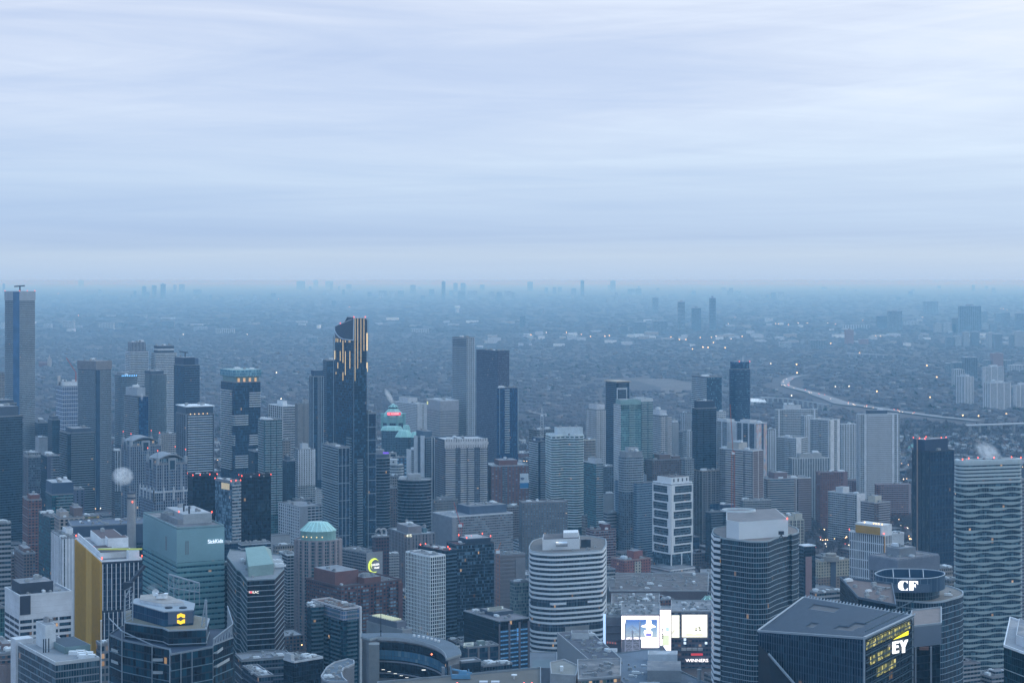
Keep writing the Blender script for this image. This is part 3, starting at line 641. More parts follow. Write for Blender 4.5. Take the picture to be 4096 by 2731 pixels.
# black twin and patterned tower
B = HB(0,1435,1475,1660,1540,1800,'apartment_tower','black glass tower wrapped round the left of the patterned tower','condominium','glass_black',yb=2240,amax=45,lamps=[(0,0),(.3,0),(.7,0),(1,0),(.5,1),(0,1)],par=3,parm=blk,roofmat=roofm[2])
B = HB(0,1838,1850,2072,1545,1790,'apartment_tower','black glass tower with red roof lamps right of the patterned tower','condominium','glass_black',yb=2040,amax=45,lamps=[(0,0),(.25,.2),(.6,0),(1,0),(.8,.5),(0,1)],par=3,parm=blk,roofmat=roofm[2])
B = HB(0,1645,1768,1840,1585,1700,'apartment_tower','patterned silver tower with white balconies between two black towers','condominium',ST((.05,.06,.08),((.02,.03,.045),(.3,.33,.36)),3.1,1.6,.06,.1,.95,.004,.9),yb=2050,amax=30,
   balc=[(0,[(.1,.97)],1.6,plain((.5,.52,.55)),plain((.34,.37,.4),.3))],lamps=[(0,0),(.5,0),(1,0),(0,1)],par=2)
B.prism('glazed_top', B.fbox('L',.1,.6,0,0,.3), B.z1-7, B.z1-1, emis((.8,.6,.35),.22,'lit_glass'))
B = HB(4,1838,1848,2068,505,1640,'apartment_block','glassy podium block with white floor lines under the right black tower','podium','glass_navy',yb=2300,amax=40,bands=(.8,.4,plain((.42,.46,.5)),3.6))
HB(4,1700,1715,1842,500,1690,'apartment_block','dark glass podium filling the gap below the patterned tower','podium','condo_navy',yb=2270,amax=40)
HB(4,1690,1705,1770,665,1480,'apartment_block','small grey office wing behind the teal hospital tower','office','off_dark',yb=2900,amax=30)
HB(4,108,180,272,580,1660,'brick_block','drab brown block of small windows in the left middle distance','apartment block','apt_brown',yb=2350,amax=50,pent=[(.2,.8,.2,.8,4,brn,1)],units=4)
HB(4,30,60,120,590,1700,'brick_block','banded brown balcony block at the left beyond the white office','apartment block','apt_brown',yb=2350,amax=40,bands=(.6,.8,plain((.33,.3,.3)),3.1))
HB(4,-30,-10,14,350,1500,'office_block','pale grey sliver of a block at the very left edge','office','off_conc',yb=2250,amax=20)
# white office with penthouse
B = HB(4,36,148,548,905,1180,'office_building','white office block with ribbon windows and a dark rooftop plant box, bottom left','office',ST((.6,.62,.66),((.01,.018,.03),(.05,.08,.1)),3.9,2.4,.05,.0,.01,0),yb=3125,amax=60,rot=30,units=5,parm=plain((.5,.52,.55)),roofmat=roofm[1],bmax=60)
zs = B.zlist(4.0, start=15.5)
stw = facade((.1,.11,.13),(.008,.016,.026),(.05,.08,.1),.05,0,1,.02,2.5,.2)
for i, z in enumerate(zs):
    for k in range(4): B.prism('window', B.fbox(0,.015+k*.25,.235+k*.25,0,0,.15,.2), z-2.1, z, stw, bay=1.6, fh=2.1)
    for k in range(3): B.prism('window', B.fbox('L',.03+k*.325,.32+k*.325,0,0,.15,.2), z-2.1, z, stw, bay=1.6, fh=2.1)
B.prism('lit_window', B.fbox(0,.33,.44,0,0,.3), zs[1]-1.8, zs[1]-.3, emis((1,.6,.25),.9,'lit_glass')); B.prism('lit_window', B.fbox(0,.53,.62,0,0,.3), zs[1]-1.8, zs[1]-.3, emis((1,.6,.25),.8,'lit_glass2'))
B.prism('dark_panel', B.fbox(0,.01,.21,0,0,.4), B.z1-12, B.z1+.4, plain((.06,.05,.06)))
B.pent(.08,.72,.25,.8,7,mat=plain((.05,.045,.055),.6),units=3)
# flat roofed office and courtyard
B = HB(4,118,425,760,1425,1010,'office_building','grey glass office with a broad flat roof and white edge wall, bottom left corner','office',ST((.2,.23,.26),((.03,.045,.05),(.12,.15,.17)),3.9,1.5,.06,.1,.9,.008),yb=3125,amax=75,rot=28,bmax=60,units=0,par=1.6,parm=plain((.42,.44,.46)),roofmat=plain((.24,.25,.27),.9,.18,.05))
B.prism('end_wall', B.fbox('L',.93,1.06,0,0,1.5,9), 0, B.z1+3, plain((.48,.5,.53)))
B.pent(.35,.6,.62,.85,14,mat=plain((.5,.53,.56)),units=1,roof=roofm[1]); B.pent(.55,1.15,.35,.75,4,mat=plain((.14,.22,.24),.3),units=0,roof=plain((.06,.07,.08)),name='light_well')
for u,v in ((.75,.12),(.8,.2),(.9,.1),(.95,.2),(.7,.3),(.85,.3)): B.raw('roof_unit', box_data(*(lambda p: (p[0]-2.5,p[0]+2.5,p[1]-1.5,p[1]+1.5))(B.P(u,v)), B.z1, B.z1+2.2), whitep)
for u in (.2,.25,.32): B.raw('pipe', cyl_data(*B.P(u,.5),.35,B.z1,B.z1+8,6), dark)
HB(4,760,770,905,1275,1060,'office_building','pale wing with orange lit windows behind the yellow logo tower','office',ST((.2,.22,.25),((.03,.04,.05),(.12,.14,.16)),4.4,2.6,.14,.2,.85,.28),yb=3125,amax=30,rot=28,units=2)
m_ = bpy.data.objects.new('flagpole', None); Dm = 980; m_.location = (gx(773)*Dm, Dm, 0); link(m_); tag(m_, 'thin white mast rising in front of the flat roofed office', 'mast')
mk('pole', *merge([cyl_data(0,0,.5,0,gz(1551+1090,Dm),8,.25)]), whitep, m_); mk('finial', *sphere_data(.5,8,5,gz(1551+1088,Dm)), whitep, m_)
B = HB(4,-80,5,116,1350,1090,'brick_block','brown brick apartment block with round bay fronts in the bottom left corner','apartment block','apt_brown',yb=3125,amax=50,units=5,pent=[(.3,.8,.3,.8,4,brn,1)],bands=(.4,.3,plain((.33,.3,.3)),3.1))
for q in (.2,.5,.8):
    p = B.P(q,-.01); B.raw('bay', cyl_data(p[0],p[1],2.6,0,B.z1-6,12), plain((.2,.16,.16)))
HB(4,-160,-60,34,1000,1320,'parking_building','greenish glass vault roof beside the white office at the left edge','building',ST((.1,.2,.2),G_TEAL,3.5,2,.1,.1,.9,.01),yb=3000,amax=30,units=1)
# ================================================================ SECOND QUARTER
# dark logo tower, bottom left centre
D0 = 930
def at(X, D): return (gx(X)*D, D)
stn = ST((.012,.025,.035),((.002,.008,.014),(.012,.06,.085)),4.0,2.2,.05,.12,.92,.006,1.6)
pts = [(835,934),(935,920),(1165,905),(1300,898),(1310,885),(1628,903),(1632,909),(1782,928),(1740,946),(960,962)]
poly = [at(x,d) for x,d in pts]
zt = gz(1551+1285, 905)
B = Bld('office_tower','dark teal glass tower with a yellow emblem and lattice screens on its stepped top','skyscraper',poly,zt,905,fh=4.0,bay=2.2)
B.zvis = gz(3125,905)-12
B.walls(stn['m']); B.roof(plain((.05,.06,.08)),.7,plain((.17,.21,.25)),0,inset=.25)
B.floors('floor_band', B.poly, B.zlist(8.0,start=8), .35, plain((.12,.2,.24)), out=.25)
silver = plain((.26,.31,.36), .4, .1, .3, 'silver_edge')
for i in range(4):   # glass blades rising above the roof at the corners
    a, b = poly[i], poly[i+1]
    h = (9,5,1,0)[i]
    B.raw('edge_screen', merge([beam_data((a[0],a[1]-.6,zt-40),(a[0],a[1]-.6,zt+h),.45), beam_data((a[0],a[1]-.6,zt+h),(b[0],b[1]-.6,zt+(5,1,0,0)[i]),.45)]), silver)
for a,b,h0,h1 in ((poly[6],poly[7],3,7),(poly[7],poly[8],7,13)):
    nb = 7
    fr = [beam_data((*a,zt+h0),(*b,zt+h1),.45), beam_data((*a,zt),(*b,zt),.5)]
    for k in range(nb+1):
        q = Vector(a)*(1-k/nb)+Vector(b)*(k/nb); q2 = Vector(a)*(1-(k+.6)/nb)+Vector(b)*((k+.6)/nb); hh = h0+(h1-h0)*k/nb
        fr += [beam_data((q.x,q.y,zt),(q.x,q.y,zt+hh),.35)]+([beam_data((q.x,q.y,zt),(q2.x,q2.y,zt+hh),.3)] if k<nb else [])
    B.raw('lattice_screen', merge(fr), silver)
for X in (1165,1300,1385,1470,1550,1628): 
    d = 902 if X<1300 else 884+(X-1310)*.064; q = at(X,d); B.raw('mullion', box_data(q[0]-.14,q[0]+.14,q[1]-.8,q[1],B.zvis,zt+.3), silver)
for k,(xa,xb,ya) in enumerate(((1175,1290,1551+1400),(1175,1290,1551+1497),(1630,1700,1551+1365),(1630,1725,1551+1470),(880,930,1551+1410),(880,930,1551+1500))):
    z = gz(ya, 900); a = at(xa, 903 if xa<1300 else 908); b = at(xb, 903 if xa<1300 else 925)
    if xa<900: a, b = at(xa,931), at(xb,925)
    e = (Vector(b)-Vector(a)); nr = Vector((e.y,-e.x)).normalized()
    pl = [tuple(Vector(a)+nr*2.2), tuple(Vector(b)+nr*2.2), b, a]; V,Fc,U = prism_data(pl, z, z+.4); V2,F2,U2 = prism_data([pl[0],pl[1],tuple(Vector(pl[1])-nr*.15),tuple(Vector(pl[0])-nr*.15)], z+.4, z+1.5)
    B.raw('balcony', merge([(V,Fc),(V2,F2)]), plain((.33,.38,.41)))
# second step
p2_ = [at(955,925),at(1248,910),at(1290,903),at(1575,907),at(1600,935),at(1150,970),at(950,955)]
z2 = gz(1551+1165, 903); B.prism('upper_wall', p2_, zt, z2, stn['m']); B.prism('edge_band', offset(p2_,.3), z2-.3, z2+.3, silver)
B.prism('edge_band', offset(p2_,.25), z2-7, z2-6.6, silver)
B.raw('terrace', ([(*p,z2+.35) for p in offset(p2_,-.6)],[tuple(range(7))]), plain((.2,.18,.14)))
# third step with emblem
z3 = gz(1551+1018, 913)
p3_ = [at(1005,938),at(1255,912),at(1478,917),at(1488,935),at(1370,948),at(1040,950)]
B.prism('crown_wall', p3_, z2, z3, facade((.05,.09,.12),(.012,.04,.07),(.03,.09,.14),.03,.03,.97,0)); B.prism('edge_band', offset(p3_,.3), z3-.2, z3+.3, silver)
B.prism('logo_panel', [at(1285,911.8),at(1475,916.2),at(1474,917.5),at(1285,913.5)], z2+1.5, z3-.3, plain((.10,.12,.16),.5))
B.raw('crown_roof', ([(*p,z3+1.7) for p in (at(1066,938),at(1240,926),at(1410,930),at(1300,950),at(1200,956),at(1075,952))],[tuple(range(6))]), plain((.33,.31,.3),.8,.3,.5))
B.prism('crown_roof_wall', [at(1066,938),at(1240,926),at(1410,930),at(1300,950),at(1200,956),at(1075,952)], z3, z3+1.6, lgt)
for X in (1290,1400):
    q = at(X,921.5); B.raw('cooling_fan', merge([cyl_data(q[0],q[1],2,z3,z3+.8,14), cyl_data(q[0],q[1],1.5,z3+.8,z3+1,14)]), dark)
q = at(1190,940); dish = [(q[0]+1.9*math.cos(a)*1,q[1],z3+5+1.9*math.sin(a)) for a in [i*math.pi/6 for i in range(12)]]
V = dish+[(q[0],q[1]+.8,z3+5)]; B.raw('satellite_dish',(V,[(i,(i+1)%12,12) for i in range(12)]),whitep); B.raw('dish_stand',box_data(q[0]-.3,q[0]+.3,q[1]+.8,q[1]+1.2,z3+2.5,z3+5),dark)
for X in (1230,1260,1215): q=at(X,938); B.raw('roof_unit', merge([cyl_data(q[0],q[1],1.4,z3+2.5,z3+4.5,10),cyl_data(q[0],q[1],1.8,z3+4.5,z3+5,10)]), whitep)
# emblem: two curved yellow shield halves with a dark bird-like gap between
q = at(1383,913.9); zc = gz(1551+1071,914); cxE = q[0]; yE = q[1]-.5; s_ = 1.0
yel = emis((1,.6,.03), .95, 'yellow_sign')
def flat(name, pts, y, th, mat, par, o, cx, cz, sl=0.0):
    if name == 'emblem': pts = [(x*.56, z*.39) for x, z in pts]
    n = len(pts); V = [(cx+x, y+sl*x, cz+z) for x,z in pts]+[(cx+x, y+th+sl*x, cz+z) for x,z in pts]
    return mk(name, [(v[0]-o.x,v[1]-o.y,v[2]-o.z) for v in V], [tuple(range(n)), tuple(range(2*n-1,n-1,-1))]+[(i,i+n,(i+1)%n+n,(i+1)%n) for i in range(n)], mat, par)
top = [(-3.8,.7),(-3.8,5.6),(-2.6,5.6),(0,7.2),(2.6,5.6),(3.8,5.6),(3.8,1.4),(2.2,1.5),(.1,3.2),(-2.2,1.0)]
bot = [(3.8,-.7),(3.8,-5.6),(2.6,-5.6),(0,-7.2),(-2.6,-5.6),(-3.8,-5.6),(-3.8,-1.4),(-2.2,-1.5),(-.1,-3.2),(2.2,-1.0)]
flat('emblem', top, yE, .4, yel, B.root, B.o, cxE, zc); flat('emblem', bot, yE, .4, yel, B.root, B.o, cxE, zc)
# lattice screen behind, ladder mast, black boom
fr=[]; a=Vector((*at(1290,962),z3)); b=Vector((*at(1525,958),z3))
for k in range(7):
    q=a+(b-a)*k/6; fr+= [beam_data((q.x,q.y,z3-6),(q.x,q.y,z3+11-k*.7),.35)]
    if k<6: q2=a+(b-a)*(k+1)/6; fr+=[beam_data((q.x,q.y,z3+2),(q2.x,q2.y,z3+10-k*.7),.3)]
fr+=[beam_data((a.x,a.y,z3+11),(b.x,b.y,z3+6.8),.7),beam_data((a.x,a.y,z3+4),(b.x,b.y,z3+2),.4)]
B.raw('lattice_screen', merge(fr), silver)
q=at(1578,912); fr=[beam_data((q[0],q[1],zt),(q[0],q[1],z3+6),.8),beam_data((q[0]-3,q[1],z2-4),(q[0]-.5,q[1],z3+6),.6)]
for k in range(9): fr.append(beam_data((q[0]-2.6+k*.25,q[1],z2-2+k*2),(q[0],q[1],z2-1+k*2),.25))
B.raw('ladder_mast', merge(fr), silver)
q=at(955,928); B.raw('ladder_mast', merge([beam_data((q[0],q[1],zt),(q[0],q[1],z3+4),.8),beam_data((q[0],q[1],z3+4),(q[0]+3,q[1],z3+10),.6),beam_data((q[0]+4,q[1],z2),(q[0]+4,q[1],z3+7),.5)]+[beam_data((q[0],q[1],z2+k*2),(q[0]+4,q[1],z2+2+k*2),.3) for k in range(9)]), silver)
a=at(975,955); b=at(1105,965); B.raw('boom', merge([beam_data((*a,z3+6),(*b,z3+15),1.6), box_data(a[0]-2,a[0]+3,a[1]-1,a[1]+1,z3+4,z3+8)]), dark)

# banded dark tower with pale green roof
poly = [at(1892,1345),at(2040,1350),at(2100,1352),at(2172,1400),at(2150,1470),at(1760,1500),at(1737,1460),at(1812,1395),at(1838,1388)]
B = Bld('office_tower','black glass office with thin pale floor lines and a sloping pale green roof box','office',poly,gz(1551+775,1350),1350,fh=4.0,bay=1.8); B.zvis = gz(3000,1350)
B.walls(S['glass_black']['m']); B.roof(gry,.8,plain((.2,.25,.28)),3)
B.floors('floor_band', B.poly, B.zlist(4.05,start=4), .55, plain((.26,.31,.35)), out=.3)
grn = plain((.2,.31,.30), .6, .1, .2, 'green_metal'); grd = plain((.22,.32,.32), .6)
z=B.z1; zr=z+15; q0,q1,q2,q3 = at(1900,1362),at(2092,1375),at(2070,1450),at(1880,1440)
r0,r1 = at(1862,1420),at(2015,1430)
B.prism('roof_box', [q0,q1,q2,q3], z, z+8, grd)
B.raw('sloping_roof', ([(*q0,z+8.1),(*q1,z+8.1),(*at(2020,1415),z+16),(*at(1875,1405),z+16),(*q2,z+8.1),(*q3,z+8.1)],[(0,1,2,3),(1,4,2),(4,5,3,2),(5,0,3)]), grn)
B.units(4, [at(2060,1380),at(2150,1400),at(2140,1440),at(2080,1430)], z+1)
sgp = at(1937,1344); tm_=emis((1,.95,.85),1.2,'white_sign2'); text_part(B.root,'I',2.3,(sgp[0]-2.9,sgp[1]-.6,gz(1551+867,1345)),0.03,tm_,name='sign',origin=B.o,ext=.1); text_part(B.root,'ILAC',2.3,(sgp[0]+1.8,sgp[1]-.6,gz(1551+867,1345)),0.03,tm_,name='sign',origin=B.o,ext=.1)
hp=[(x*.5,z*.5) for x,z in [(0,-1.7),(1.6,0),(1.6,1),(.9,1.5),(0,.8),(-.9,1.5),(-1.6,1),(-1.6,0)]]; flat('heart_sign',hp,sgp[1]-.8,.2,emis((1,.12,.15),1.3,'heart_red'),B.root,B.o,sgp[0]-1.6,gz(1551+867,1345))
HB(4,1800,1850,2240,1395,1290,'podium','dark low podium street block at the foot of the black banded office','podium','off_dark',yb=3125,rot=20,amax=40,bands=(.6,.5,plain((.25,.28,.3)),6),units=3)
# row of towers, far
B = HB(0,1690,1798,1992,820,2450,'apartment_tower','tall tower with green glass crown and white balcony stacks set in offset blocks','condominium','glass_navy',yb=1550,amax=50,units=0,roofmat=roofm[1])
B.pent(.04,.97,.05,.95,15,mat=plain((.2,.3,.31)),units=0,name='crown'); B.prism('glazed_crown', offset(B.sub(0,1,0,1),1.0), B.z1+8, B.z1+17, facade((.3,.42,.42),(.12,.22,.24),(.3,.42,.44),.08,.06,.94,0)); B.units(4,z=B.z1+17.2)
for k in range(4): B.prism('lit_window', B.fbox(0,.1+.22*k,.17+.22*k,0,0,1.2), B.z1+1, B.z1+6, emis((1,.55,.25),.3,'amber_glass'))
wr = plain((.46,.5,.53),.4); wb = plain((.52,.55,.57))
for f,sp,ya,yb_ in ((0,(.55,.99),890,1010),(0,(.0,.5),1075,1160),(0,(.55,.99),1230,1310),(0,(0,.5),1380,1480),('L',(.2,.95),880,1500),('L',(.0,.3),1075,1160),('L',(.0,.3),1230,1300)):
    zz = [z for z in B.zlist(3.05,start=3) if gz(yb_,2450)<z<gz(ya,2450)]
    B.floors('balcony', B.fbox(f,sp[0],sp[1],0,0,1.8), zz, .3, wb, wr, 1.0)
HB(1,-60,-10,60,1350,2300,'apartment_block','dark glass block at the foot of the green crowned tower','condominium','condo_dark',yb=1560,amax=30)
HB(1,16,66,202,1110,2250,'apartment_tower','pale teal condominium with balconies on every floor beside the green crowned tower','condominium','condo_teal',yb=1760,amax=45,
   balc=[(0,[(.03,.3),(.36,.62),(.68,.97)],1.6,plain((.42,.48,.5)),plain((.28,.36,.4),.3)),('L',[(.1,.9)],1.2,slabm,rail)],roofmat=roofm[2],units=6)
HB(1,98,206,312,1003,2900,'office_block','white office slab with a blank upper band, left of the tan ribbed slab','office',ST((.42,.42,.43),G_DK,3.9,3,.03,.42,.92,.004),yb=1270,amax=60,parm=wht,roofmat=roofm[2],pent=[(.3,.6,.3,.7,8,wht,1)],
   fins=[('L',8,1.2,.8,plain((.48,.48,.5)))])
HB(1,299,314,413,985,2800,'office_block','tan office slab of close vertical ribs right of the white slab','office',ST((.27,.26,.26),G_DK,40,2.4,.3,.0,1.0,0),yb=1320,amax=40,fins=[(0,12,1.2,.7,plain((.3,.29,.29)))],pent=[(.5,.95,.1,.8,6,con,2)])
HB(1,200,212,262,1265,2560,'apartment_block','tan sliver block left of the white apartment block','apartment block','off_tan',yb=1450,amax=20)
HB(1,408,440,517,775,2600,'apartment_tower','dark glass tower outlined by two pale vertical grids, left of the curved dark tower','condominium','glass_navy',yb=1500,amax=35,
   fins=[('L',4,.7,.7,plain((.34,.4,.46))),(0,4,.7,.7,plain((.34,.4,.46)),.45,.97)],pent=[(.1,1.,.1,.9,9,plain((.06,.09,.13)),0)])
HB(1,513,545,640,652,2700,'apartment_tower','taller dark glass tower directly left of the curved lit tower','condominium','condo_navy',yb=1500,amax=35,balc=[('L',[(.05,.95)],1.2,plain((.15,.19,.24)),plain((.1,.14,.19),.3))],pent=[(.4,.9,.2,.8,4,wht,1)])
B = HB(1,288,322,452,1336,2400,'apartment_tower','small white apartment block with dark balcony columns below the white slab','apartment block','slab_white',yb=1540,amax=36,
   fins=[(0,8,2.0,.9,plain((.55,.57,.6)))],balc=[(0,[(.12,.3),(.45,.6),(.75,.9)],1.2,lgt,lgt)],pent=[(.3,.65,.2,.8,8,lgt,1)])
HB(1,203,236,300,1420,2360,'apartment_block','dark brown block left of the small white apartment block','apartment block','condo_dark',yb=1570,amax=30,pent=[(.1,.5,.2,.8,6,dgr,1)])
# the curved lit tower
q,rt = quad(1958+590,1958+745,1958+858,2150,25,60)
n_,r_,f_,l_ = [Vector(p) for p in q]
def lp(a,b,t): return tuple(a+(b-a)*t)
ring=[]  # (point, ytop)
for t,y in ((0,495),(.25,495),(.5,492),(.7,478),(.85,455)): ring.append((lp(n_,l_,t),y))
ring.append((tuple(l_+(n_-l_)*.04+(f_-l_)*.06),425)); ring.append((lp(l_,f_,.3),385)); ring.append((lp(l_,f_,.5),382)); ring.append((lp(l_,f_,.55),392))
for t,y in ((.7,372),(.85,350),(.97,326)): ring.append((lp(l_,f_,t),y))
ring.append((lp(f_,r_,.5),326)); ring.append((lp(r_,f_,.12),350)); ring.append((tuple(r_+(n_-r_)*.04+(f_-r_)*.04),342)); ring.append((lp(r_,n_,.14),330)); ring.append((lp(r_,n_,.3),325)); ring.append((lp(n_,r_,.03),325))
ring = ring[::-1]  # make CCW (starts near N on right face)
ring = [ring[0]]+ring[1:]
pl=[p for p,_ in ring]
area = sum(pl[i][0]*pl[(i+1)%len(pl)][1]-pl[(i+1)%len(pl)][0]*pl[i][1] for i in range(len(pl)))
if area<0: ring=ring[::-1]; pl=[p for p,_ in ring]
A = Bld('skyscraper','very tall dark glass tower with a swooping cut crown and glowing yellow vertical lines','skyscraper',q,gz(495,2150),2150,fh=3.2,bay=2.0); A.zvis=gz(2150,2150)
sta = ST((.025,.045,.065),((.006,.018,.032),(.06,.13,.18)),3.2,2.2,.07,.12,.9,.001,2.6)
A.prism('wall', pl, 0, gz(497,2150), sta['m'])
V=[];Fc=[];n=len(pl); zb=gz(500,2150); inn=offset(pl,-.8)
for (p,y),i_ in zip(ring,inn): zt_=gz(y,2150); V += [(p[0],p[1],zb),(p[0],p[1],zt_),(i_[0],i_[1],zt_),(i_[0],i_[1],zb)]
for i in range(n):
    a,b=4*i,4*((i+1)%n); Fc += [(a,b,b+1,a+1),(a+1,b+1,b+2,a+2),(a+2,b+2,b+3,a+3)]
A.raw('crown_screen',(V,Fc),plain((.03,.05,.075),.35,.15,.1,'dark_panel'))
A.raw('crown_edge', merge([beam_data((*ring[i][0],gz(ring[i][1],2150)),(*ring[(i+1)%n][0],gz(ring[(i+1)%n][1],2150)),1.0) for i in range(n)]), plain((.42,.5,.58),.3))
# tall inner wall closing the high half
cb_=[A.P(.04,.02),A.P(.95,.02),A.P(.95,.93),A.P(.04,.93)]; A.raw('crown_block',([(*p,zb) for p in cb_]+[(*p,gz(y,2150)) for p,y in zip(cb_,(332,332,350,398))],[(0,1,5,4),(1,2,6,5),(2,3,7,6),(3,0,4,7),(4,5,6,7)]),plain((.03,.05,.075),.35,.15,.1,'dark_panel'))
led = emis((1,.74,.36),.95,'light_line')
for X,ya,yb_ in ((603,575,640),(613,480,508),(627,482,510),(646,487,510),(627,665,710),(645,578,652),(666,495,668),(684,495,512),(684,580,762),(719,497,512),(719,578,712),(613,738,755),(666,740,803)):
    t,p=A.face_t('L',1958+X); A.prism('light_line', A.fbox('L',t-.0022,t+.0022,0,0,.4), gz(yb_,p.y), gz(ya,p.y), led)
for X,ya,yb_ in ((757,328,806),(778,328,712),(802,328,668),(825,328,576),(846,440,575),(852,440,575),(846,665,710),(852,665,735)):
    t,p=A.face_t(0,1958+X); A.prism('light_line', A.fbox(0,t-.0055,t+.0055,0,0,.4), gz(yb_,p.y), gz(ya,p.y), led)
zz=[z for z in A.zlist(3.2,start=3) if z<gz(1080,2150)]
A.balc(0,[(.25,.6)],[z for z in zz if z<gz(1400,2150)][:60],1.6,plain((.22,.27,.3)),plain((.2,.26,.3),.3)); A.balc('L',[(.08,.3)],[z for z in zz if z<gz(1250,2150)][:60],1.4,plain((.2,.25,.28)),plain((.16,.22,.26),.3))
for t in (.02,.98): A.prism('corner_line', A.fbox(0,t-.01,t+.01,0,0,.4), A.zvis, gz(340,2150), plain((.22,.28,.33)))
A.prism('corner_line', A.fbox('L',.97,.985,0,0,.4), A.zvis, gz(470,2150), plain((.22,.28,.33)))
for p,y in ((ring[0][0],325),(lp(r_,n_,.2),325),(lp(l_,f_,.5),380)): A.lamps([p],z=gz(y,2150)+.3)
B = HB(1,846,858,902,1055,2165,'apartment_tower','narrow glass wing with pale framed panels hugging the right of the curved lit tower','condominium','condo_navy',yb=2100,amax=25,
   bands=(.6,.3,plain((.33,.39,.44)),16),fins=[(0,2,.6,.4,plain((.33,.39,.44)))])
B = HB(1,508,630,716,1320,2060,'apartment_tower','glass podium tower with stepped balconies in front left of the curved lit tower','condominium','condo_navy',yb=2050,amax=60,
   balc=[('L',[(.02,.98)],1.7,plain((.38,.43,.46)),plain((.26,.33,.38),.3))],fins=[(0,4,.5,.4,plain((.34,.4,.45)))],bands=(.5,.25,plain((.34,.4,.45)),20),units=4)
# pyramid roofed headquarters
D8=3000; hq = plain((.30,.55,.52),.6,.12,.1,'green_copper'); hqd = plain((.2,.4,.4),.6,.15,.1,'green_copper_dark')
def octa(x0,x1,D,dep=.8):
    cx,r=(gx(x0)+gx(x1))/2*D,(gx(x1)-gx(x0))/2*D; return [(cx+r*1.08*math.cos(math.pi/8+math.pi/4*i), D+r+r*1.08*dep*math.sin(math.pi/8+math.pi/4*i)) for i in range(8)]
def mansard(B,p,za,zb,s,mat,name='mansard_roof'):
    q=scaled(p,s); n=len(p); V=[(a[0],a[1],za) for a in p]+[(a[0],a[1],zb) for a in q]
    B.raw(name,(V,[(i,(i+1)%n,(i+1)%n+n,i+n) for i in range(n)]+[tuple(range(n,2*n))]),mat)
    B.raw('roof_rib', merge([beam_data(V[i],V[i+n],.7) for i in range(n)]), plain((.45,.7,.68),.5))
o1=octa(1958+960,1958+1128,D8)
B = Bld('headquarters_tower','octagonal brown glass tower with stepped green pyramid roofs and red rooftop lettering','office',o1,gz(1130,D8),D8,fh=3.8,bay=3); B.zvis=gz(1380,D8)
sth = ST((.1,.13,.15),((.02,.04,.05),(.1,.17,.2)),3.8,3,.2,.25,.85,.01)
B.walls(sth['m']); z=B.z1
mansard(B,offset(o1,1),z,z+10,.93,hqd); mansard(B,scaled(o1,.95),z+10,z+15,.86,hq)
for i in range(8): B.raw('turret', merge([cyl_data(*o1[i],2.2,z-14,z+13,8),cyl_data(*o1[i],2.8,z+13,z+15,8)]), hqd)
mansard(B,scaled(o1,.80),z+15,gz(1020,D8),.42,hq); B.prism('lantern',scaled(o1,.40),gz(1022,D8),gz(1012,D8),dark); mansard(B,scaled(o1,.45),gz(1012,D8),gz(985,D8),.03,hqd)
xs=gx(1958+1055)*D8; B.raw('sign_board', box_data(xs-11,xs+11.5,D8-1.2,D8-.6,gz(1068,D8),gz(1046,D8)), emis((1,.05,.1),.55,'red_board'))
text_part(B.root,'ROGERS',3.6,(xs+2,D8-1.6,gz(1057,D8)),0,emis((1,.75,.75),1.1,'pink_sign'),name='lettering',origin=B.o,sx=1.0)
B.raw('sign_ring', (lambda c:([(c[0]+r*math.cos(a),D8-1.5,c[1]+r*math.sin(a)) for r in (2.2,.9) for a in [i*math.pi/6 for i in range(12)]],[(i,(i+1)%12,(i+1)%12+12,i+12) for i in range(12)]))((xs-8.5,gz(1057,D8))), emis((1,.2,.25),1.5,'red_ring'))
o2=octa(1958+955,1958+1112,2880,.6); B.prism('lower_wall',o2,0,gz(1190,2880),sth['m']); mansard(B,offset(o2,1),gz(1190,2880),gz(1160,2880),.82,hq)
for x0,x1,ya,yb_,DD in ((1065,1195,1240,1190,2800),(1120,1175,1185,1145,2950),(1180,1262,1240,1200,2790)):
    o3=octa(1958+x0,1958+x1,DD,.6); B.prism('wing_wall',o3,0,gz(ya,DD),sth['m']); mansard(B,offset(o3,1),gz(ya,DD),gz(yb_,DD),.55,hq)
# others in the middle distance
B = HB(1,1058,1232,1323,985,3150,'apartment_slab','white apartment slab with long balcony rows and a blank end wall behind the green pyramids','apartment block',ST((.42,.43,.45),G_GRY,2.9,3.4,.05,.35,.85,.003),yb=1230,amax=90,rot=32,
   bands=(1.1,.5,plain((.47,.48,.5)),2.9),units=4,pent=[(.1,.9,.45,.85,9,lgt,2)],parm=lgt)
B.prism('end_wall', B.fbox(0,.02,.42,0,0,.8), B.zvis, B.z1, plain((.47,.49,.52))); B.prism('end_wall', B.fbox(0,.56,.98,0,0,.8), B.zvis, B.z1, plain((.47,.49,.52)))
B = HB(1,1308,1410,1548,960,2900,'office_building','grey office cube with dark ribbon windows and a blank band round the top','office',ST((.31,.31,.33),G_DK,3.9,4,.0,.5,.95,.003),yb=1260,amax=60,bands=(1.9,.4,plain((.33,.33,.35)),3.9,'floor_band',15),roofmat=roofm[2],parm=lgt,units=3)
B.prism('top_wall', offset(B.poly,.5), B.z1-15, B.z1-.3, plain((.34,.34,.37)))
t,p=B.face_t('L',1958+1313); B.prism('sign', B.fbox('L',.9,.96,0,0,1), gz(985,p.y), gz(963,p.y), emis((.9,.85,.3),.7,'yellow_plate'))
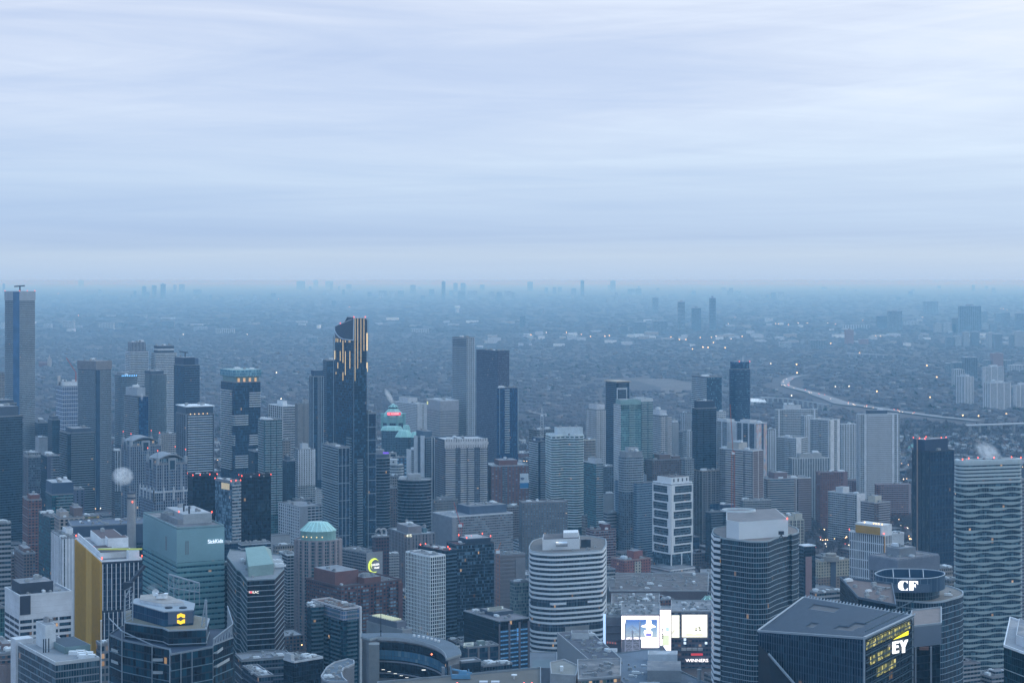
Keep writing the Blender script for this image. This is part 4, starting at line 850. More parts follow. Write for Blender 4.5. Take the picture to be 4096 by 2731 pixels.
B = HB(1,1502,1612,1672,478,2950,'skyscraper','tall slim tower with white balcony lines and gridded right face behind the grey cube','skyscraper',ST((.24,.28,.33),G_NAVY,3.05,2.6,.16,.1,.8,.002),yb=1220,amax=40,
   balc=[('L',[(.02,.98)],1.2,plain((.45,.49,.52)),plain((.3,.36,.42),.3))],bands=(.6,.35,plain((.42,.47,.52)),3.05),fins=[(0,5,1.1,.8,plain((.42,.47,.52)))],units=5)
B.prism('dark_crown', B.fbox('L',.05,.95,0,0,.6), B.z1-14, B.z1-2, plain((.06,.08,.11)))
t,p=B.face_t('L',1958+1542); text_part(B.root,'ICON',5,(p.x-1,p.y-3,gz(490,p.y)),-.5,emis((1,.15,.3),1.3,'red_sign'),name='sign',origin=B.o) if False else None
B = HB(1,1685,1850,1937,580,3100,'skyscraper','broad plum coloured tower of small windows right of the slim white lined tower','skyscraper',ST((.13,.11,.14),((.02,.03,.05),(.14,.16,.2)),3.1,2.2,.16,.2,.8,.002),yb=1330,amax=70,rot=32,units=6,parm=dgr)
B = HB(1,1843,1862,2005,862,2800,'apartment_tower','dark blue tower with a stripe of white balconies in front of the plum tower','condominium','glass_blue',yb=1310,amax=35,
   balc=[(0,[(.28,.52)],1.6,plain((.5,.54,.56)),plain((.42,.48,.5),.3))],fins=[(0,2,1.0,.6,plain((.3,.36,.4)))],units=4)
B = HB(1,1367,1442,1775,1262,2400,'apartment_slab','wide pale apartment slab with white balcony rows, dark recesses and a notched parapet','apartment block',ST((.17,.17,.2),G_GRY,2.9,2.6,.12,.3,.85,.004),yb=1730,amax=50,units=6,parm=dgr,rot=14,
   balc=[(0,[(.02,.24),(.36,.5),(.53,.67),(.81,.97)],1.6,plain((.53,.52,.53)),plain((.5,.49,.5),.7)),('L',[(.05,.5),(.6,.95)],1.0,plain((.35,.34,.36)),plain((.2,.2,.23)))])
for i in range(18): B.prism('merlon', B.fbox(0,i/18,i/18+.036,0,0,1.4), B.z1-10, B.z1+1.6, plain((.52,.51,.52)))
B.prism('top_band', B.fbox(0,0,1,0,0,1.9), B.z1-6.5, B.z1-3, plain((.52,.51,.52)))
B = HB(1,1210,1292,1366,1245,2480,'apartment_tower','slim tower with two blank white walls and dark balconies, near the green pyramids','condominium',ST((.15,.18,.22),G_NAVY,3,2.4,.1,.15,.85,.01),yb=1960,amax=40,
   balc=[(0,[(.1,.6)],1.2,slabm,plain((.2,.24,.28),.3))],pent=[(.1,.95,.2,.9,9,plain((.1,.14,.18)),2)])
B.prism('blank_wall', B.fbox('L',.03,.36,0,0,1), B.zvis, B.z1+3, plain((.55,.57,.59))); B.prism('blank_wall', B.fbox('L',.66,.97,0,0,1), B.zvis, B.z1+1, plain((.5,.52,.54)))
B.fins(0,2,.9,1.6,plain((.55,.57,.59)),B.zvis,B.z1+1,t0=.7)
B = HB(1,1155,1202,1215,1342,2520,'apartment_block','lower white walled wing with dark balconies left of the slim white walled tower','condominium','slab_white',yb=1640,amax=30)
B.prism('blank_wall', B.fbox('L',.3,.98,0,0,1), B.zvis, B.z1+1, plain((.55,.57,.59)))
HB(1,1000,1022,1075,1360,2720,'office_block','low dark block dotted with white framed window groups','office',ST((.5,.5,.52),G_NAVY,6,8,.12,.2,.8,0),yb=1440,amax=25,units=2)
HB(1,1045,1070,1158,1395,2640,'office_block','dark low block behind the white round fronted block','office',ST((.07,.08,.11),((.3,.32,.34),(.5,.52,.54)),5,6,.25,.3,.8,0),yb=1560,amax=30,units=3)
def round_tower(X0,X1,Y,D,label,yb,top=True,st='glass_black',bandm=None,ry=.8):
    cx=(gx(X0)+gx(X1))/2*D; r=(gx(X1)-gx(X0))/2*D
    poly=ellipse(cx,D+r*ry,r,r*ry,36)
    s_=S[st]; B=Bld('office_tower',label,'office',poly,gz(Y,D),D,fh=3.9,bay=1.6); B.zvis=gz(yb,D)-8
    B.walls(s_['m'],cont=True); B.floors('floor_band',poly,B.zlist(4.0,start=4.2),.5,bandm or plain((.3,.36,.42)),out=.3)
    B.roof(gry,1.0,plain((.25,.28,.31)),4)
    return B
B = round_tower(1958+862,1958+1020,1400,2330,'left of two round dark glass towers, with a stepped drum on top',1980)
B.prism('drum', ellipse(*centre(B.poly),13,10,24), B.z1, B.z1+5, dgr); B.prism('drum', ellipse(centre(B.poly)[0]-3,centre(B.poly)[1],9,7,24), B.z1+5, B.z1+11, gry)
B.raw('violet_lamp', box_data(centre(B.poly)[0]+5,centre(B.poly)[0]+12,centre(B.poly)[1]-7,centre(B.poly)[1]-6,B.z1+6,B.z1+8), emis((.3,.12,1),.4,'violet_glow'))
B = round_tower(1958+1075,1958+1337,1570,2200,'right of two round dark glass towers, wider, with grey plant rooms on its flat roof',1980)
c_=centre(B.poly); B.prism('plant_room',[(c_[0]-8,c_[1]-5),(c_[0]+8,c_[1]-1),(c_[0]+6,c_[1]+7),(c_[0]-9,c_[1]+4)],B.z1,B.z1+7,con); B.prism('plant_room',[(c_[0]-19,c_[1]-3),(c_[0]-10,c_[1]-2),(c_[0]-10,c_[1]+4),(c_[0]-18,c_[1]+4)],B.z1,B.z1+3.5,lgt)
D=2600; B = round_tower(1958+1005,1958+1125,1455,2560,'low white round fronted block with a square stub, beside the left round tower',1640,st='slab_white',bandm=plain((.55,.57,.58)))
c_=centre(B.poly); B.prism('roof_box',[(c_[0]-9,c_[1]-4),(c_[0]+2,c_[1]-4),(c_[0]+2,c_[1]+5),(c_[0]-9,c_[1]+5)],B.z1,B.z1+9,plain((.5,.52,.54)))
ro_=B.raw('round_window', cyl_data(B.o.x,B.o.y,1.3,0,.4,12), dark); ro_.location=(-3,-4.6,B.z1+5); ro_.rotation_euler=(math.pi/2,0,0)
HB(5,1015,1030,1068,78,2370,'apartment_block','thin brown grid block between the two round dark towers','apartment block','apt_brown',yb=1950,amax=20)
HB(1,1010,1045,1100,1540,2480,'office_block','plain tan block showing between the two round dark towers','office','off_tan',yb=1700,amax=30)
B19 = HB(1,1740,1800,2083,1460,2420,'brick_block','red brick apartment block with a mobile network billboard on its side','apartment block',ST(BRK,((.12,.1,.1),(.5,.5,.5)),2.9,4.6,.26,.3,.75,.006),yb=1750,amax=45,rot=12,units=4,parm=con,
   balc=[(0,[(.30,.42)],1.2,slabm,dgr)],pent=[(.25,.75,.2,.8,7,brk,2)])
t,p=B19.face_t(0,1958+2035); e=(Vector(B19.poly[1])-Vector(B19.poly[0])).normalized()
t1_=B19.face_t(0,1958+2082)[0]; t0_=B19.face_t(0,1958+2018)[0]
B19.prism('billboard', B19.fbox(0,t0_,min(t1_,1),0,0,1.0), gz(1635,2420), gz(1520,2420), plain((.55,.6,.64),.5,.03)); B19.prism('billboard_print', B19.fbox(0,t0_,min(t1_,1),0,0,1.15), gz(1632,2420), gz(1592,2420), plain((.03,.2,.42),.5,.1))
for r0 in (1.2,2.4,3.6): 
    V=[];q=p+Vector((e.y,-e.x))*1.4
    B19.raw('wireless_symbol', merge([beam_data((q.x+e.x*r0*math.cos(math.radians(a)),q.y+e.y*r0*math.cos(math.radians(a)),gz(1572,2420)+r0*math.sin(math.radians(a))),(q.x+e.x*r0*math.cos(math.radians(a+30)),q.y+e.y*r0*math.cos(math.radians(a+30)),gz(1572,2420)+r0*math.sin(math.radians(a+30))),.7) for a in (45,75,105)]), plain((.05,.12,.25)))
HB(1,1485,1535,1655,1545,2480,'apartment_block','narrow patterned apartment block in front of the wide pale slab','apartment block',ST((.33,.31,.31),G_GRY,2.9,2.4,.24,.25,.75,.004),yb=1800,amax=30,pent=[(.3,.7,.2,.8,7,tan,1)],
   balc=[(0,[(.0,.18),(.45,.65)],1.3,slabm,dgr)])
HB(1,1365,1420,1490,1640,2490,'apartment_block','drab brown low block with an ochre corner below the wide pale slab','apartment block','apt_brown',yb=1850,amax=40)
# ---------------- lower
B = HB(5,110,116,182,188,2260,'office_block','beige blank topped block at the right of the black tower','office',ST((.3,.29,.29),G_DK,3.6,3,.2,.1,.9,.004),yb=1960,amax=30)
B = HB(5,175,332,512,222,2200,'office_building','white gridded office with a blank white corner wall left of the glass podium tower','office',ST((.5,.52,.55),((.02,.03,.05),(.16,.2,.23)),3.6,5,.09,.2,.9,.004),yb=1990,amax=60,rot=33,
   fins=[('L',11,1.0,.8,plain((.5,.52,.55)))],bands=(.7,.6,plain((.5,.52,.55)),3.6),units=3,roofmat=roofm[1])
B.prism('blank_wall', B.fbox(0,.0,.34,0,0,1.0), B.zvis, B.z1+1, plain((.36,.39,.44)))
HB(5,278,310,432,168,2330,'office_block','dark grey stepped block behind the white gridded office','office','off_dark',yb=1800,amax=30,units=4)
HB(5,345,400,512,95,2560,'apartment_block','white balcony block at the far left of the glass podium tower','apartment block','slab_white',yb=1770,amax=40,bands=(.8,.6,wht,2.9))
HB(5,247,262,420,72,2680,'brown_block','low reddish brown block with a flat roof behind the stepped grey block','building','apt_brown',yb=1720,amax=30)
# octagonal stone condo with green crown
D=1720; cx=(gx(1958+292)+gx(1958+632))/2*D; r=(gx(1958+632)-gx(1958+292))/2*D
poly=[(cx+r*math.cos(a)*1.02,D+r*.75+r*.78*math.sin(a)) for a in [math.pi/10*i for i in range(20)]]
B = Bld('apartment_tower','pinkish stone condominium with bands of green glass bays and a pale green hipped crown','condominium',poly,gz(1551+485,D),D,fh=3.1,bay=2.6); B.zvis=gz(2800,D)
B.prism('wall',poly,0,B.z1,facade((.27,.23,.24),(.02,.07,.075),(.09,.2,.2),.12,.18,.86,.004,vcol=((.3,.25,.26),4,.3)),cont=False)
B.floors('floor_band',poly,B.zlist(3.1,start=3),.35,plain((.3,.26,.27)),out=.35)
for i in range(20): B.prism('pier', ellipse(*poly[i],1.5,1.5,8), B.zvis, B.z1+.4, plain((.3,.26,.27)))
B.roof(con,1.2,plain((.27,.24,.25)),0); zc_=B.z1; q=scaled(poly,(.78,.78))
B.prism('crown_wall',q,zc_,zc_+9,plain((.2,.36,.34),.6)); mansard(B,offset(q,.6),zc_+9,zc_+17,(.5,.4),plain((.33,.52,.49),.6),'crown_roof')
for i in (13,14,15,16,12): p=q[i]; B.rawl('lamp', sphere_data(.45,6,4), warml).location=(p[0]-B.o.x,p[1]-.8-B.o.y,zc_+4)
HB(5,175,240,295,590,1780,'apartment_slab','narrow grey slab with white framed window columns left of the green crowned condominium','apartment block',ST((.22,.24,.27),G_DK,3,4,.1,.2,.85,.004),yb=2650,amax=60,units=4,parm=whitep,bands=(.5,.4,plain((.4,.42,.45)),3.0))
HB(5,130,150,290,520,1880,'office_block','pinkish low rise with a small mansard behind the narrow grey slab','office','off_tan',yb=2250,amax=30,units=3)
HB(5,108,112,262,442,2000,'office_block','beige windowless box behind the pinkish low rise','building','blank_con',yb=2060,amax=30,roofmat=roofm[0],units=0)
B = HB(5,632,842,970,578,1830,'hotel','grey balconied hotel with a glowing yellow CHELSEA Hotel ring on its end wall','hotel',ST((.2,.21,.23),((.03,.04,.055),(.16,.18,.2)),3.0,3.2,.12,.3,.85,.006),yb=2350,amax=75,rot=42,bmax=60,
   balc=[('L',[(.02,.98)],1.4,plain((.28,.29,.31)),plain((.24,.25,.28)))],units=6,roofmat=roofm[0])
B.prism('blank_wall', B.fbox(0,0,1,0,0,.8), B.zvis, B.z1+1, plain((.27,.28,.31)))
t,p=B.face_t(0,1958+900); zc=gz(1551+665,p.y); e=(Vector(B.poly[1])-Vector(B.poly[0])).normalized(); nr=Vector((e.y,-e.x)); 
def arc(B,p,e,nr,zc,r0,r1,a0,a1,mat,out,name='logo',n=24,taper=True):
    V=[];Fc=[]
    for i in range(n+1):
        a=math.radians(a0+(a1-a0)*i/n); w_=math.sin(math.pi*i/n)**.5 if taper else 1
        ra=r0+(r1-r0)*(1-w_)*.5; rb=r1-(r1-r0)*(1-w_)*.5
        for rr in (ra,rb):
            for o in (out,out+.4): V.append((p.x+e.x*rr*math.cos(a)+nr.x*o,p.y+e.y*rr*math.cos(a)+nr.y*o,zc+rr*math.sin(a)))
    for i in range(n):
        b=4*i; Fc+=[(b,b+2,b+6,b+4),(b+1,b+5,b+7,b+3),(b,b+4,b+5,b+1),(b+2,b+3,b+7,b+6)]
    return B.raw(name,(V,Fc),mat)
yg=emis((.75,.9,.1),.85,'lime_sign'); arc(B,p,e,nr,zc,6.1,7.9,62,295,yg,1.0); arc(B,p+e*.8,e,nr,zc+1.2,4.9,5.6,35,230,yg,1.0)
rz=math.atan2(e.y,e.x); pc=p+nr*1.3+e*.8
text_part(B.root,'CHELSEA',2.7,(pc.x,pc.y,zc+.8),rz,emis((1,1,.95),1.2,'sign_white'),name='sign',origin=B.o,ext=.1); pc=p+nr*1.3+e*3
text_part(B.root,'Hotel',2.7,(pc.x,pc.y,zc-2.4),rz,emis((1,1,.95),1.2,'sign_white'),name='sign',origin=B.o,ext=.1)
HB(5,968,975,1090,588,1860,'hotel','right wing of close balcony rows beside the blank hotel end wall','hotel',ST((.3,.31,.33),G_GRY,2.9,3,.12,.35,.85,.006),yb=2360,amax=30,bands=(.9,.6,plain((.33,.34,.36)),2.9),units=4)
B = HB(5,1015,1160,1368,435,1950,'office_building','brown grey office tower with 415 in lit numerals on its stepped penthouse','office',ST((.2,.18,.19),((.02,.025,.035),(.12,.13,.14)),3.6,3.0,.28,.15,.95,.004),yb=2450,amax=60,
   fins=[(0,9,1.3,.5,plain((.22,.2,.21))),('L',7,1.3,.5,plain((.22,.2,.21)))],units=3)
p_,z_=B.pent(.12,.62,.15,.75,8,mat=plain((.2,.18,.19)),units=3); B.pent(.72,.85,.2,.6,5,mat=plain((.1,.18,.2)),units=1)
sign_on(B,0,1958+1168,1551+437,'415',4.2,emis((1,1,.75),1.0,'cream_sign'),out=.9,bold=.0)
B = HB(5,893,915,1018,452,1840,'brown_block','dark red block with curved silver ducts on its roof','building',ST((.1,.05,.06),G_DK,3.5,3,.2,.25,.8,.006),yb=2120,amax=30,units=3)
for X in (950,985):
    c_=B.P((X-915)/103,.4); fr=[]
    for k in range(8):
        a0,a1=math.pi*k/8,math.pi*(k+1)/8; fr.append(beam_data((c_[0]-3*math.cos(a0),c_[1],B.z1+5+3*math.sin(a0)),(c_[0]-3*math.cos(a1),c_[1],B.z1+5+3*math.sin(a1)),1.7))
    fr.append(beam_data((c_[0]+3,c_[1],B.z1),(c_[0]+3,c_[1],B.z1+5),1.7)); B.raw('silver_duct', merge(fr), plain((.6,.62,.65),.3,.1,.3,'duct',.7))
B = HB(5,1147,1332,1447,602,1560,'apartment_tower','tower wrapped in a crisp white square grid of dark windows','apartment tower',ST((.6,.63,.66),((.005,.012,.02),(.05,.08,.1)),3.25,2.2,.07,.04,.9,.006),yb=2800,amax=60,rot=38,units=3,parm=wht,
   fins=[(0,8,.45,.5,plain((.66,.69,.72))),('L',17,.45,.5,plain((.66,.69,.72)))],bands=(.45,.35,plain((.66,.69,.72)),3.25))
B = HB(5,1238,1442,1540,560,1650,'apartment_tower','black condominium with a dull red roof directly behind the white gridded tower','condominium','glass_black',yb=2800,amax=60,rot=38,units=2,roofmat=plain((.11,.04,.04),.9),parm=blk,lamps=[(.5,.95),(.1,.95),(.5,.05),(.9,.3)],
   balc=[(0,[(.1,.9)],1.2,plain((.12,.17,.2)),plain((.07,.12,.15),.3))])
B = HB(5,1458,1538,1820,515,1690,'apartment_tower','broad black condominium with pale curtains and red lamps round a white roof plate','condominium',ST((.015,.02,.03),((.004,.01,.02),(.22,.27,.32)),3.1,1.5,.07,.1,.92,.004,4),yb=2560,amax=45,units=1,roofmat=plain((.11,.04,.04),.9),parm=blk,
   bands=(.3,.5,plain((.12,.17,.2)),3.1),pent=[])
p_,z_=B.pent(.3,.95,.15,.9,5,mat=plain((.04,.05,.065)),units=0,roof=roofm[1]); B.pent(.4,.75,.3,.7,2,mat=whitep,units=0,z=z_,roof=roofm[2],name='roof_plate'); B.lamps([B.P(*q) for q in ((.3,.15),(.95,.15),(.95,.9),(.3,.9),(.5,.4))],z=z_+.8)
# big brick
B = HB(5,380,650,1116,835,1600,'brick_building','large dark red brick apartment building with planters and sheds on its stepped roof','apartment building',ST((.16,.065,.06),((.03,.03,.04),(.4,.4,.4)),3.1,3.4,.2,.28,.78,.01,3.2),yb=2680,amax=60,rot=14,units=8,parm=plain((.13,.07,.07)),roofmat=roofm[3])
B.pent(.02,.4,.2,.8,12,mat=brk,units=2,name='tower_block'); B.pent(.38,.65,.0,.3,6,mat=brk,units=3,name='gable_block')
for t0 in (.12,.33,.55,.78): B.prism('bay', B.fbox(0,t0,t0+.1,0,0,2.2), B.zvis, B.z1-3-9*(t0%.3), facade((.16,.065,.06),(.04,.04,.05),(.45,.45,.46),.1,.25,.8,.012,1.4))
B.prism('end_wall', B.fbox(0,.93,1,0,0,1.2), B.zvis, B.z1-2, plain((.17,.07,.065)))
# glass condo with white frame
B = HB(5,427,668,800,1003,1330,'apartment_tower','dark teal glass condominium with a rusty roof and a white frame down its right side','condominium',ST((.03,.06,.07),((.004,.02,.03),(.03,.1,.12)),3.1,2.2,.06,.1,.93,.004),yb=3125,amax=75,rot=36,units=3,parm=plain((.45,.44,.46)),roofmat=plain((.13,.07,.05),.9),
   balc=[('L',[(.45,.85)],1.4,plain((.16,.2,.22)),plain((.08,.14,.16),.3)),('L',[(.08,.35)],1.4,plain((.16,.2,.22)),plain((.08,.14,.16),.3)),(0,[(.2,.75)],1.4,plain((.16,.2,.22)),plain((.08,.14,.16),.3))])
B.prism('crown_grid', offset(B.poly,.7), B.z1-8, B.z1-1, facade((.33,.31,.35),(.2,.2,.24),(.26,.25,.3),.1,.2,.9,0)); B.prism('white_frame', B.fbox(0,.9,1.01,0,0,1.6), 0, B.z1+1, plain((.5,.52,.54))); B.prism('white_frame', B.fbox('L',.96,1,0,0,1.2), B.z1-9, B.z1, plain((.5,.5,.52)))
HB(5,398,420,512,985,1345,'apartment_tower','lower left wing of the rusty roofed glass condominium','condominium',ST((.03,.06,.07),((.004,.02,.03),(.03,.1,.12)),3.1,2.2,.06,.1,.93,.004),yb=3125,amax=30,balc=[(0,[(.05,.95)],1.3,plain((.16,.2,.22)),plain((.08,.14,.16),.3))])
# curved towers of the city hall
def crescent(x0,xm,x1,D0_,D1_,thick,sag,n=22):
    a=Vector(at(x0,D0_)); b=Vector(at(x1,D1_)); d=b-a; nr=Vector((d.y,-d.x)).normalized()
    inner=[];outer=[]
    for i in range(n+1):
        t=i/n; s=math.sin(math.pi*t); c=a+d*t-nr*sag*s
        inner.append(tuple(c)); w_=thick*(.35+.65*s**.6); outer.append(tuple(c-nr*w_))
    return inner, outer
D=1230
a=at(1958+845,1250); 
inner=[]; outer=[]
# inner concave face: from left (845) far, sweeping to right (1480) near
for i in range(23):
    t=i/22; th=math.radians(98-88*t)
    X=1958+930+ (1470-930)*math.sin(t*math.pi/2); Dd=1262-70*(1-math.cos(t*math.pi/2))
    inner.append(at(X,Dd))
    X2=1958+905+(1556-905)*math.sin(t*math.pi/2)**.95; outer.append(at(X2,Dd+11+5*math.sin(math.pi*t)))
inner=[at(1958+815,1262),at(1958+870,1255)]+inner; outer=[at(1958+820,1272)]+outer
poly=inner+outer[::-1]
zt=gz(1551+1215,1262)
B=Bld('city_hall_tower','dark curved concave tower with pale floor lines and ribbed stone ends, bottom centre','city hall',poly,zt,1200,fh=4,bay=2.5); B.zvis=gz(3125,1195)-10
B.walls(plain((.2,.21,.23)))
gl=facade((.02,.025,.035),(.003,.006,.012),(.012,.02,.032),.04,.02,.98,.003)
def strip(pts,z0,z1,out,mat,name,th=.3,bay=2.5,fh=4):
    ps=[Vector(p) for p in pts]; nrm=[]
    for i in range(len(ps)):
        e=(ps[min(i+1,len(ps)-1)]-ps[max(i-1,0)]).normalized(); nrm.append(Vector((e.y,-e.x)))
    fr=[tuple(p+q*out) for p,q in zip(ps,nrm)]; bk=[tuple(p+q*(out-th)) for p,q in zip(ps,nrm)]
    return B.prism(name, fr+bk[::-1], z0, z1, mat, cont=True)
cur=inner[2:]
strip(cur,B.zvis,zt-3,.5,gl,'glass_wall'); zz=zt-16; k=0
strip(cur,zt-15,zt-8.5,.9,facade((.07,.1,.11),(.17,.2,.22),(.24,.27,.29),.05,.03,.97,0),'louvre_band',bay=3)
while zz>B.zvis: strip(cur,zz-.9,zz,1.0,plain((.22,.23,.27)),'floor_band',.6); zz-=8.2
strip(cur,zt-1.6,zt+.5,1.6,plain((.33,.36,.4)),'roof_edge',2.2)
B.prism('end_wall',[at(1958+862,1247),at(1958+944,1247),at(1958+944,1255),at(1958+862,1258)],0,zt-2,plain((.2,.215,.225)))
for i in range(5): X=1958+815+i*9; B.prism('rib',[at(X,1258),at(X+4,1258),at(X+4,1262),at(X,1262)],0,zt-2,plain((.24,.25,.27)))
for i in range(9): X=1958+1474+i*9.6; B.prism('rib',[at(X,1190+i*1.2),at(X+4.6,1190+i*1.2),at(X+4.6,1197+i*1.2),at(X,1197+i*1.2)],0,zt-5,plain((.27,.28,.31)))
B.prism('end_wall',[at(1958+1420,1191),at(1958+1444,1190),at(1958+1444,1194),at(1958+1420,1196)],0,zt-6,plain((.24,.25,.27)))
top=offset(poly,1.0); B.raw('roof',([(*p,zt+.8) for p in top],[tuple(range(len(top)))]),plain((.13,.15,.17),.9,.15,.1)); B.prism('roof_slab',offset(poly,1.3),zt-.6,zt+.7,plain((.27,.31,.34)))
for i in range(7): p=Vector(outer[8+i])*.5+Vector(inner[9+i])*.5; B.raw('roof_unit', cyl_data(p.x,p.y,.9,zt+.8,zt+2.2,8), whitep)
B.raw('antenna', merge([cyl_data(*at(1958+955,1262),.35,zt,zt+26,6,.15),cyl_data(*at(1958+955,1262),.7,zt+4,zt+5,8)]), dark)
for X,Y in ((1345,1343),(1060,1545)): B.rawl('lamp', sphere_data(.6,6,4), emis((1,.22,.1),3,'orange_lamp')).location=(gx(1958+X)*1200-B.o.x, 1200-3-B.o.y, gz(1551+Y,1197))
for i,X in enumerate((965,1015,1065,1115,1160,1200,1245)): B.rawl('ceiling_light', box_data(-1.1,1.1,-.1,.1,-.15,.15), whitel).location=(gx(1958+X)*1240-B.o.x, (1250-i*5)-B.o.y, gz(1551+1472+i*3,1245))
B.rawl('ceiling_light', box_data(-1.3,1.3,-.1,.1,-.3,.3), whitel).location=(gx(1958+1287)*1225-B.o.x, 1216-B.o.y, gz(1551+1453,1220))
# second crescent, only its top in frame
poly=[at(1958+x,d) for x,d in ((497,1100),(515,1090),(560,1085),(700,1085),(668,1095),(655,1108),(668,1122),(752,1135),(750,1145),(700,1150),(600,1140),(540,1125))]
B=Bld('city_hall_tower','top of the second, lower curved tower at the bottom edge','city hall',poly,gz(1551+1490,1110),1085,fh=4); B.walls(plain((.16,.17,.19))); B.roof(plain((.12,.14,.16)),1.0,plain((.33,.36,.4)),3)
# low blocks round them
B=HB(5,845,1120,1185,1165,1480,'convention_hall','low grey hall with rows of lit skylights on its curved roof','hall','blank_con',yb=2760,amax=70,rot=40,units=4,roofmat=roofm[0],parm=con)
p_,z_=B.pent(.0,.95,.15,.95,6,mat=plain((.16,.165,.2)),units=0,roof=roofm[0])
for i in range(6):
    for j in range(9):
        a_=B.P(.15+.13*i,.3+.065*j); B.raw('skylight', box_data(a_[0]-1.6,a_[0]+1.6,a_[1]-.9,a_[1]+.9,z_,z_+1.0), emis((.6,.62,.45),.28,'skylight_glow'))
HB(5,210,292,512,1408,1250,'low_office','low dark glass office with a pale side wall and roof planters near the bottom','office','glass_black',yb=3125,amax=60,rot=40,units=4,parm=lgt,pent=[(.0,.12,.3,.9,5,lgt,0)])
B=HB(5,-100,20,112,1520,1180,'low_block','dark flat roof corner at the bottom edge beside the logo tower','building','off_dark',yb=3125,amax=40,units=2)
HB(5,60,120,215,1440,1300,'low_block','low white roofed shop block by the lit street','building','off_tan',yb=3125,amax=40,units=6,roofmat=roofm[2])
HB(5,-150,-60,108,1420,1330,'low_block','dark low block strewn with roof units behind the dark flat roof corner','building','off_dark',yb=3125,amax=40,units=12)
# ================================================================ THIRD QUARTER
B = HB(2,262,300,548,1222,2420,'apartment_tower','white banded tower whose floor lines ripple like waves, with a white roof box','condominium',ST((.1,.2,.2),((.01,.04,.05),(.08,.17,.18)),3.2,2.2,.05,.05,.95,.004),yb=1925,rot=12,amax=40,units=2,par=0,poly=None) if False else None
q,rt=quad(3916+262,3916+300,3916+548,2420,12,40)
n_,r_,l_=Vector(q[0]),Vector(q[1]),Vector(q[3]); e=(r_-n_); L=e.length; e=e/L; nr=Vector((e.y,-e.x))
front=[tuple(n_+e*L*t+nr*2.8*math.sin(t*math.pi*3.2+.4)) for t in [i/22 for i in range(23)]]
poly=front+[q[2],q[3]]
B=Bld('apartment_tower','white banded tower whose floor lines ripple like waves, with a white roof box','condominium',poly,gz(1225,2420),2420,fh=3.3,bay=2.2); B.zvis=gz(1930,2420)
B.walls(facade((.1,.2,.2),(.01,.04,.05),(.08,.17,.18),.05,.05,.95,.004),cont=True)
B.floors('balcony_band',B.poly,B.zlist(3.3,start=1.3),1.3,plain((.56,.62,.63),.6),out=1.0); B.roof(roofm[2],1.4,plain((.52,.58,.6)),3)
B.poly=q; B.pent(.22,1.0,.15,.8,10,mat=plain((.5,.56,.6)),units=3,roof=roofm[1])
for i in range(8): B.raw('light_box', box_data(*(lambda p:(p[0]-.9,p[0]+.9,p[1]-3.5,p[1]-3.3))(B.P(i/7,0)),B.z1-3,B.z1-1.5), plain((.6,.65,.68)))
B = HB(2,135,202,264,1272,2460,'apartment_tower','darker wing with white balcony slats left of the rippling white tower','condominium','condo_navy',yb=1730,amax=30,
   balc=[('L',[(.02,.95)],1.4,plain((.52,.56,.6)),plain((.45,.5,.54))),(0,[(.25,.98)],1.4,plain((.52,.56,.6)),plain((.3,.35,.4)))],pent=[(.2,.9,.1,.9,5,navyp,2)])
B = HB(2,130,190,325,1185,2800,'construction_building','raw concrete building under construction below the pale tower crane','building site',ST((.25,.24,.23),((.02,.02,.03),(.1,.1,.12)),3.2,4,.08,.12,.95,.0),yb=1260,amax=40,slabs=(.8,plain((.3,.29,.28)),plain((.2,.2,.2))),units=6)
def tower_crane(X,Yb,Yt,D,jibL,jibR,label,mat,luff=None):
    x=gx(X)*D; r=bpy.data.objects.new('tower_crane',None); r.location=(x,D,0); link(r); tag(r,label,'crane')
    zb,zt=gz(Yb,D),gz(Yt,D); u=K/F*D; w_=max(1.6,.0009*D); b=.32 if D<2500 else .5
    fr=[]
    for sx in (-1,1):
        for sy in (-1,1): fr.append(beam_data((sx*w_,sy*w_,0 if zb<30 else zb-30),(sx*w_,sy*w_,zt),b))
    k=0; z=max(zb-30,0)
    while z<zt-3: fr+= [beam_data((-w_,-w_,z),(w_,-w_,z+4),b*.8),beam_data((w_,-w_,z),(-w_,-w_,z+4),b*.8),beam_data((-w_,w_,z),(-w_,-w_,z+4),b*.8)]; z+=4
    mk('mast',*merge(fr),mat,r)
    if luff is None:
        h=(gz(1020,D)-gz(1065,D)) if False else 11
        mk('jib',*merge([beam_data((0,0,zt),(jibL*u,0,zt-2+6),b*1.6),beam_data((0,0,zt+1.6),(jibL*u,0,zt+5.2),b)]+[beam_data((jibL*u*t,0,zt+.4+4*t),(jibL*u*(t+.06),0,zt+1.8+4*t),b*.7) for t in [i*.07+.02 for i in range(13)]]),mat,r)
        mk('counter_jib',*merge([beam_data((0,0,zt),(jibR*u,0,zt),b*2.2),box_data(jibR*u-3,jibR*u,-1,1,zt-3,zt)]),mat,r)
        mk('apex',*merge([beam_data((-1,0,zt),(0,0,zt+h),b*1.3),beam_data((1.5,0,zt),(0,0,zt+h),b*1.3),beam_data((0,0,zt+h),(jibL*u*.6,0,zt+3.4),b*.6),beam_data((0,0,zt+h),(jibR*u*.9,0,zt),b*.6)]),mat,r)
    else:
        mk('jib',*merge([beam_data((0,0,zt),(luff[0]*u,0,zt+luff[1]*u),b*2),beam_data((0,1.5,zt),(luff[0]*u,0,zt+luff[1]*u),b*1.5)]),mat,r)
        mk('counter_jib',*merge([beam_data((0,0,zt),(-luff[0]*.25*u,0,zt),b*3),box_data(-luff[0]*.25*u-1.5,-luff[0]*.25*u+1.5,-1,1,zt-2,zt+1)]),mat,r)
    mk('cab',*box_data(-1.8,1.8,-2.4,-.4,zt-2.6,zt),whitep,r)
    return r
tower_crane(3916+228,1165,1062,2780,-100,38,'pale tower crane with a long level jib above the raw concrete building',plain((.42,.43,.46)))
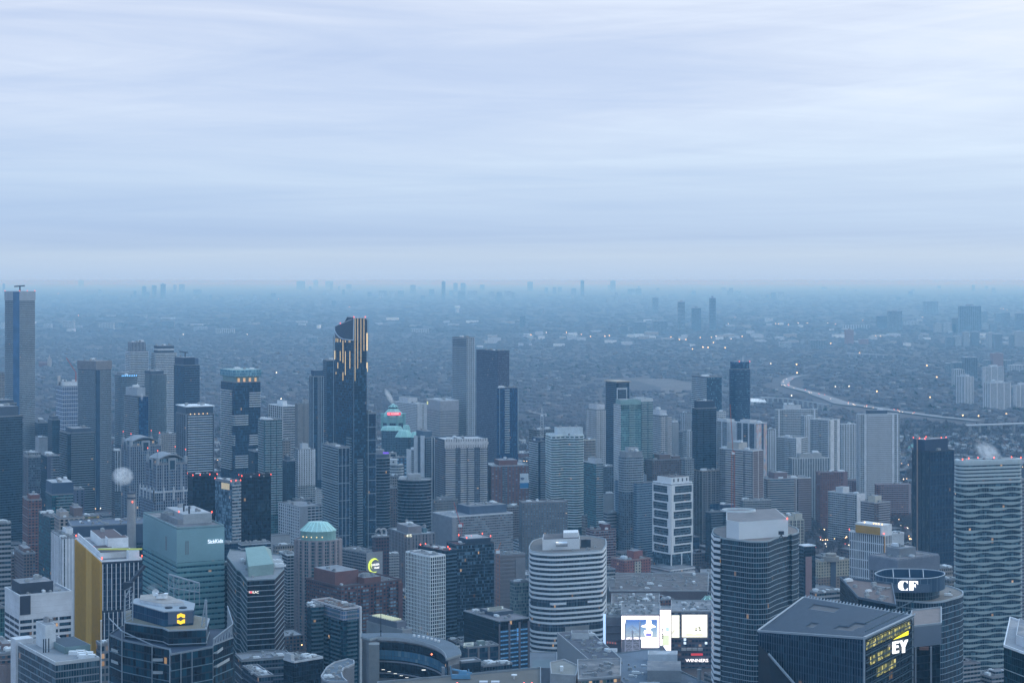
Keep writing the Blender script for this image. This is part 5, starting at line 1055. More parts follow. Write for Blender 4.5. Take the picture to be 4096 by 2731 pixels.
tower_crane(3916+1690,1760,1350,2150,0,0,'orange red tower crane rising in front of the pale banded apartment slabs',plain((.42,.12,.07)),luff=(-22,365))
tower_crane(1958+1850,2500,2100,1640,0,0,'slim orange crane mast beside the stepped grey office right of the black condominium',plain((.42,.17,.1)),luff=(22,60))
tower_crane(1958+1562,2010,1900,1760,0,0,'small red luffing crane standing behind the broad black condominium',plain((.4,.1,.1)),luff=(-48,165))
B = HB(2,565,642,716,1030,2700,'apartment_tower','white concrete apartment tower with staggered balconies left of the black framed tower','apartment tower',ST((.48,.49,.5),G_GRY,2.9,3.4,.3,.2,.8,.004),yb=1510,amax=40,
   balc=[(0,[(.05,.4),(.6,.97)],1.5,plain((.52,.52,.54)),plain((.52,.52,.54))),('L',[(.1,.4),(.55,.8)],1.3,plain((.5,.5,.52)),plain((.5,.5,.52)))],pent=[(.2,1,.1,.9,8,plain((.48,.49,.52)),2)])
B = HB(2,717,800,897,822,2750,'apartment_tower','black tower with a white square frame on its face and an amber rimmed roof plate','condominium','condo_navy',yb=1490,amax=45,units=0,
   balc=[('L',[(.02,.98)],1.0,plain((.12,.15,.19)),plain((.1,.13,.17),.3)),(0,[(.15,.75)],1.0,plain((.14,.17,.21)),plain((.11,.14,.18),.3))])
B.prism('roof_plate', offset(B.sub(0,1,0,1),2.2), B.z1+1.3, B.z1+2.5, plain((.4,.34,.28))); wf=plain((.42,.46,.5))
B.prism('white_frame',B.fbox(0,.0,.06,0,0,1.3),B.zvis,B.z1-10,wf); B.prism('white_frame',B.fbox(0,.74,.8,0,0,1.3),B.zvis,B.z1-10,wf); B.prism('white_frame',B.fbox(0,0,.8,0,0,1.4),B.z1-10,B.z1-7.5,wf)
B = HB(2,780,832,986,990,2300,'apartment_tower','green glass tower with a white gridded edge and a bowed pale green roof screen','condominium',ST((.2,.33,.33),((.03,.1,.11),(.16,.28,.28)),2.9,2.2,.07,.28,.86,.006),yb=2050,amax=40,rot=14,units=2,par=0,
   balc=[(0,[(.4,.7)],1.2,plain((.36,.45,.45)),plain((.24,.36,.36),.3))])
B.prism('white_grid', B.fbox('L',.0,1.,0,0,.6), B.zvis, B.z1, facade((.56,.58,.6),(.02,.04,.06),(.1,.13,.16),.24,.25,.8,0)); 
pl=B.poly; V=[];n=10
V=[];Fc=[]
for i in range(n+1):
    t=i/n; a_=Vector(B.P(t,0)); h=3+4.5*math.sin(math.pi*min(1,t*1.1)*.8)
    V+=[(a_.x,a_.y,B.z1-6),(a_.x,a_.y,B.z1+h),(a_.x,a_.y+1,B.z1+h),(a_.x,a_.y+1,B.z1-6)]
for i in range(n):
    b=4*i; Fc+=[(b,b+4,b+5,b+1),(b+1,b+5,b+6,b+2),(b+2,b+6,b+7,b+3)]
B.raw('roof_screen',(V,Fc),plain((.22,.36,.36),.5)); B.pent(.05,.95,.2,.9,6,mat=plain((.24,.36,.37)),units=0)
B = HB(2,925,987,1078,965,2350,'apartment_tower','twin green glass tower with white balcony stacks and a pale curved roof edge, just behind','condominium',ST((.18,.28,.3),((.03,.09,.11),(.15,.26,.27)),2.9,2.2,.1,.2,.86,.006),yb=1500,amax=30,rot=14,units=4,
   balc=[(0,[(.05,.5),(.6,.95)],1.5,plain((.42,.48,.5)),plain((.34,.42,.43),.3))],par=4,parm=plain((.45,.48,.5)))
B = HB(2,1072,1136,1223,1075,2600,'apartment_tower','white apartment tower with strong balcony ladders right of the green glass pair','apartment tower','slab_white',yb=1510,amax=40,
   balc=[(0,[(.04,.38),(.55,.95)],1.5,plain((.55,.54,.55)),plain((.55,.53,.54)))],pent=[(.0,.6,.1,.9,8,plain((.46,.48,.52)),1)])
HB(2,1222,1230,1263,1130,2680,'apartment_tower','narrow blank sided slab right of the white ladder balconied tower','apartment tower','blank_con',yb=1510,amax=20,pent=[(.1,.9,.1,.9,4,lgt,1)])
HB(2,1262,1300,1332,1200,2700,'apartment_tower','grey blue slab, left one of a pair behind the black balcony tower','apartment tower','slab_grey',yb=1500,amax=30)
HB(2,1328,1336,1394,1195,2650,'apartment_tower','pale ribbed slab, right one of a pair behind the black balcony tower','apartment tower','slab_white',yb=1520,amax=20,fins=[(0,4,1.6,.9,lgt)])
HB(2,1293,1322,1382,1055,2950,'apartment_tower','distant white ribbed slab behind the pair of slabs','apartment tower','slab_white',yb=1190,amax=30,fins=[(0,5,1.5,.8,lgt),('L',3,1.5,.8,lgt)])
B = HB(2,1373,1493,1604,780,2850,'apartment_tower','tower with a white slatted left face and a blue glass right face','condominium',ST((.07,.1,.13),((.015,.045,.07),(.2,.3,.34)),3.1,2.2,.1,.15,.85,.003,4),yb=1080,amax=60,units=5,
   balc=[('L',[(.03,.97)],1.4,plain((.48,.52,.54)),plain((.46,.5,.53)))],roofmat=roofm[1])
B = HB(2,1378,1412,1563,1020,2350,'apartment_tower','nearly black balcony tower in the middle of the pale slabs','condominium','condo_dark',yb=2000,amax=35,rnd=0,units=3,
   balc=[(0,[(.03,.3),(.36,.64),(.7,.97)],1.5,plain((.07,.09,.12)),plain((.06,.09,.12),.3)),('L',[(.1,.9)],1.4,plain((.07,.09,.12)),plain((.06,.09,.12),.3))])
B.pent(.08,.95,.1,.9,10,mat=plain((.05,.065,.09)),units=2)
B = HB(2,1646,1705,1837,720,2900,'apartment_tower','deep blue rounded tower, tallest on the right half, with sparkling glass and a thin mast','condominium',ST((.05,.08,.12),((.012,.035,.075),(.22,.32,.38)),3.1,1.9,.1,.15,.85,.003,5),yb=1200,rnd=10,amax=45,
   slabs=(.9,plain((.1,.15,.2)),plain((.06,.12,.18),.3)))
B.prism('crown', rounded(B.sub(.04,.96,.05,.95),9), B.z1, B.z1+12, facade((.07,.1,.14),(.02,.05,.09),(.14,.2,.26),.08,.05,.95,0)); B.raw('mast', cyl_data(*B.P(.6,.3),.5,B.z1+12,B.z1+22,6,.25), whitep); B.lamps([B.P(.3,.1),B.P(.9,.1)],z=B.z1+12)
HB(2,1563,1572,1632,1045,2750,'apartment_tower','white balconied block peeping over the blue grey slab right of the black balcony tower','apartment tower','slab_white',yb=1120,amax=20,bands=(1.0,.7,lgt,2.9))
B = HB(2,1563,1650,1717,1122,2620,'apartment_slab','blue grey slab with blank pale flank behind the orange crane','apartment tower','slab_grey',yb=1790,amax=45,fins=[('L',3,2.2,.9,plain((.42,.45,.5)))],parm=lgt,pent=[(0,.9,.1,.9,4,lgt,1)])
B.prism('blank_wall',B.fbox(0,.05,.95,0,0,.6),B.zvis,B.z1,plain((.38,.41,.46)))
B = HB(2,1713,1862,1948,1135,2560,'apartment_slab','apartment slab with a colourful bird mural painted down its white end wall','apartment tower',ST((.13,.17,.23),G_GRY,2.9,3.2,.1,.3,.86,.003),yb=1900,amax=70,rot=40,fins=[('L',4,2.4,.9,plain((.45,.48,.53)))],parm=lgt,pent=[(.2,.8,.4,.9,4,lgt,1)],
   balc=[('L',[(.4,.6),(.72,.95),(.08,.28)],1.1,plain((.2,.24,.3)),plain((.13,.17,.22),.3))])
mm,t_,b_=base_mat('mural_paint'); tcn=t_.nodes.new('ShaderNodeTexCoord'); mp=t_.nodes.new('ShaderNodeMapping'); mp.inputs['Scale'].default_value=(.5,.5,.13); t_.links.new(tcn.outputs['Object'],mp.inputs[0])
nn_=noise_(t_,mp.outputs[0],.35,4,.6,2.2); cm=ramp_(t_,nn_,[(.30,(.16,.3,.5)),(.40,(.5,.52,.55)),(.49,(.52,.53,.55)),(.53,(.5,.14,.16)),(.57,(.52,.52,.54)),(.63,(.62,.42,.12)),(.7,(.5,.5,.53))]); t_.links.new(cm,b_.inputs['Base Color'])
B.prism('mural',B.fbox(0,.05,.5,0,0,.7),gz(1500,2560),B.z1-1,mm); B.prism('mural',B.fbox(0,.72,.98,0,0,.7),gz(1850,2560),B.z1-1,mm)
HB(2,1935,1960,2012,1185,2750,'apartment_tower','pale ribbed slab right of the painted end wall','apartment tower','slab_white',yb=1500,amax=30,fins=[(0,4,1.8,.8,lgt)])
B = HB(2,1588,1840,1921,1345,2300,'apartment_slab','pale balcony slab with a brown brick gridded end wall behind the orange crane mast','apartment tower',ST((.28,.28,.3),G_GRY,2.9,3.2,.08,.3,.84,.005),yb=1900,amax=75,rot=44,parm=lgt,units=3,
   balc=[('L',[(.03,.2),(.28,.5),(.6,.8)],1.3,plain((.5,.48,.48)),plain((.5,.48,.48)))],pent=[(.1,.9,.45,.8,9,plain((.4,.39,.38)),2)])
B.prism('brick_wall',B.fbox(0,0,1,0,0,.4),B.zvis,B.z1,plain((.15,.11,.115))); B.fins(0,3,.7,.8,plain((.5,.48,.48)),B.zvis,B.z1); B.floors('floor_band',B.fbox(0,0,1,0,0,.7),B.zlist(2.9)[:40],.3,plain((.42,.4,.4)))
HB(2,548,562,640,1262,2560,'apartment_block','cream block with small square windows right of the rippling white tower','apartment block','off_tan',yb=1510,amax=20,parm=crm)
B = HB(2,547,640,698,1440,2330,'apartment_tower','blue glass block with a white slatted right flank below the staggered white tower','condominium','condo_teal',yb=1900,amax=40,balc=[(0,[(.05,.95)],1.3,plain((.48,.5,.52)),plain((.42,.46,.48)))],pent=[(.1,.9,.1,.7,6,lgt,2)],parm=lgt)
HB(2,696,705,775,1465,2480,'apartment_block','pale low block between the slatted block and the gridded green tower','apartment block','condo_grey',yb=1640,amax=20,lamps=())
B = HB(2,800,862,1017,1395,2230,'apartment_tower','grey octagonal condominium with white balcony corners in front of the green glass pair','condominium','condo_grey',yb=1600,amax=40,rnd=8,slabs=(1.0,plain((.42,.46,.49)),plain((.3,.35,.4),.3)),pent=[(.1,.9,.1,.9,7,gry,3)])
B.pent(.3,.8,.3,.7,5,z=B.z1+7,mat=con,units=0)
HB(2,1015,1030,1180,1368,2480,'office_block','teal grey office slab top behind the brown terraced block','office','condo_teal',yb=1420,amax=30,units=3)
HB(2,1018,1075,1310,1415,2330,'brown_block','rosy brown terraced apartment block with many roof steps','apartment block','apt_brown',yb=1560,amax=50,pent=[(.25,.6,.1,.8,7,brn,2),(.7,.95,.2,.8,4,brn,1)],units=6)
HB(2,1300,1325,1392,1410,2300,'apartment_block','grey concrete block joined to the right of the rosy brown terraces','apartment block','slab_grey',yb=1600,amax=30,units=3)
B = HB(6,790,955,1078,40,2230,'apartment_tower','steel blue balcony tower with pale slab edges left of the white framed tower','condominium',ST((.12,.18,.24),((.02,.06,.1),(.1,.18,.24)),3.0,2.2,.1,.15,.88,.005),yb=2170,amax=55,rot=34,
   slabs=(1.1,plain((.3,.36,.42)),plain((.17,.25,.33),.3)))
B.pent(.05,.95,.25,.85,9,mat=plain((.16,.21,.27)),units=3)
# white framed tower
B = HB(6,1078,1215,1378,45,2060,'apartment_tower','white framed tower of three storey windows shifted left and right, on a banded podium','condominium',ST((.08,.1,.12),((.01,.025,.035),(.2,.23,.25)),3.2,1.7,.06,.08,.92,.008,2.6),yb=2240,amax=50,rot=36,units=0,parm=wht,roofmat=roofm[2])
wf=plain((.60,.62,.64),.7,.06)
H3=9.7; z=B.z1-1; k=0; zb_=gz(2150,2060)
while z-H3>zb_-4:
    for f in (0,'L'):
        B.prism('white_frame',B.fbox(f,0,1,0,0,1.2),z-1.6,z,wf)
        lo,hi=((.0,.10),(.92,1.)) if k%2 else ((.0,.16),(.97,1.))
        for a_,b_ in (lo,hi): B.prism('white_frame',B.fbox(f,a_,b_,0,0,1.15),z-H3,z-1.6,wf)
        B.floors('balcony',B.fbox(f,.16,.92,0,0,.9),[z-4.6,z-7.8],.25,plain((.22,.25,.27)),plain((.1,.13,.15),.3))
    z-=H3; k+=1
for f in (0,'L'): B.prism('white_frame',B.fbox(f,0,1,0,0,1.2),z-1.6,z,wf)
for t in (.02,.98,.5): B.raw('stilt',box_data(*(lambda p:(p[0]-.7,p[0]+.7,p[1]-1.6,p[1]-.2))(B.P(t,0)),0,z-1),wf)
p_,z_=B.pent(.12,.93,.1,.9,7,mat=wf,units=2,roof=plain((.08,.06,.06)))
for i in range(4): B.prism('window', B.fbox(0,.2+.2*i,.24+.2*i,0,0,-2.6,3.6), B.z1+2, B.z1+5.5, dark)
B = HB(6,1062,1213,1396,700,2030,'podium','banded white and glass podium beneath the white framed tower','podium',ST((.4,.41,.44),G_GRY,4.2,2.2,.2,.3,.85,.01),yb=2420,amax=55,rot=36,bands=(1.4,.6,plain((.55,.57,.6)),4.6),units=0,roofmat=roofm[1])
B = HB(2,1388,1458,1722,1500,2330,'construction_tower','unfinished concrete frame tower with open floors, glazed only lower down','building site',ST((.27,.25,.25),((.02,.025,.035),(.09,.1,.13)),3.05,4,.08,.1,.92,0),yb=2180,amax=50,
   slabs=(.6,plain((.33,.31,.31)),plain((.17,.17,.18))),fins=[(0,9,.9,.5,plain((.33,.31,.3))),('L',4,.9,.5,plain((.33,.31,.3)))],units=8,parm=plain((.3,.25,.22)))
B.prism('glass_wall',B.fbox(0,.2,1,0,0,.9),0,gz(1750,2330),facade((.08,.12,.17),(.02,.05,.09),(.07,.13,.19),.08,.1,.92,0))
B.raw('hoist', merge([beam_data((*B.P(1.03,-.02),0),(*B.P(1.03,-.02),B.z1-40),1.6)]+[beam_data((B.P(1.03,-.02)[0]-1.5,B.P(1.03,-.02)[1],z),(B.P(1.03,-.02)[0]+1.5,B.P(1.03,-.02)[1],z+2),.4) for z in range(10,int(B.z1-42),4)]), plain((.35,.3,.15)))
for z in range(20,int(B.z1-50),14): B.rawl('lamp',sphere_data(.6,6,4),warml).location=(B.P(1.03,-.03)[0]-B.o.x,B.P(1.03,-.03)[1]-1-B.o.y,z)
B = HB(6,1480,1512,1722,262,2140,'apartment_block','dark stepped condominium blocks in front of the unfinished tower','condominium','condo_dark',yb=2420,amax=50,units=6,balc=[(0,[(.05,.45),(.55,.95)],1.3,plain((.2,.22,.25)),plain((.12,.14,.16),.3))],pent=[(.5,.95,.1,.8,8,navyp,2)])
HB(6,700,715,772,125,2420,'apartment_block','small pale sided block in the gap right of the rippling white tower','building','blank_con',yb=1800,amax=30,units=2)
HB(6,690,700,800,90,2560,'brick_block','low plum brick block behind the small pale sided block','building','apt_brick',yb=1700,amax=30,units=4)
HB(6,545,560,700,290,2350,'office_block','ochre glazed low block with roof domes right below the rippling white tower','office','off_tan',yb=2100,amax=50,units=10)
HB(6,700,730,800,270,2250,'office_block','greyish low block left of the steel blue balcony tower','office','off_conc',yb=2150,amax=40,units=4)
B = HB(6,567,625,793,405,2100,'brick_hotel','dark red brick hotel with white window bands and a square brick tower on top','hotel',ST((.15,.05,.055),((.03,.03,.04),(.3,.3,.32)),3.0,3.4,.2,.25,.78,.01),yb=2160,amax=50,bands=(.5,.25,plain((.42,.4,.4)),3.0),pent=[(.5,.8,.1,.7,7,plain((.16,.05,.055)),1)],units=5,parm=plain((.16,.06,.06)))
B = HB(6,757,862,1060,632,2010,'brick_hotel','bright red brick building with a T shaped cream window panel, behind the advertising screens','hotel',ST((.27,.1,.09),((.02,.02,.03),(.2,.2,.22)),3.2,3.8,.3,.3,.75,.01),yb=2390,amax=55,rot=33,units=4,parm=plain((.3,.2,.18)),pent=[(.45,.8,.2,.7,9,plain((.25,.09,.08)),1)],roofmat=roofm[1])
cp=plain((.45,.42,.36)); cg=facade((.45,.42,.36),(.02,.02,.03),(.12,.12,.14),.3,.3,.8,0); cg.name='cream_panel'
B.prism('cream_panel',B.fbox(0,.38,.62,0,0,.5),B.z1-18,B.z1-2,cg); B.prism('cream_panel',B.fbox(0,.0,.98,0,0,.55),B.z1-22,B.z1-17.5,cg); B.prism('base_panel',B.fbox('L',.4,1,0,0,.5),0,gz(2290,2010),cg)
HB(6,780,800,862,745,1960,'office_block','small grey annex at the left foot of the bright red brick building','office','off_conc',yb=2400,amax=30,units=2)
HB(6,720,726,790,700,1900,'office_block','grey glass strip building right of the oval white banded tower','office','off_conc',yb=2400,amax=30,units=1)
HB(6,715,722,782,780,1850,'brown_block','plain brown box right of the oval white banded tower','building','blank_con',yb=2550,amax=25,units=1)
# left of oval
HB(6,52,78,425,190,2150,'apartment_block','greyish brown apartment block dotted with pale square windows','apartment block',ST((.17,.15,.15),((.1,.11,.12),(.4,.41,.42)),2.9,3.2,.27,.3,.72,.01,1.2),yb=2120,amax=60,rot=10,units=4,parm=plain((.2,.18,.18)))
HB(6,-60,-30,52,218,2250,'apartment_block','narrow brown balcony block left of the dotted grey brown block','apartment block','apt_brown',yb=2100,amax=30,bands=(.7,.6,plain((.28,.26,.26)),2.9),units=3)
HB(6,-30,0,130,145,2700,'low_block','low brown blocks with tangled roofs behind the dotted grey brown block','building','apt_brown',yb=1900,amax=60,units=8)
B = HB(5,1352,1500,1965,300,2060,'apartment_slab','very wide grey slab of small windows with blank left corner and a dark roof storey','apartment building',ST((.24,.24,.26),((.03,.035,.045),(.3,.32,.34)),2.9,2.4,.14,.3,.82,.008,1.6),yb=2260,amax=50,rot=16,bmax=150,units=3,roofmat=roofm[1],parm=lgt,bands=(.6,.35,plain((.27,.27,.29)),2.9))
B.prism('blank_wall',B.fbox('L',0,1,0,0,.6),B.zvis,B.z1,plain((.22,.235,.27))); B.prism('blank_wall',B.fbox(0,0,.07,0,0,.7),B.zvis,B.z1,plain((.25,.26,.29)))
B.pent(.38,1.0,.3,.95,9,mat=plain((.1,.12,.16)),units=8,roof=roofm[0])
HB(5,1350,1372,1545,172,2330,'office_block','tan gridded office with a grey cap behind the very wide slab','office',ST((.22,.21,.21),G_GRY,3.2,2.2,.2,.3,.8,.01,1.4),yb=1900,amax=40,units=8,pent=[(.1,.9,.1,.9,4,gry,2)])
HB(5,1545,1580,1760,215,2420,'low_block','white lined parking-like block behind the very wide slab','building','slab_grey',yb=1830,amax=50,units=6,roofmat=roofm[1])
B = HB(5,1822,1872,2056,590,1790,'office_building','grey brown office with stepped blind bands right of the black condominium','office',ST((.2,.18,.19),((.05,.05,.06),(.12,.12,.14)),3.9,2,.04,.55,.98,.002),yb=2500,amax=50,bands=(1.8,.5,plain((.21,.19,.2)),3.9),units=2)
B.prism('blank_wall',B.fbox(0,.6,1,0,0,.9),B.zvis,B.z1-4,plain((.21,.21,.23)))
HB(6,5,20,135,800,1640,'glass_block','crinkled pale glass block left of the oval white banded tower','office',ST((.25,.28,.28),((.06,.08,.09),(.36,.33,.26)),3.2,1.6,.1,.12,.9,.0,1.2),yb=2600,amax=30,units=2)
# dark office, reflections on its right face painted as colour
B = HB(5,1590,1857,2090,1095,1400,'office_building','dark office whose right face mirrors white bands, with a skylight on its roof','office','glass_black',yb=3000,amax=75,rot=32,units=3,roofmat=plain((.17,.155,.165),.9),par=.6)
B.prism('painted_mirror_wall',B.fbox(0,.05,1,0,0,.3),0,B.z1-7,facade((.03,.04,.06),(.5,.55,.6),(.65,.68,.72),.05,.5,.86,0)); B.fins(0,4,1.6,.9,plain((.17,.14,.15)),0,B.z1-2)  # mirrored white bands are pale colours painted on the wall
for X in (2003,): t,p=B.face_t(0,1958+X); B.prism('painted_reflection',B.fbox(0,t-.05,t+.08,0,0,.45),gz(1551+1245,p.y),gz(1551+1140,p.y),facade((.1,.1,.12),(.9,.85,.88),(1,.6,.62),.06,.1,.9,0))  # reflection of a screen, painted as bright panes
p_,z_=B.pent(.3,.95,.4,.8,3,mat=dgr,units=0,roof=roofm[0])
for i in range(8): a_=B.P(.38+i*.06,.6); B.raw('skylight',box_data(a_[0]-1.2,a_[0]+1.2,a_[1]-6,a_[1]+6,z_,z_+1.1),plain((.42,.42,.36),.4))
B = HB(5,1560,1620,1858,1300,1340,'low_office','low glass office with brown columns, greenhouse and planted roof','office',ST((.05,.06,.08),((.03,.045,.06),(.12,.16,.18)),4.2,2.4,.05,.2,.9,.01),yb=3125,amax=40,units=2,roofmat=plain((.1,.095,.09),.95),fins=[(0,4,1.4,.9,plain((.2,.17,.17)))])
B.pent(.4,.6,.2,.5,4,mat=plain((.18,.24,.24),.4),units=0,roof=plain((.3,.34,.34)),name='greenhouse'); 
for i in range(6): a_=B.P(.05+i*.05,.6); B.raw('skylight',box_data(a_[0]-.8,a_[0]+.8,a_[1]-6,a_[1]+6,B.z1,B.z1+1.5),plain((.45,.45,.38),.4))
B = HB(5,1560,1572,1720,1410,1230,'dark_block','plain dark navy roof box beside the curved concave tower','building','glass_black',yb=3125,amax=40,units=0)
B = HB(5,1715,1740,1960,1440,1260,'roof_block','cluttered flat roof with ducts and square plant boxes near the bottom','building','off_dark',yb=3125,amax=60,units=10)
B = HB(5,940,1740,2178,1575,1010,'flat_roof_building','long brown flat roof with a blue cleaning cradle and red lamps, bottom edge','building','blank_con',yb=3125,amax=150,rot=72,bmax=90,units=3,poly=[at(1958+2178,1010),at(1958+2120,1075),at(1958+1180,1040),at(1958+930,985)],roofmat=plain((.14,.12,.1),.9,.2,.1)) if False else None
pl=[at(1958+930,960),at(1958+2178,975),at(1958+2178,1114),at(1958+930,1073)]
B=Bld('flat_roof_building','long brown flat roof with a blue cleaning cradle and red lamps, bottom edge','building',pl,105,960); B.walls(plain((.2,.2,.2))); B.roof(plain((.13,.115,.1),.9,.2,.1),1.2,plain((.2,.23,.26)),0)
bl=plain((.1,.26,.42),.5); q=at(1958+1575,1085); z=B.z1
B.raw('cleaning_cradle',merge([box_data(q[0]-6,q[0]+5,q[1]-2,q[1],z+.5,z+3),box_data(q[0]-2,q[0]+3,q[1]-1,q[1]+1.5,z+3,z+5),beam_data((q[0]-6,q[1],z+6),(q[0]+6,q[1],z+3.5),.9),beam_data((q[0]-6,q[1],z),(q[0]-7,q[1],z+8),.6),beam_data((q[0]+5,q[1],z),(q[0]+4,q[1],z+6),.6)]),bl)
for X in (1540,2050,2110): B.lamps([at(1958+X,1065)],z=z+1)
for X in (1740,1830): q=at(1958+X,1075); B.raw('roof_hatch',box_data(q[0]-2.5,q[0]+2.5,q[1]-2,q[1]+2,z,z+.9),lgt)
q=at(1958+1975,1085); B.raw('satellite_dish',merge([cyl_data(q[0],q[1],.3,z,z+2,6),cyl_data(q[0],q[1],1.8,z+2.2,z+2.7,12)]),whitep)
# oval tower with white bands
D=1600; pts=[(132,1625),(150,1612),(200,1606),(312,1600),(470,1606),(692,1618),(720,1650),(718,1690),(600,1712),(260,1705),(160,1680),(134,1650)]
poly=rounded([at(3916+x,d) for x,d in pts],6,3)
B=Bld('office_tower','round cornered white striped office tower with a silver tank on its roof','office',poly,gz(1551+578,1600),1600,fh=4.35,bay=1.5); B.zvis=gz(2960,1600)
B.walls(facade((.16,.19,.22),(.006,.014,.025),(.07,.1,.13),.07,.04,.97,.004),cont=True)
zz=B.zlist(4.35,start=1.9); skip={zz[i] for i in (10,15) if i<len(zz)}
B.floors('white_band',B.poly,[z for z in zz if z not in skip],1.9,plain((.60,.63,.66),.6,.05),out=.45)
B.prism('white_band',[at(3916+132,1620),at(3916+312,1599),at(3916+416,1603),at(3916+416,1606),at(3916+312,1602),at(3916+134,1623)],zz[10],zz[10]+1.9,plain((.60,.63,.66),.6,.05)); B.prism('white_band',[at(3916+578,1611.4),at(3916+690,1617),at(3916+690,1620),at(3916+578,1614)],zz[10],zz[10]+1.9,plain((.60,.63,.66),.6,.05))
B.prism('grey_panel',[at(3916+405,1603),at(3916+590,1611),at(3916+590,1614),at(3916+405,1607)],zz[15]-3.5,zz[15]+2,plain((.24,.25,.26)))
B.roof(plain((.15,.13,.12),.9),1.0,plain((.32,.36,.4)),4)
c0=[at(3916+233,1622),at(3916+518,1630),at(3916+512,1668),at(3916+240,1660)]; B.prism('plant_box',c0,B.z1,B.z1+9.5,plain((.58,.6,.63),.6,.06)); z=B.z1+9.5
B.raw('plant_roof',([(*p,z+.1) for p in offset(c0,-.5)],[(0,1,2,3)]),roofm[3]); c1=[at(3916+392,1634),at(3916+508,1638),at(3916+506,1655),at(3916+394,1652)]; B.prism('upper_box',c1,z,z+4.5,plain((.6,.62,.65),.6,.06))
a_,b_=at(3916+335,1619),at(3916+425,1621); V=[];Fc=[]
for k in range(12):
    a=2*math.pi*k/12; V+=[(a_[0],a_[1]+1.5*math.cos(a),B.z1+6+2.3*math.sin(a)),(b_[0],b_[1]+1.5*math.cos(a),B.z1+6+2.3*math.sin(a))]
for k in range(12): i,j=2*k,2*((k+1)%12); Fc.append((i,j,j+1,i+1))
Fc+= [tuple(range(0,24,2)),tuple(range(23,0,-2))]; B.raw('silver_tank',(V,Fc),plain((.6,.62,.65),.25,.06,.3,'tank',.6),smooth=True)
B.raw('cooling_tower',merge([box_data(*(lambda p:(p[0],p[0]+5,p[1],p[1]+6))(at(3916+528,1640)),B.z1,B.z1+7),box_data(*(lambda p:(p[0],p[0]+5,p[1],p[1]+6))(at(3916+560,1640)),B.z1,B.z1+7)]),dark)
B.raw('lit_advert',box_data(*(lambda p:(p[0],p[0]+2.3,p[1],p[1]+.4))(at(3916+697,1617)),gz(1551+1330,1620),gz(1551+1030,1620)),emis((.45,.65,.95),.9,'advert_glow'))
# ---------------- advertising square
D=1600
def screen(B,X0,X1,Y0,Y1,D,mat,name='screen',d=.6,X0b=None,Y0r=None):
    a,b=at(3916+X0,D),at(3916+X1,D); return B.raw(name,box_data(a[0],b[0],D-d,D,gz(1551+Y1,D),gz(1551+Y0,D)),mat)
def adb(name,label,cat,X0,X1,Y,D,dep,mat,**k):
    B=Bld(name,label,cat,[at(3916+X0,D),at(3916+X1,D),at(3916+X1+3,D+dep),at(3916+X0+3,D+dep)],gz(1551+Y,D),D,fh=4,bay=3); B.walls(mat); B.roof(k.get('roof',roofm[1]),1,con,k.get('units',4)); return B
wh=emis((1.0,.93,.97),2.0,'screen_white'); whw=emis((.98,.97,.80),.93,'screen_cream')
B=adb('screen_building','building carrying a huge glowing billboard of a figure in a white hat','screen building',835,1130,1045,D,60,plain((.3,.27,.3)),units=8)
screen(B,838,1125,1050,1292,D,wh,'screen'); 
m,t_,b_=base_mat('screen_sky'); tcn=t_.nodes.new('ShaderNodeTexCoord'); se=t_.nodes.new('ShaderNodeSeparateXYZ'); t_.links.new(tcn.outputs['Generated'],se.inputs[0])
cc=ramp_(t_,se.outputs[2],[(0,(.75,.9,1)),(.35,(.45,.7,1)),(1,(.08,.25,.85))]); t_.links.new(cc,b_.inputs['Emission Color']); b_.inputs['Emission Strength'].default_value=.7; b_.inputs['Base Color'].default_value=(0,0,0,1)
screen(B,868,1110,1078,1215,D-.7,m,'screen_picture',.2)
def blob(B,pts,y,mat,name,D=D):
    cx,cz=0,0; P_=[(gx(3916+a)*D,gz(1551+b,D)) for a,b in pts][::-1]; n=len(P_)
    V=[(x,D-y,z) for x,z in P_]+[(x,D-y+.15,z) for x,z in P_]; B.raw(name,(V,[tuple(range(n))[::-1],tuple(range(n,2*n))]+[(i,(i+1)%n,(i+1)%n+n,i+n) for i in range(n)]),mat)
blob(B,[(1028,1082),(1064,1082),(1066,1112),(1098,1128),(1096,1134),(1066,1140),(1058,1150),(1060,1160),(1072,1170),(1070,1200),(1062,1230),(1030,1230),(1018,1200),(1008,1175),(1012,1160),(1034,1152),(1028,1140),(988,1130),(990,1124),(1024,1114)],1.1,emis((1,.98,.95),2.4,'hat_white'),'screen_figure')
blob(B,[(1022,1178),(1068,1180),(1066,1206),(1024,1204)],1.4,emis((.25,.22,.6),1.0,'figure_blue'),'screen_figure')
blob(B,[(1036,1138),(1056,1138),(1056,1147),(1036,1147)],1.4,emis((1,.6,.25),1.6,'face_tone'),'screen_figure')
screen(B,838,990,1228,1360,D-.7,plain((.33,.31,.35)),'stair_wall'); screen(B,838,1125,1292,1360,D+.2,plain((.32,.27,.3)),'wall_panel'); text_part(B.root,'The Beer Store',2.0,(gx(3916+1090)*D,D-.6,gz(1551+1316,D)),0,emis((1,.85,.5),1.5,'shop_sign'),name='sign',origin=B.o) if False else None
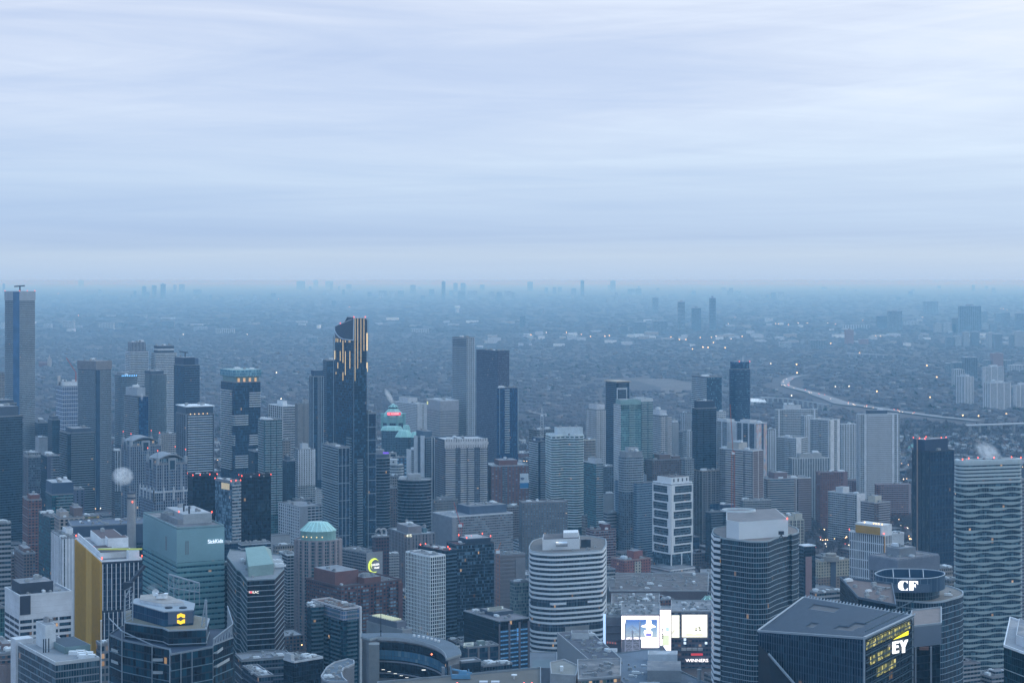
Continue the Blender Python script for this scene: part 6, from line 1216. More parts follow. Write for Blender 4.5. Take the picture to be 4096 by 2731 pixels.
# lattice stair tower in front
fr=[]; DD=1575; xa,xb=gx(3916+868)*DD,gx(3916+980)*DD; zt_=gz(1551+1110,DD)
for x in (xa,(xa+xb)/2,xb):
    for y in (DD,DD+8): fr.append(beam_data((x,y,0),(x,y,zt_-(0 if x!=(xa+xb)/2 else 6)),.55))
z=2
k=0
while z<zt_-4:
    for y in (DD,DD+8):
        fr+=[beam_data((xa,y,z),(xb,y,z),.4),beam_data((xa,y,z),((xa+xb)/2,y,z+5),.35),beam_data(((xa+xb)/2,y,z+5),(xb,y,z),.35)]
    z+=5
r=bpy.data.objects.new('lattice_tower',None); r.location=(xa,DD,0); link(r); tag(r,'open steel lattice tower standing in front of the hat billboard','lattice tower')
d_=merge(fr); mk('lattice',[(v[0]-xa,v[1]-DD,v[2]) for v in d_[0]],d_[1],plain((.6,.56,.62),.5),r); mk('spire',*merge([beam_data((1,0,zt_),(1,0,zt_+9),.4),beam_data((xb-xa,0,zt_),(xb-xa,0,zt_+3),.4)]),whitep,r)
B=adb('sign_tower','tall white glowing advertising column between the billboards','sign tower',1132,1216,1002,D-15,14,plain((.35,.3,.33)),units=0)
screen(B,1133,1214,1006,1370,D-15,wh,'screen'); DD=D-15.8
dk=emis((.12,.12,.1),.4,'screen_ink')
text_part(B.root,'SAMSUNG',1.5,(gx(3916+1160)*DD,DD,gz(1551+1021,DD)),0,dk,name='lettering',origin=B.o,ext=.05); text_part(B.root,'Galaxy\nS24 series',1.9,(gx(3916+1175)*DD,DD,gz(1551+1068,DD)),0,dk,name='lettering',origin=B.o,ext=.05)
def dot(B,X,Y,Dq,rx,rz_,mat):
    c=(gx(3916+X)*Dq,gz(1551+Y,Dq)); B.raw('screen_dot',([(c[0]+rx*math.cos(a),Dq,c[1]+rz_*math.sin(a)) for a in [i*math.pi/5 for i in range(10)]]+[(c[0]+rx*math.cos(a),Dq+.1,c[1]+rz_*math.sin(a)) for a in [i*math.pi/5 for i in range(10)]],[tuple(range(10)),tuple(range(19,9,-1))]+[(i,i+10,(i+1)%10+10,(i+1)%10) for i in range(10)]),mat)
for y in (1150,1164,1190,1205,1219): dot(B,1152,y,DD,.75,.75,dk)
screen(B,1148,1202,1195,1278,D-15.6,emis((.6,.66,.45),1.1,'screen_green'),'screen_picture',.15); screen(B,1176,1202,1135,1168,D-15.6,emis((.45,.6,.65),1.1,'screen_blue'),'screen_picture',.15)
B=adb('mall_building','brown shopping building with two cream screens and WINNERS lettering','mall',1216,1530,1020,D+4,55,facade((.14,.11,.13),(.05,.04,.06),(.25,.24,.27),.08,.3,.8,.02),units=6,roof=roofm[1])
B.raw('white_tent_roof',([(gx(3916+x)*d,d,gz(1551+y,d)) for x,y,d in ((1212,1012,1612),(1455,1025,1612),(1455,1000,1650),(1350,975,1662),(1215,985,1650))],[(0,1,2,3,4)]),plain((.55,.58,.62)))
screen(B,1220,1280,1045,1215,D+3.5,whw); screen(B,1300,1492,1042,1212,D+3.5,whw); screen(B,1292,1500,1034,1222,D+4,plain((.3,.26,.29)),'screen_frame',.3); B.raw('screen_picture',box_data(gx(3916+1345)*D,gx(3916+1450)*D,D+2.6,D+2.8,gz(1551+1160,D),gz(1551+1095,D)),emis((.95,.93,.72),1.25,'screen_pale'))
blob(B,[(1325,1210),(1335,1185),(1375,1185),(1395,1198),(1415,1185),(1455,1185),(1468,1210)],-2.2,emis((.75,.75,.55),1.0,'screen_grey'),'screen_picture')
text_part(B.root,'Galaxy AI is here',3.1,(gx(3916+1396)*D,D+2.7,gz(1551+1068,D)),0,emis((.75,.7,.7),.9,'screen_letter'),name='lettering',origin=B.o,ext=.05)
for x,y in ((1408,1148),(1433,1138),(1436,1148),(1438,1160),(1408,1160)): dot(B,x,y,D+2.4,1.1,.5,dk)
blob(B,[(1222,1195),(1226,1185),(1246,1160),(1244,1168),(1226,1190)],-2.6,dk,'screen_picture')
for i in range(4): a,b=gx(3916+1297+i*42)*D,gx(3916+1334+i*42)*D; B.raw('awning',box_data(a,b,D+1,D+4,gz(1551+1318,D),gz(1551+1300,D)),plain((.42,.4,.4)))
B.raw('red_sign',box_data(gx(3916+1372)*D,gx(3916+1462)*D,D+3,D+3.4,gz(1551+1358,D),gz(1551+1342,D)),emis((.8,.06,.08),.5,'red_sign'))
text_part(B.root,'Shoe test Lab',1.7,(gx(3916+1488)*D,D+2.5,gz(1551+1352,D)),0,emis((1,1,1),1.0,'small_sign'),name='lettering',origin=B.o) if False else None
text_part(B.root,'WINNERS',3.9,(gx(3916+1417)*D,D+2.5,gz(1551+1396,D)),0,emis((1,.95,.95),1.6,'winners_sign'),name='lettering',origin=B.o,sx=1.18)
for x,y in ((1325,1235),(1325,1262),(1487,1262)): B.raw('small_screen',box_data(gx(3916+x-9)*D,gx(3916+x+9)*D,D+3,D+3.4,gz(1551+y+10,D),gz(1551+y-8,D)),emis((.7,.85,1),.9,'small_screen'))
B=adb('brick_pier','brown wall with a green copper roof behind the right end of the cream screens','building',1455,1530,975,D+62,30,plain((.28,.2,.22)),units=0)
mansard(B,offset(B.poly,1),B.z1,B.z1+6,.3,plain((.12,.25,.22)),'copper_roof')
B=adb('mall_building','stepped grey parking and shop building left of the glowing billboard','mall',716,838,1062,D+30,70,plain((.2,.195,.23)),units=10)
for y in (1120,1175,1240): B.raw('ledge',box_data(gx(3916+716)*(D+29),gx(3916+838)*(D+29),D+28,D+30,gz(1551+y+3,D+29),gz(1551+y,D+29)),plain((.26,.24,.28)))
for i in range(9): B.raw('red_banner',box_data(gx(3916+716+i*10)*(D+28),gx(3916+724+i*10)*(D+28),D+27.5,D+27.9,gz(1551+1258+i,D+28),gz(1551+1244+i,D+28)),emis((.9,.25,.22),.25,'banner') if i%2 else plain((.4,.36,.36)))
B=adb('roof_block','large flat grey roof crowded with plant units behind the billboards','building',760,1125,970,1690,60,plain((.17,.14,.16)),units=24,roof=roofmat_((.14,.13,.14),'crowded_roof'))
B=adb('theatre_block','broad brown windowless block behind the crowded roof','building',745,1500,862,1830,110,plain((.13,.10,.105)),units=16,roof=roofmat_((.1,.09,.095),'brown_roof'))
B=adb('low_block','striped low shop block right of the broad brown block','building',1440,1530,765,1960,60,facade((.25,.23,.23),(.06,.06,.07),(.3,.3,.3),.1,.3,.8,.02),units=4)
# ---------------- shopping centre roofs, bottom
def slab(name,label,cat,pts,Y,mat,roofmt,units=0,D=None,h=None,**k):
    pl=[at(3916+x,d) for x,d in pts]; d0=min(d for _,d in pts); B=Bld(name,label,cat,pl,h if h else gz(1551+Y,d0),d0,fh=4,bay=2.4); B.walls(mat); B.roof(roofmt,k.get('par',.9),k.get('pm',con),units); return B
lit=facade((.17,.2,.24),(.03,.05,.06),(.2,.19,.12),.1,.25,.75,.22)
B=slab('shopping_centre','grey shopping centre roof edged with windows lit from inside, bottom centre right','mall',[(500,1400),(840,1395),(1180,1290),(1560,1290),(1560,1375),(1300,1430),(1160,1525),(800,1500),(500,1480)],1505,lit,plain((.13,.15,.18),.85,.25,.04),18,h=34,pm=plain((.2,.24,.28)))
zr=34.0
def boxat(B,x0,x1,d0,d1,z0,h,mat,name,roofmt=None,pts=None):
    pl=pts or [at(3916+x0,d0),at(3916+x1,d0),at(3916+x1,d1),at(3916+x0,d1)]; B.prism(name,pl,z0,z0+h,mat)
    if roofmt: B.raw(name+'_roof',([(*p,z0+h+.06) for p in offset(pl,-.4)],[tuple(range(len(pl)))]),roofmt)
bw=plain((.27,.28,.3)); 
boxat(B,1035,1290,1395,1430,zr,9,bw,'roof_block',roofm[1]); boxat(B,1040,1265,1465,1480,zr,7,whitep,'plant_box',roofm[2])
boxat(B,1160,1385,1345,1358,zr,5,whitep,'plant_box',roofm[2]); boxat(B,720,805,1480,1495,zr,6,plain((.45,.47,.5)),'plant_box',roofm[2])
boxat(B,975,1130,1375,1385,zr,2.5,equip,'duct_row'); boxat(B,1395,1500,1345,1355,zr,3,equip,'duct_row')
for X,d in ((1143,1490),(1065,1420),(1432,1400)): q=at(3916+X,d); B.raw('vent_stack',merge([cyl_data(q[0],q[1],1.3,zr,zr+8,10),cyl_data(q[0],q[1],1.8,zr+8,zr+9,10)]),plain((.3,.31,.33)))
for X,d in ((950,1410),(1000,1420),(1230,1330),(1100,1350),(1450,1340),(1490,1380)): q=at(3916+X,d); B.raw('vent_cap',merge([cyl_data(q[0],q[1],.5,zr,zr+1.5,8),cyl_data(q[0],q[1],.9,zr+1.5,zr+2.1,8)]),whitep)
B=slab('roof_hall','big pale grey windowless hall with plant on its brown roof, bottom centre','building',[(600,1290),(832,1300),(590,1405),(345,1395)],1470,plain((.3,.31,.33),.7,.06),plain((.12,.10,.105),.9),8,h=gz(1551+1465,1300)+8)
z=B.z1; boxat(B,455,590,1372,1385,z,4.5,plain((.42,.44,.46)),'plant_box',roofm[0]); 
q=at(3916+485,1275); g_=bpy.data.objects.new('generator_container',None); g_.location=(q[0],1290,35); link(g_); tag(g_,'small green container standing on the grey roof beside the big pale hall','container')
mk('container_body',*merge([box_data(-2.8,2.8,-1.3,1.3,0,3)]+[box_data(-2.7+i*.9,-2.4+i*.9,-1.42,-1.3,.2,2.8) for i in range(6)]),plain((.02,.2,.12),.5),g_); mk('container_base',*box_data(-3,3,-1.5,1.5,-1,0),dark,g_)
B=slab('glazed_wing','low glazed roof wing with an upright service tower left of the big pale hall','building',[(-30,1200),(345,1230),(345,1500),(90,1500)],1500,plain((.14,.16,.18)),plain((.15,.16,.18),.9),8,h=35)
boxat(B,70,215,1260,1290,35,15,plain((.2,.2,.22)),'glazed_box',plain((.12,.15,.17))); boxat(B,150,300,1330,1360,35,24,plain((.16,.165,.19)),'service_tower',plain((.13,.16,.17)))
B=slab('roof_block','octagonal pale roof hut with a white cube unit, bottom edge','building',[(300,1170),(490,1165),(505,1195),(400,1215),(290,1205)],1500,plain((.34,.36,.38)),plain((.21,.21,.2),.9),0,h=gz(1551+1500,1170))
boxat(B,368,392,1180,1184,B.z1,3,whitep,'cube_unit')
B=slab('mall_wing','window strip wing with amber lit panes at the bottom edge below the big pale hall','mall',[(505,1150),(830,1160),(835,1215),(500,1210)],1520,lit,roofm[0],2,h=gz(1551+1530,1155))
B.raw('pipe_bridge',merge([beam_data((*at(3916+905,1190),20),(*at(3916+905,1190),36),1.4),beam_data((*at(3916+905,1190),36),(*at(3916+968,1188),36),1.4),beam_data((*at(3916+968,1188),36),(*at(3916+968,1188),26),1.4)]),plain((.25,.28,.32),.4))
# ================================================================ RIGHT QUARTER
R3=5874
# dark curved glass tower
D=1330; pts=[(6,1530,1378),(6,1548,1362),(6,1592,1356),(6,1600,1350),(6,1835,1330),(6,1958,1332),(7,60,1350),(7,175,1372),(7,178,1368),(7,236,1378),(7,232,1400),(7,150,1425),(6,1700,1425),(6,1540,1405)]
poly=rounded([at((3916 if t==6 else R3)+x,d) for t,x,d in pts],7,3)
B=Bld('office_tower','dark curved glass tower with a fine white grid and striped edge, right of billboards','skyscraper',poly,gz(1551+482,1335),1330,fh=3.8,bay=1.9); B.zvis=gz(3125,1330)-10
mg=facade((.26,.32,.36),(.004,.014,.024),(.02,.06,.08),.05,.06,.96,.002); B.walls(mg,cont=True); B.floors('floor_band',B.poly,B.zlist(3.8,start=.3),.22,plain((.3,.36,.4)),out=.12)
B.roof(plain((.2,.17,.16),.9),.8,plain((.3,.35,.38)),3)
zz=B.zlist(7.4,start=3); sp_=[at(3916+1527,1376),at(3916+1545,1357),at(3916+1590,1351.5),at(3916+1590,1360),at(3916+1532,1385)]
B.prism('striped_wall',sp_,0,B.z1+.5,facade((.03,.04,.05),(.006,.014,.024),(.05,.07,.09),.08,.05,.95,.0)); B.floors('white_band',offset(sp_,.35),[z for z in B.zlist(4.55,start=2.2)],2.2,plain((.6,.62,.65)))
c0=[at(3916+1640,1356),at(3916+1735,1345),at(R3+153,1362),at(R3+60,1425),at(3916+1640,1415)]; B.prism('plant_box',c0,B.z1,B.z1+13,plain((.56,.59,.62),.6,.06)); z=B.z1+13
B.raw('plant_roof',([(*p,z+.1) for p in offset(c0,-.5)],[tuple(range(5))]),plain((.2,.18,.18),.9)); 
c=centre(c0); V=[];Fc=[];n=28
for i in range(n):
    a=2*math.pi*i/n; V+=[(c[0]-8+13*math.cos(a),c[1]+12+10*math.sin(a),z+2.2),(c[0]-8+13*math.cos(a),c[1]+12+10*math.sin(a),z+3.6),(c[0]-8+12.4*math.cos(a),c[1]+12+9.5*math.sin(a),z+3.6),(c[0]-8+12.4*math.cos(a),c[1]+12+9.5*math.sin(a),z+2.2)]
for i in range(n):
    a,b=4*i,4*((i+1)%n); Fc+=[(a,b,b+1,a+1),(a+1,b+1,b+2,a+2),(a+2,b+2,b+3,a+3),(a+3,b+3,b,a)]
B.raw('helipad_ring',(V,Fc),plain((.5,.55,.58))); B.lamps([at(R3+148,1360)],z=z); B.raw('gantry',merge([beam_data((*at(R3+85,1350),B.z1),(*at(R3+108,1352),B.z1+4),.5),beam_data((*at(R3+115,1350),B.z1),(*at(R3+95,1352),B.z1+4),.5),box_data(*(lambda p:(p[0]-2,p[0]+2,p[1],p[1]+1.5))(at(R3+102,1350)),B.z1+3,B.z1+5.5)]),dark)
B = HB(7,232,282,362,520,1560,'apartment_tower','narrow dark tower with a blank rose coloured panel and white roof plate','condominium','condo_dark',yb=2560,amax=40,units=0,roofmat=plain((.5,.52,.56)),par=.6,parm=whitep,
   balc=[('L',[(.1,.9)],1.2,plain((.1,.12,.14)),plain((.05,.08,.09),.3))])
B.prism('rose_panel',B.fbox(0,.05,.62,0,0,.7),0,B.z1-9,plain((.27,.18,.19),.8,.08))
B = HB(7,350,385,625,640,1960,'apartment_building','sandy brick apartment building in two wings round a recess with a round roof turret','apartment building',ST((.24,.18,.15),((.02,.025,.03),(.2,.2,.2)),3.2,3.4,.28,.25,.78,.006),yb=2460,amax=45,units=5,roofmat=plain((.3,.27,.24)),parm=plain((.38,.33,.27)))
B.prism('upper_wall',offset(B.poly,.25),B.z1-17,B.z1-.3,facade((.38,.34,.26),(.02,.025,.03),(.14,.14,.14),.28,.25,.78,.004)); B.prism('recess',B.fbox(0,.38,.55,0,0,.5),B.zvis,B.z1-1,plain((.09,.09,.11)));  # recess is a flat proud strip, its shade put into the dark colour
B.raw('roof_turret',merge([cyl_data(*B.P(.45,.3),9,B.z1,B.z1+5,20),cyl_data(*B.P(.45,.3),6,B.z1+5,B.z1+8,20)]),plain((.26,.24,.22)))
B = HB(7,622,888,946,440,1760,'student_residence','white tower with narrow slot windows and an ochre roof wall lit by warm lamps','residence',ST((.58,.6,.63),((.01,.015,.025),(.1,.12,.15)),8.8,2.3,.27,.09,.97,.0),yb=2460,amax=70,rot=42,units=3,parm=wht,roofmat=plain((.1,.1,.12)))
B.prism('ochre_strip',B.fbox(0,.0,.08,0,0,.6),B.zvis,B.z1,plain((.5,.24,.06)))
p_,z_=B.pent(-.1,1.25,.05,.8,10,mat=plain((.56,.58,.6)),units=0,roof=plain((.5,.5,.5))); B.prism('ochre_wall',[tuple(Vector(B.P(-.12,.1))),tuple(Vector(B.P(-.12,.1))+Vector((.3,-.6))),tuple(Vector(B.P(-.12,.78))+Vector((-.6,-.3))),B.P(-.12,.78)][::-1],B.z1+.5,B.z1+8,plain((.45,.25,.05)))
for q in (.1,.2,.27,.34,.6): B.rawl('lamp',sphere_data(.7,6,4),warml).location=(B.P(.2,q)[0]-B.o.x,B.P(.2,q)[1]-B.o.y,z_+.8)
B.lamps([B.P(0,0),B.P(0,1),B.P(-.1,.5)],z=B.z1+1.5)
HB(7,940,948,1040,425,1850,'apartment_block','plain white box behind the ochre topped white tower','building',ST((.56,.59,.62),G_GRY,8,2,.02,.3,.31,0),yb=2300,amax=35,units=1,roofmat=roofm[2],parm=wht)
B = HB(7,780,990,1302,625,1640,'office_building','grey violet office with a folded front and pale ribs behind the round glass crown','office',ST((.2,.21,.25),((.03,.04,.05),(.15,.17,.19)),4,2.4,.16,.2,.9,.01),yb=2340,amax=60,rot=35,units=4,parm=plain((.28,.29,.33)),roofmat=plain((.2,.18,.19)),pent=[(.25,.65,.3,.8,8,gry,3)],
   fins=[(0,14,1.0,.7,plain((.32,.32,.36))),('L',8,1.0,.7,plain((.28,.28,.32)))])
B.prism('blank_band',offset(B.poly,1.0),B.z1-13,B.z1-.5,plain((.17,.19,.24)))
# CF tower
D=1200; pts=[(590,1250),(680,1225),(985,1205),(1240,1195),(1340,1200),(1496,1222),(1490,1240),(1380,1262),(760,1275),(600,1270)]
poly=rounded([at(R3+x,d) for x,d in pts],8,4)
B=Bld('office_tower','dark blue glass tower with a round glass crown carrying white CF letters','skyscraper',poly,gz(1551+955,1195),1195,fh=4.0,bay=1.9); B.zvis=gz(3125,1195)-10
B.walls(facade((.2,.27,.32),(.004,.014,.026),(.03,.08,.11),.045,.03,.97,.003),cont=True); B.floors('floor_band',B.poly,B.zlist(4.0,start=.3),.2,plain((.24,.32,.37)),out=.1)
B.roof(plain((.2,.18,.165),.9),1.0,plain((.35,.4,.44)),5)
cr=[(826,1226),(900,1212),(1080,1204),(1240,1206),(1320,1220),(1300,1232),(1180,1242),(900,1246)]
c0=rounded([at(R3+x,d) for x,d in cr],8,4); zc0=gz(1551+925,1205)-2; zl=gz(1551+862,1205)
B.prism('crown_base',c0,B.z1-1,zl,facade((.14,.2,.24),(.01,.03,.045),(.05,.09,.11),.06,.03,.97,0),cont=True)
c1=rounded([at(R3+x,d) for x,d in ((803,1218),(880,1203),(1080,1197),(1270,1200),(1358,1213),(1345,1228),(1200,1238),(900,1240))],9,5)
zt_=gz(1551+765,1200); n=len(c1); inn=offset(c1,-.6); V=[];Fc=[]
for p,q in zip(c1,inn): V+=[(*p,zl),(*p,zt_),(*q,zt_),(*q,zl)]
for i in range(n):
    a,b=4*i,4*((i+1)%n); Fc+=[(a,b,b+1,a+1),(a+1,b+1,b+2,a+2),(a+2,b+2,b+3,a+3),(a+3,b+3,b,a)]
B.raw('glass_crown',(V,Fc),plain((.04,.075,.11),.3,.15,.1,'smoked_glass')); B.raw('crown_edge',merge([beam_data((*c1[i],zt_+.3),(*c1[(i+1)%n],zt_+.3),.4) for i in range(n)]),plain((.4,.47,.53),.4))
B.raw('crown_floor',([(*p,zl+4) for p in inn],[tuple(range(n))]),plain((.05,.08,.11),.6)); 
for X in (960,1085,1190): a_,b_=at(R3+X,1203),at(R3+X-5,1237); B.raw('crown_brace',merge([beam_data((*a_,zt_),(*b_,zt_),.55)]),silver)
for i in range(30): j=int(i*n/30); p=c1[j]; B.raw('mullion',box_data(p[0]-.12,p[0]+.12,p[1]-.2,p[1],zl,zt_),plain((.2,.27,.32)))
wl=emis((1,.98,1),1.3,'cf_white'); zc=gz(1551+815,1197); u=K/F*1197; x0=gx(R3+1068)*1195
def shape(nm,pts,y=1194.6): flat(nm,[((x-1068)*u,-(y_-815)*u) for x,y_ in pts],y,.3,wl,B.root,B.o,x0,zc)
shape('letter',[(1068,779),(1068,800),(1058,790),(1048,782),(1038,785),(1032,800),(1031,815),(1034,832),(1042,846),(1050,848),(1068,832),(1068,850),(1020,850),(1004,842),(995,826),(994,808),(999,792),(1010,781),(1022,778)][::-1])
shape('letter',[(1079,779),(1146,781),(1146,808),(1136,798),(1124,788),(1112,786),(1112,805),(1117,808),(1127,800),(1129,812),(1129,832),(1118,820),(1112,818),(1112,850),(1079,850)][::-1])
B.raw('dark_sign_panel',box_data(gx(R3+930)*1198,gx(R3+1230)*1198,1194.9,1195.3,zl+1,zt_-3),plain((.09,.12,.16),.5))
# EY tower
D=1010
T_=lambda X,d:at(R3+X,d)
zL=gz(1551+1185,985); zR=gz(1551+1050,1035); zN=gz(1551+1220,940); zB=gz(1551+912,1100)
A0,A1,A2,A3=T_(-75,990),T_(735,935),T_(1105,1000),T_(272,1110)
B=Bld('office_tower','angular dark glass tower with a slatted sloping roof and glowing EY letters, bottom right','skyscraper',[A0,A1,A2,A3],zN,935,fh=4.2,bay=2)
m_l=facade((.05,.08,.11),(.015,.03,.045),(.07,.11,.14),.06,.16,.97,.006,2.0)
zt0,zt1,zt2,zt3=gz(1551+1165,990),gz(1551+1222,935),gz(1551+1050,1000),gz(1551+910,1110)
xx=[T_(-75,990)]
def wallpoly(name,pts,mat,uvs=None): return mk(name,B.loc(pts),[tuple(range(len(pts)))],mat,B.root,uvs=[uvs] if uvs else None)
n=24
V=[];Fc=[];U=[]
L_=math.dist(A0,A1); 
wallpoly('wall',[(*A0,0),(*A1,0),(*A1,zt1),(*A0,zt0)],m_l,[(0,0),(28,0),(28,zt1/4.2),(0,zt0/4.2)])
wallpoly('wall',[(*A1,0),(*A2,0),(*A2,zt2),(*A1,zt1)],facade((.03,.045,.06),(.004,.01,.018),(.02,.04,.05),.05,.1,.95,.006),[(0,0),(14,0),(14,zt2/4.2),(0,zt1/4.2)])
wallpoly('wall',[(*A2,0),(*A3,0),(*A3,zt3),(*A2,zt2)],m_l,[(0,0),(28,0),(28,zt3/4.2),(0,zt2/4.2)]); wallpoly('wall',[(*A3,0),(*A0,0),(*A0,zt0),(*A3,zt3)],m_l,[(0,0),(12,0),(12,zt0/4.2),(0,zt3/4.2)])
def roofpt(u,v):  # u along front (A0->A1 / A3->A2), v toward back
    f=Vector((*A0,zt0))*(1-u)+Vector((*A1,zt1))*u; b=Vector((*A3,zt3))*(1-u)+Vector((*A2,zt2))*u
    return f*(1-v)+b*v
V=[];Fc=[];G=12
for i in range(G+1):
    for j in range(G+1): V.append(tuple(roofpt(i/G,j/G)-Vector((0,0,.6))))
for i in range(G):
    for j in range(G): a=i*(G+1)+j; Fc.append((a,a+G+1,a+G+2,a+1))
B.raw('roof',(V,Fc),plain((.02,.03,.04),.5))
slm=plain((.11,.15,.19),.4,.12,.2,'slat_metal'); first=None
for i in range(38):
    v=(i+.5)/38
    hole=None
    segs=[(0,1)]
    if .70<v<.86: segs=[(0,.16),(.42,1)]
    elif .22<v<.34: segs=[(0,.36),(.44,.62),(.8,1)]
    elif .34<=v<.5: segs=[(0,.70),(.82,1)]
    B.raw('roof_slat',merge([beam_data(tuple(roofpt(a,v)),tuple(roofpt(b,v)),.6) for a,b in segs]),slm)
for i in range(33): 
    t=i/32; p=roofpt(t,1.0); B.raw('roof_fin',merge([beam_data(tuple(p+Vector((-1,-1,-2.2))),tuple(p+Vector((1.6,.6,1.2))),.6)]),plain((.36,.41,.46),.4))
B.raw('roof_edge',merge([beam_data(tuple(roofpt(0,1)),tuple(roofpt(1,1)),.9),beam_data((*A1,zt1),(*A2,zt2),1.5),beam_data((*A0,zt0),(*A1,zt1),1.1),beam_data((*A0,zt0),(*A3,zt3),1.2),beam_data((*A1,0),(*A1,zt1),.9),beam_data((*A2,0),(*A2,zt2),.9)]),silver)
for i in range(42):
    t=(i+.5)/42; p=Vector(A0)*(1-t)+Vector(A1)*t; z=zt0*(1-t)+zt1*t; B.raw('wall_fin',box_data(p.x-.14,p.x+.14,p.y-.9,p.y,0,z-1.2),plain((.06,.09,.12),.4))
# slanted lower facade sheet
a_,b_=T_(0,977),T_(230,955); 
B.raw('slant_edge',merge([beam_data((a_[0],a_[1]-2,gz(1551+1340,975)),(b_[0],b_[1]-3,gz(1551+1600,955)),.9)]),silver)
B.raw('upper_facet',([(*T_(-75,984),gz(1551+1262,984)),(a_[0],a_[1]-1.9,gz(1551+1340,975)),(b_[0],b_[1]-2.6,gz(1551+1600,955)),(A1[0],A1[1]-1.2,gz(1551+1600,934)),(A1[0],A1[1]-1.2,zt1-2),(*T_(-75,987),zt0-3)],[(0,1,2,3,4,5)]),facade((.1,.14,.18),(.05,.09,.13),(.09,.14,.19),.06,.1,.95,0)) if False else None
B.raw('slant_glass',([(*T_(-75,985),0),(T_(235,952)[0],T_(235,952)[1],0),(b_[0],b_[1]-2.5,gz(1551+1600,955)),(a_[0],a_[1]-1.8,gz(1551+1340,975)),(*T_(-75,985),gz(1551+1262,985))],[(0,1,2,3,4)]),plain((.015,.022,.03),.15))
# lit offices on the right face
e=(Vector(A2)-Vector(A1)); L_=e.length; e/=L_; nr=Vector((e.y,-e.x))
litm=facade((.02,.025,.02),(.1,.1,.02),(.55,.5,.12),.06,.06,.94,0,1.3); 
ml,tl,bl_=base_mat('office_glow'); uv=tl.nodes.new('ShaderNodeUVMap'); s_=tl.nodes.new('ShaderNodeSeparateXYZ'); tl.links.new(uv.outputs[0],s_.inputs[0]); wn=tl.nodes.new('ShaderNodeTexWhiteNoise'); tl.links.new(combine(tl,math_(tl,'FLOOR',math_(tl,'MULTIPLY',s_.outputs[0],3.0)),math_(tl,'FLOOR',math_(tl,'MULTIPLY',s_.outputs[1],2.0)),0.0),wn.inputs[0])
cc=ramp_(tl,wn.outputs['Value'],[(0,(.02,.03,.02)),(.4,(.10,.11,.03)),(.75,(.35,.34,.08)),(1,(.95,.85,.3))]); tl.links.new(cc,bl_.inputs['Emission Color']); bl_.inputs['Emission Strength'].default_value=.8; bl_.inputs['Base Color'].default_value=(.02,.02,.02,1)
def rf(t,z,o=.5): p=Vector(A1)+e*L_*t+nr*o; return (p.x,p.y,z)
def rz(t): return zt1+(zt2-zt1)*t
def litband(t0,t1,z0,z1,slope=False):
    pts=[rf(t0,z0),rf(t1,z0),rf(t1,(rz(t1)-2.2) if slope else z1),rf(t0,(rz(t0)-2.2) if slope else z1)]
    mk('lit_window',B.loc(pts),[(0,1,2,3)],ml,B.root,uvs=[[(t0*14,z0/4.2),(t1*14,z0/4.2),(t1*14,z1/4.2),(t0*14,z1/4.2)]])
zz=zt1-6.3
litband(.02,.93,zz,zz+3.7,False)
litband(.4,.93,zz+4.3,zz+6.5,True) if False else None
mk('lit_window',B.loc([rf(.06,zz+4.2),rf(.93,zz+4.2),rf(.93,rz(.93)-1.6),rf(.06,rz(.06)-1.6)]),[(0,1,2,3)],ml,B.root,uvs=[[(0,10),(13,10),(13,17),(0,12)]])
litband(.1,.5,zz-9,zz-4.6); litband(.22,.62,zz-17,zz-12.5); litband(.3,.42,2+zz-45,zz-38); litband(.5,.68,2+zz-45,zz-38)
for i in range(15): B.raw('mullion',merge([beam_data(rf(i/14,0,.7),rf(i/14,rz(i/14)-1,.7),.22)]),plain((.04,.06,.07)))
for k in range(14): 
    z=zt1+8-k*4.2; t0=max(0,(z-zt1)/(zt2-zt1)) if z>zt1 else 0
    B.raw('floor_band',merge([beam_data(rf(t0,z,.7),rf(1,z,.7),.5)]),plain((.05,.08,.09)))
def onface(X):
    tn=gx(R3+X); p=Vector(A1); t=(tn*p.y-p.x)/(e.x-tn*e.y); return t
def fpt(X,Y,o=1.3): t=onface(X); p=Vector(A1)+e*t; p2=p+nr*o; return (p2.x,p2.y,gz(1551+Y,p.y))
def facesign(nm,pts,mat,o=1.4):
    P_=[fpt(x,y,o) for x,y in pts]; P2=[fpt(x,y,o-.4) for x,y in pts]; n=len(P_); B.raw(nm,(P_+P2,[tuple(range(n)),tuple(range(2*n-1,n-1,-1))]+[(i,i+n,(i+1)%n+n,(i+1)%n) for i in range(n)]),mat)
wle=emis((1,1,1),1.15,'ey_white')
facesign('letter',[(937,1248),(985,1238),(984,1256),(957,1261),(957,1277),(980,1273),(979,1290),(957,1293),(957,1317),(985,1312),(983,1330),(937,1338)],wle)
facesign('letter',[(990,1238),(1009,1235),(1021,1262),(1034,1231),(1054,1228),(1030,1285),(1030,1328),(1010,1331),(1010,1287)],wle)
facesign('beam_symbol',[(944,1229),(1056,1162),(1055,1193)],emis((1,.85,.02),.95,'ey_yellow'))
# block right of the tower
P=[T_(1100,1003),T_(1316,1012),T_(1316,1060),T_(1108,1050)]
B=Bld('office_wing','grey boxed wing over dark glass with two pale columns, attached right of the EY tower' if False else 'grey boxed wing over dark glass with two pale columns, right of the angular slatted tower','office',P,gz(1551+1128,1005),1003,fh=4.2)
B.walls(S['glass_black']['m']); B.prism('upper_box',offset(P,.8),gz(1551+1285,1005),B.z1,plain((.14,.17,.215),.6,.06)); B.roof(plain((.2,.16,.15)),.8,silver,0,poly=offset(P,.8))
for X in (1122,1240): B.prism('pale_column',[T_(X,1001.5),T_(X+14,1001.5),T_(X+14,1004),T_(X,1004)],0,gz(1551+1285,1003),plain((.2,.23,.27)))
B.prism('lit_window',[T_(1158,1003),T_(1230,1003),T_(1230,1005),T_(1158,1005)],gz(1551+1312,1003),gz(1551+1290,1003),plain((.18,.09,.07)))
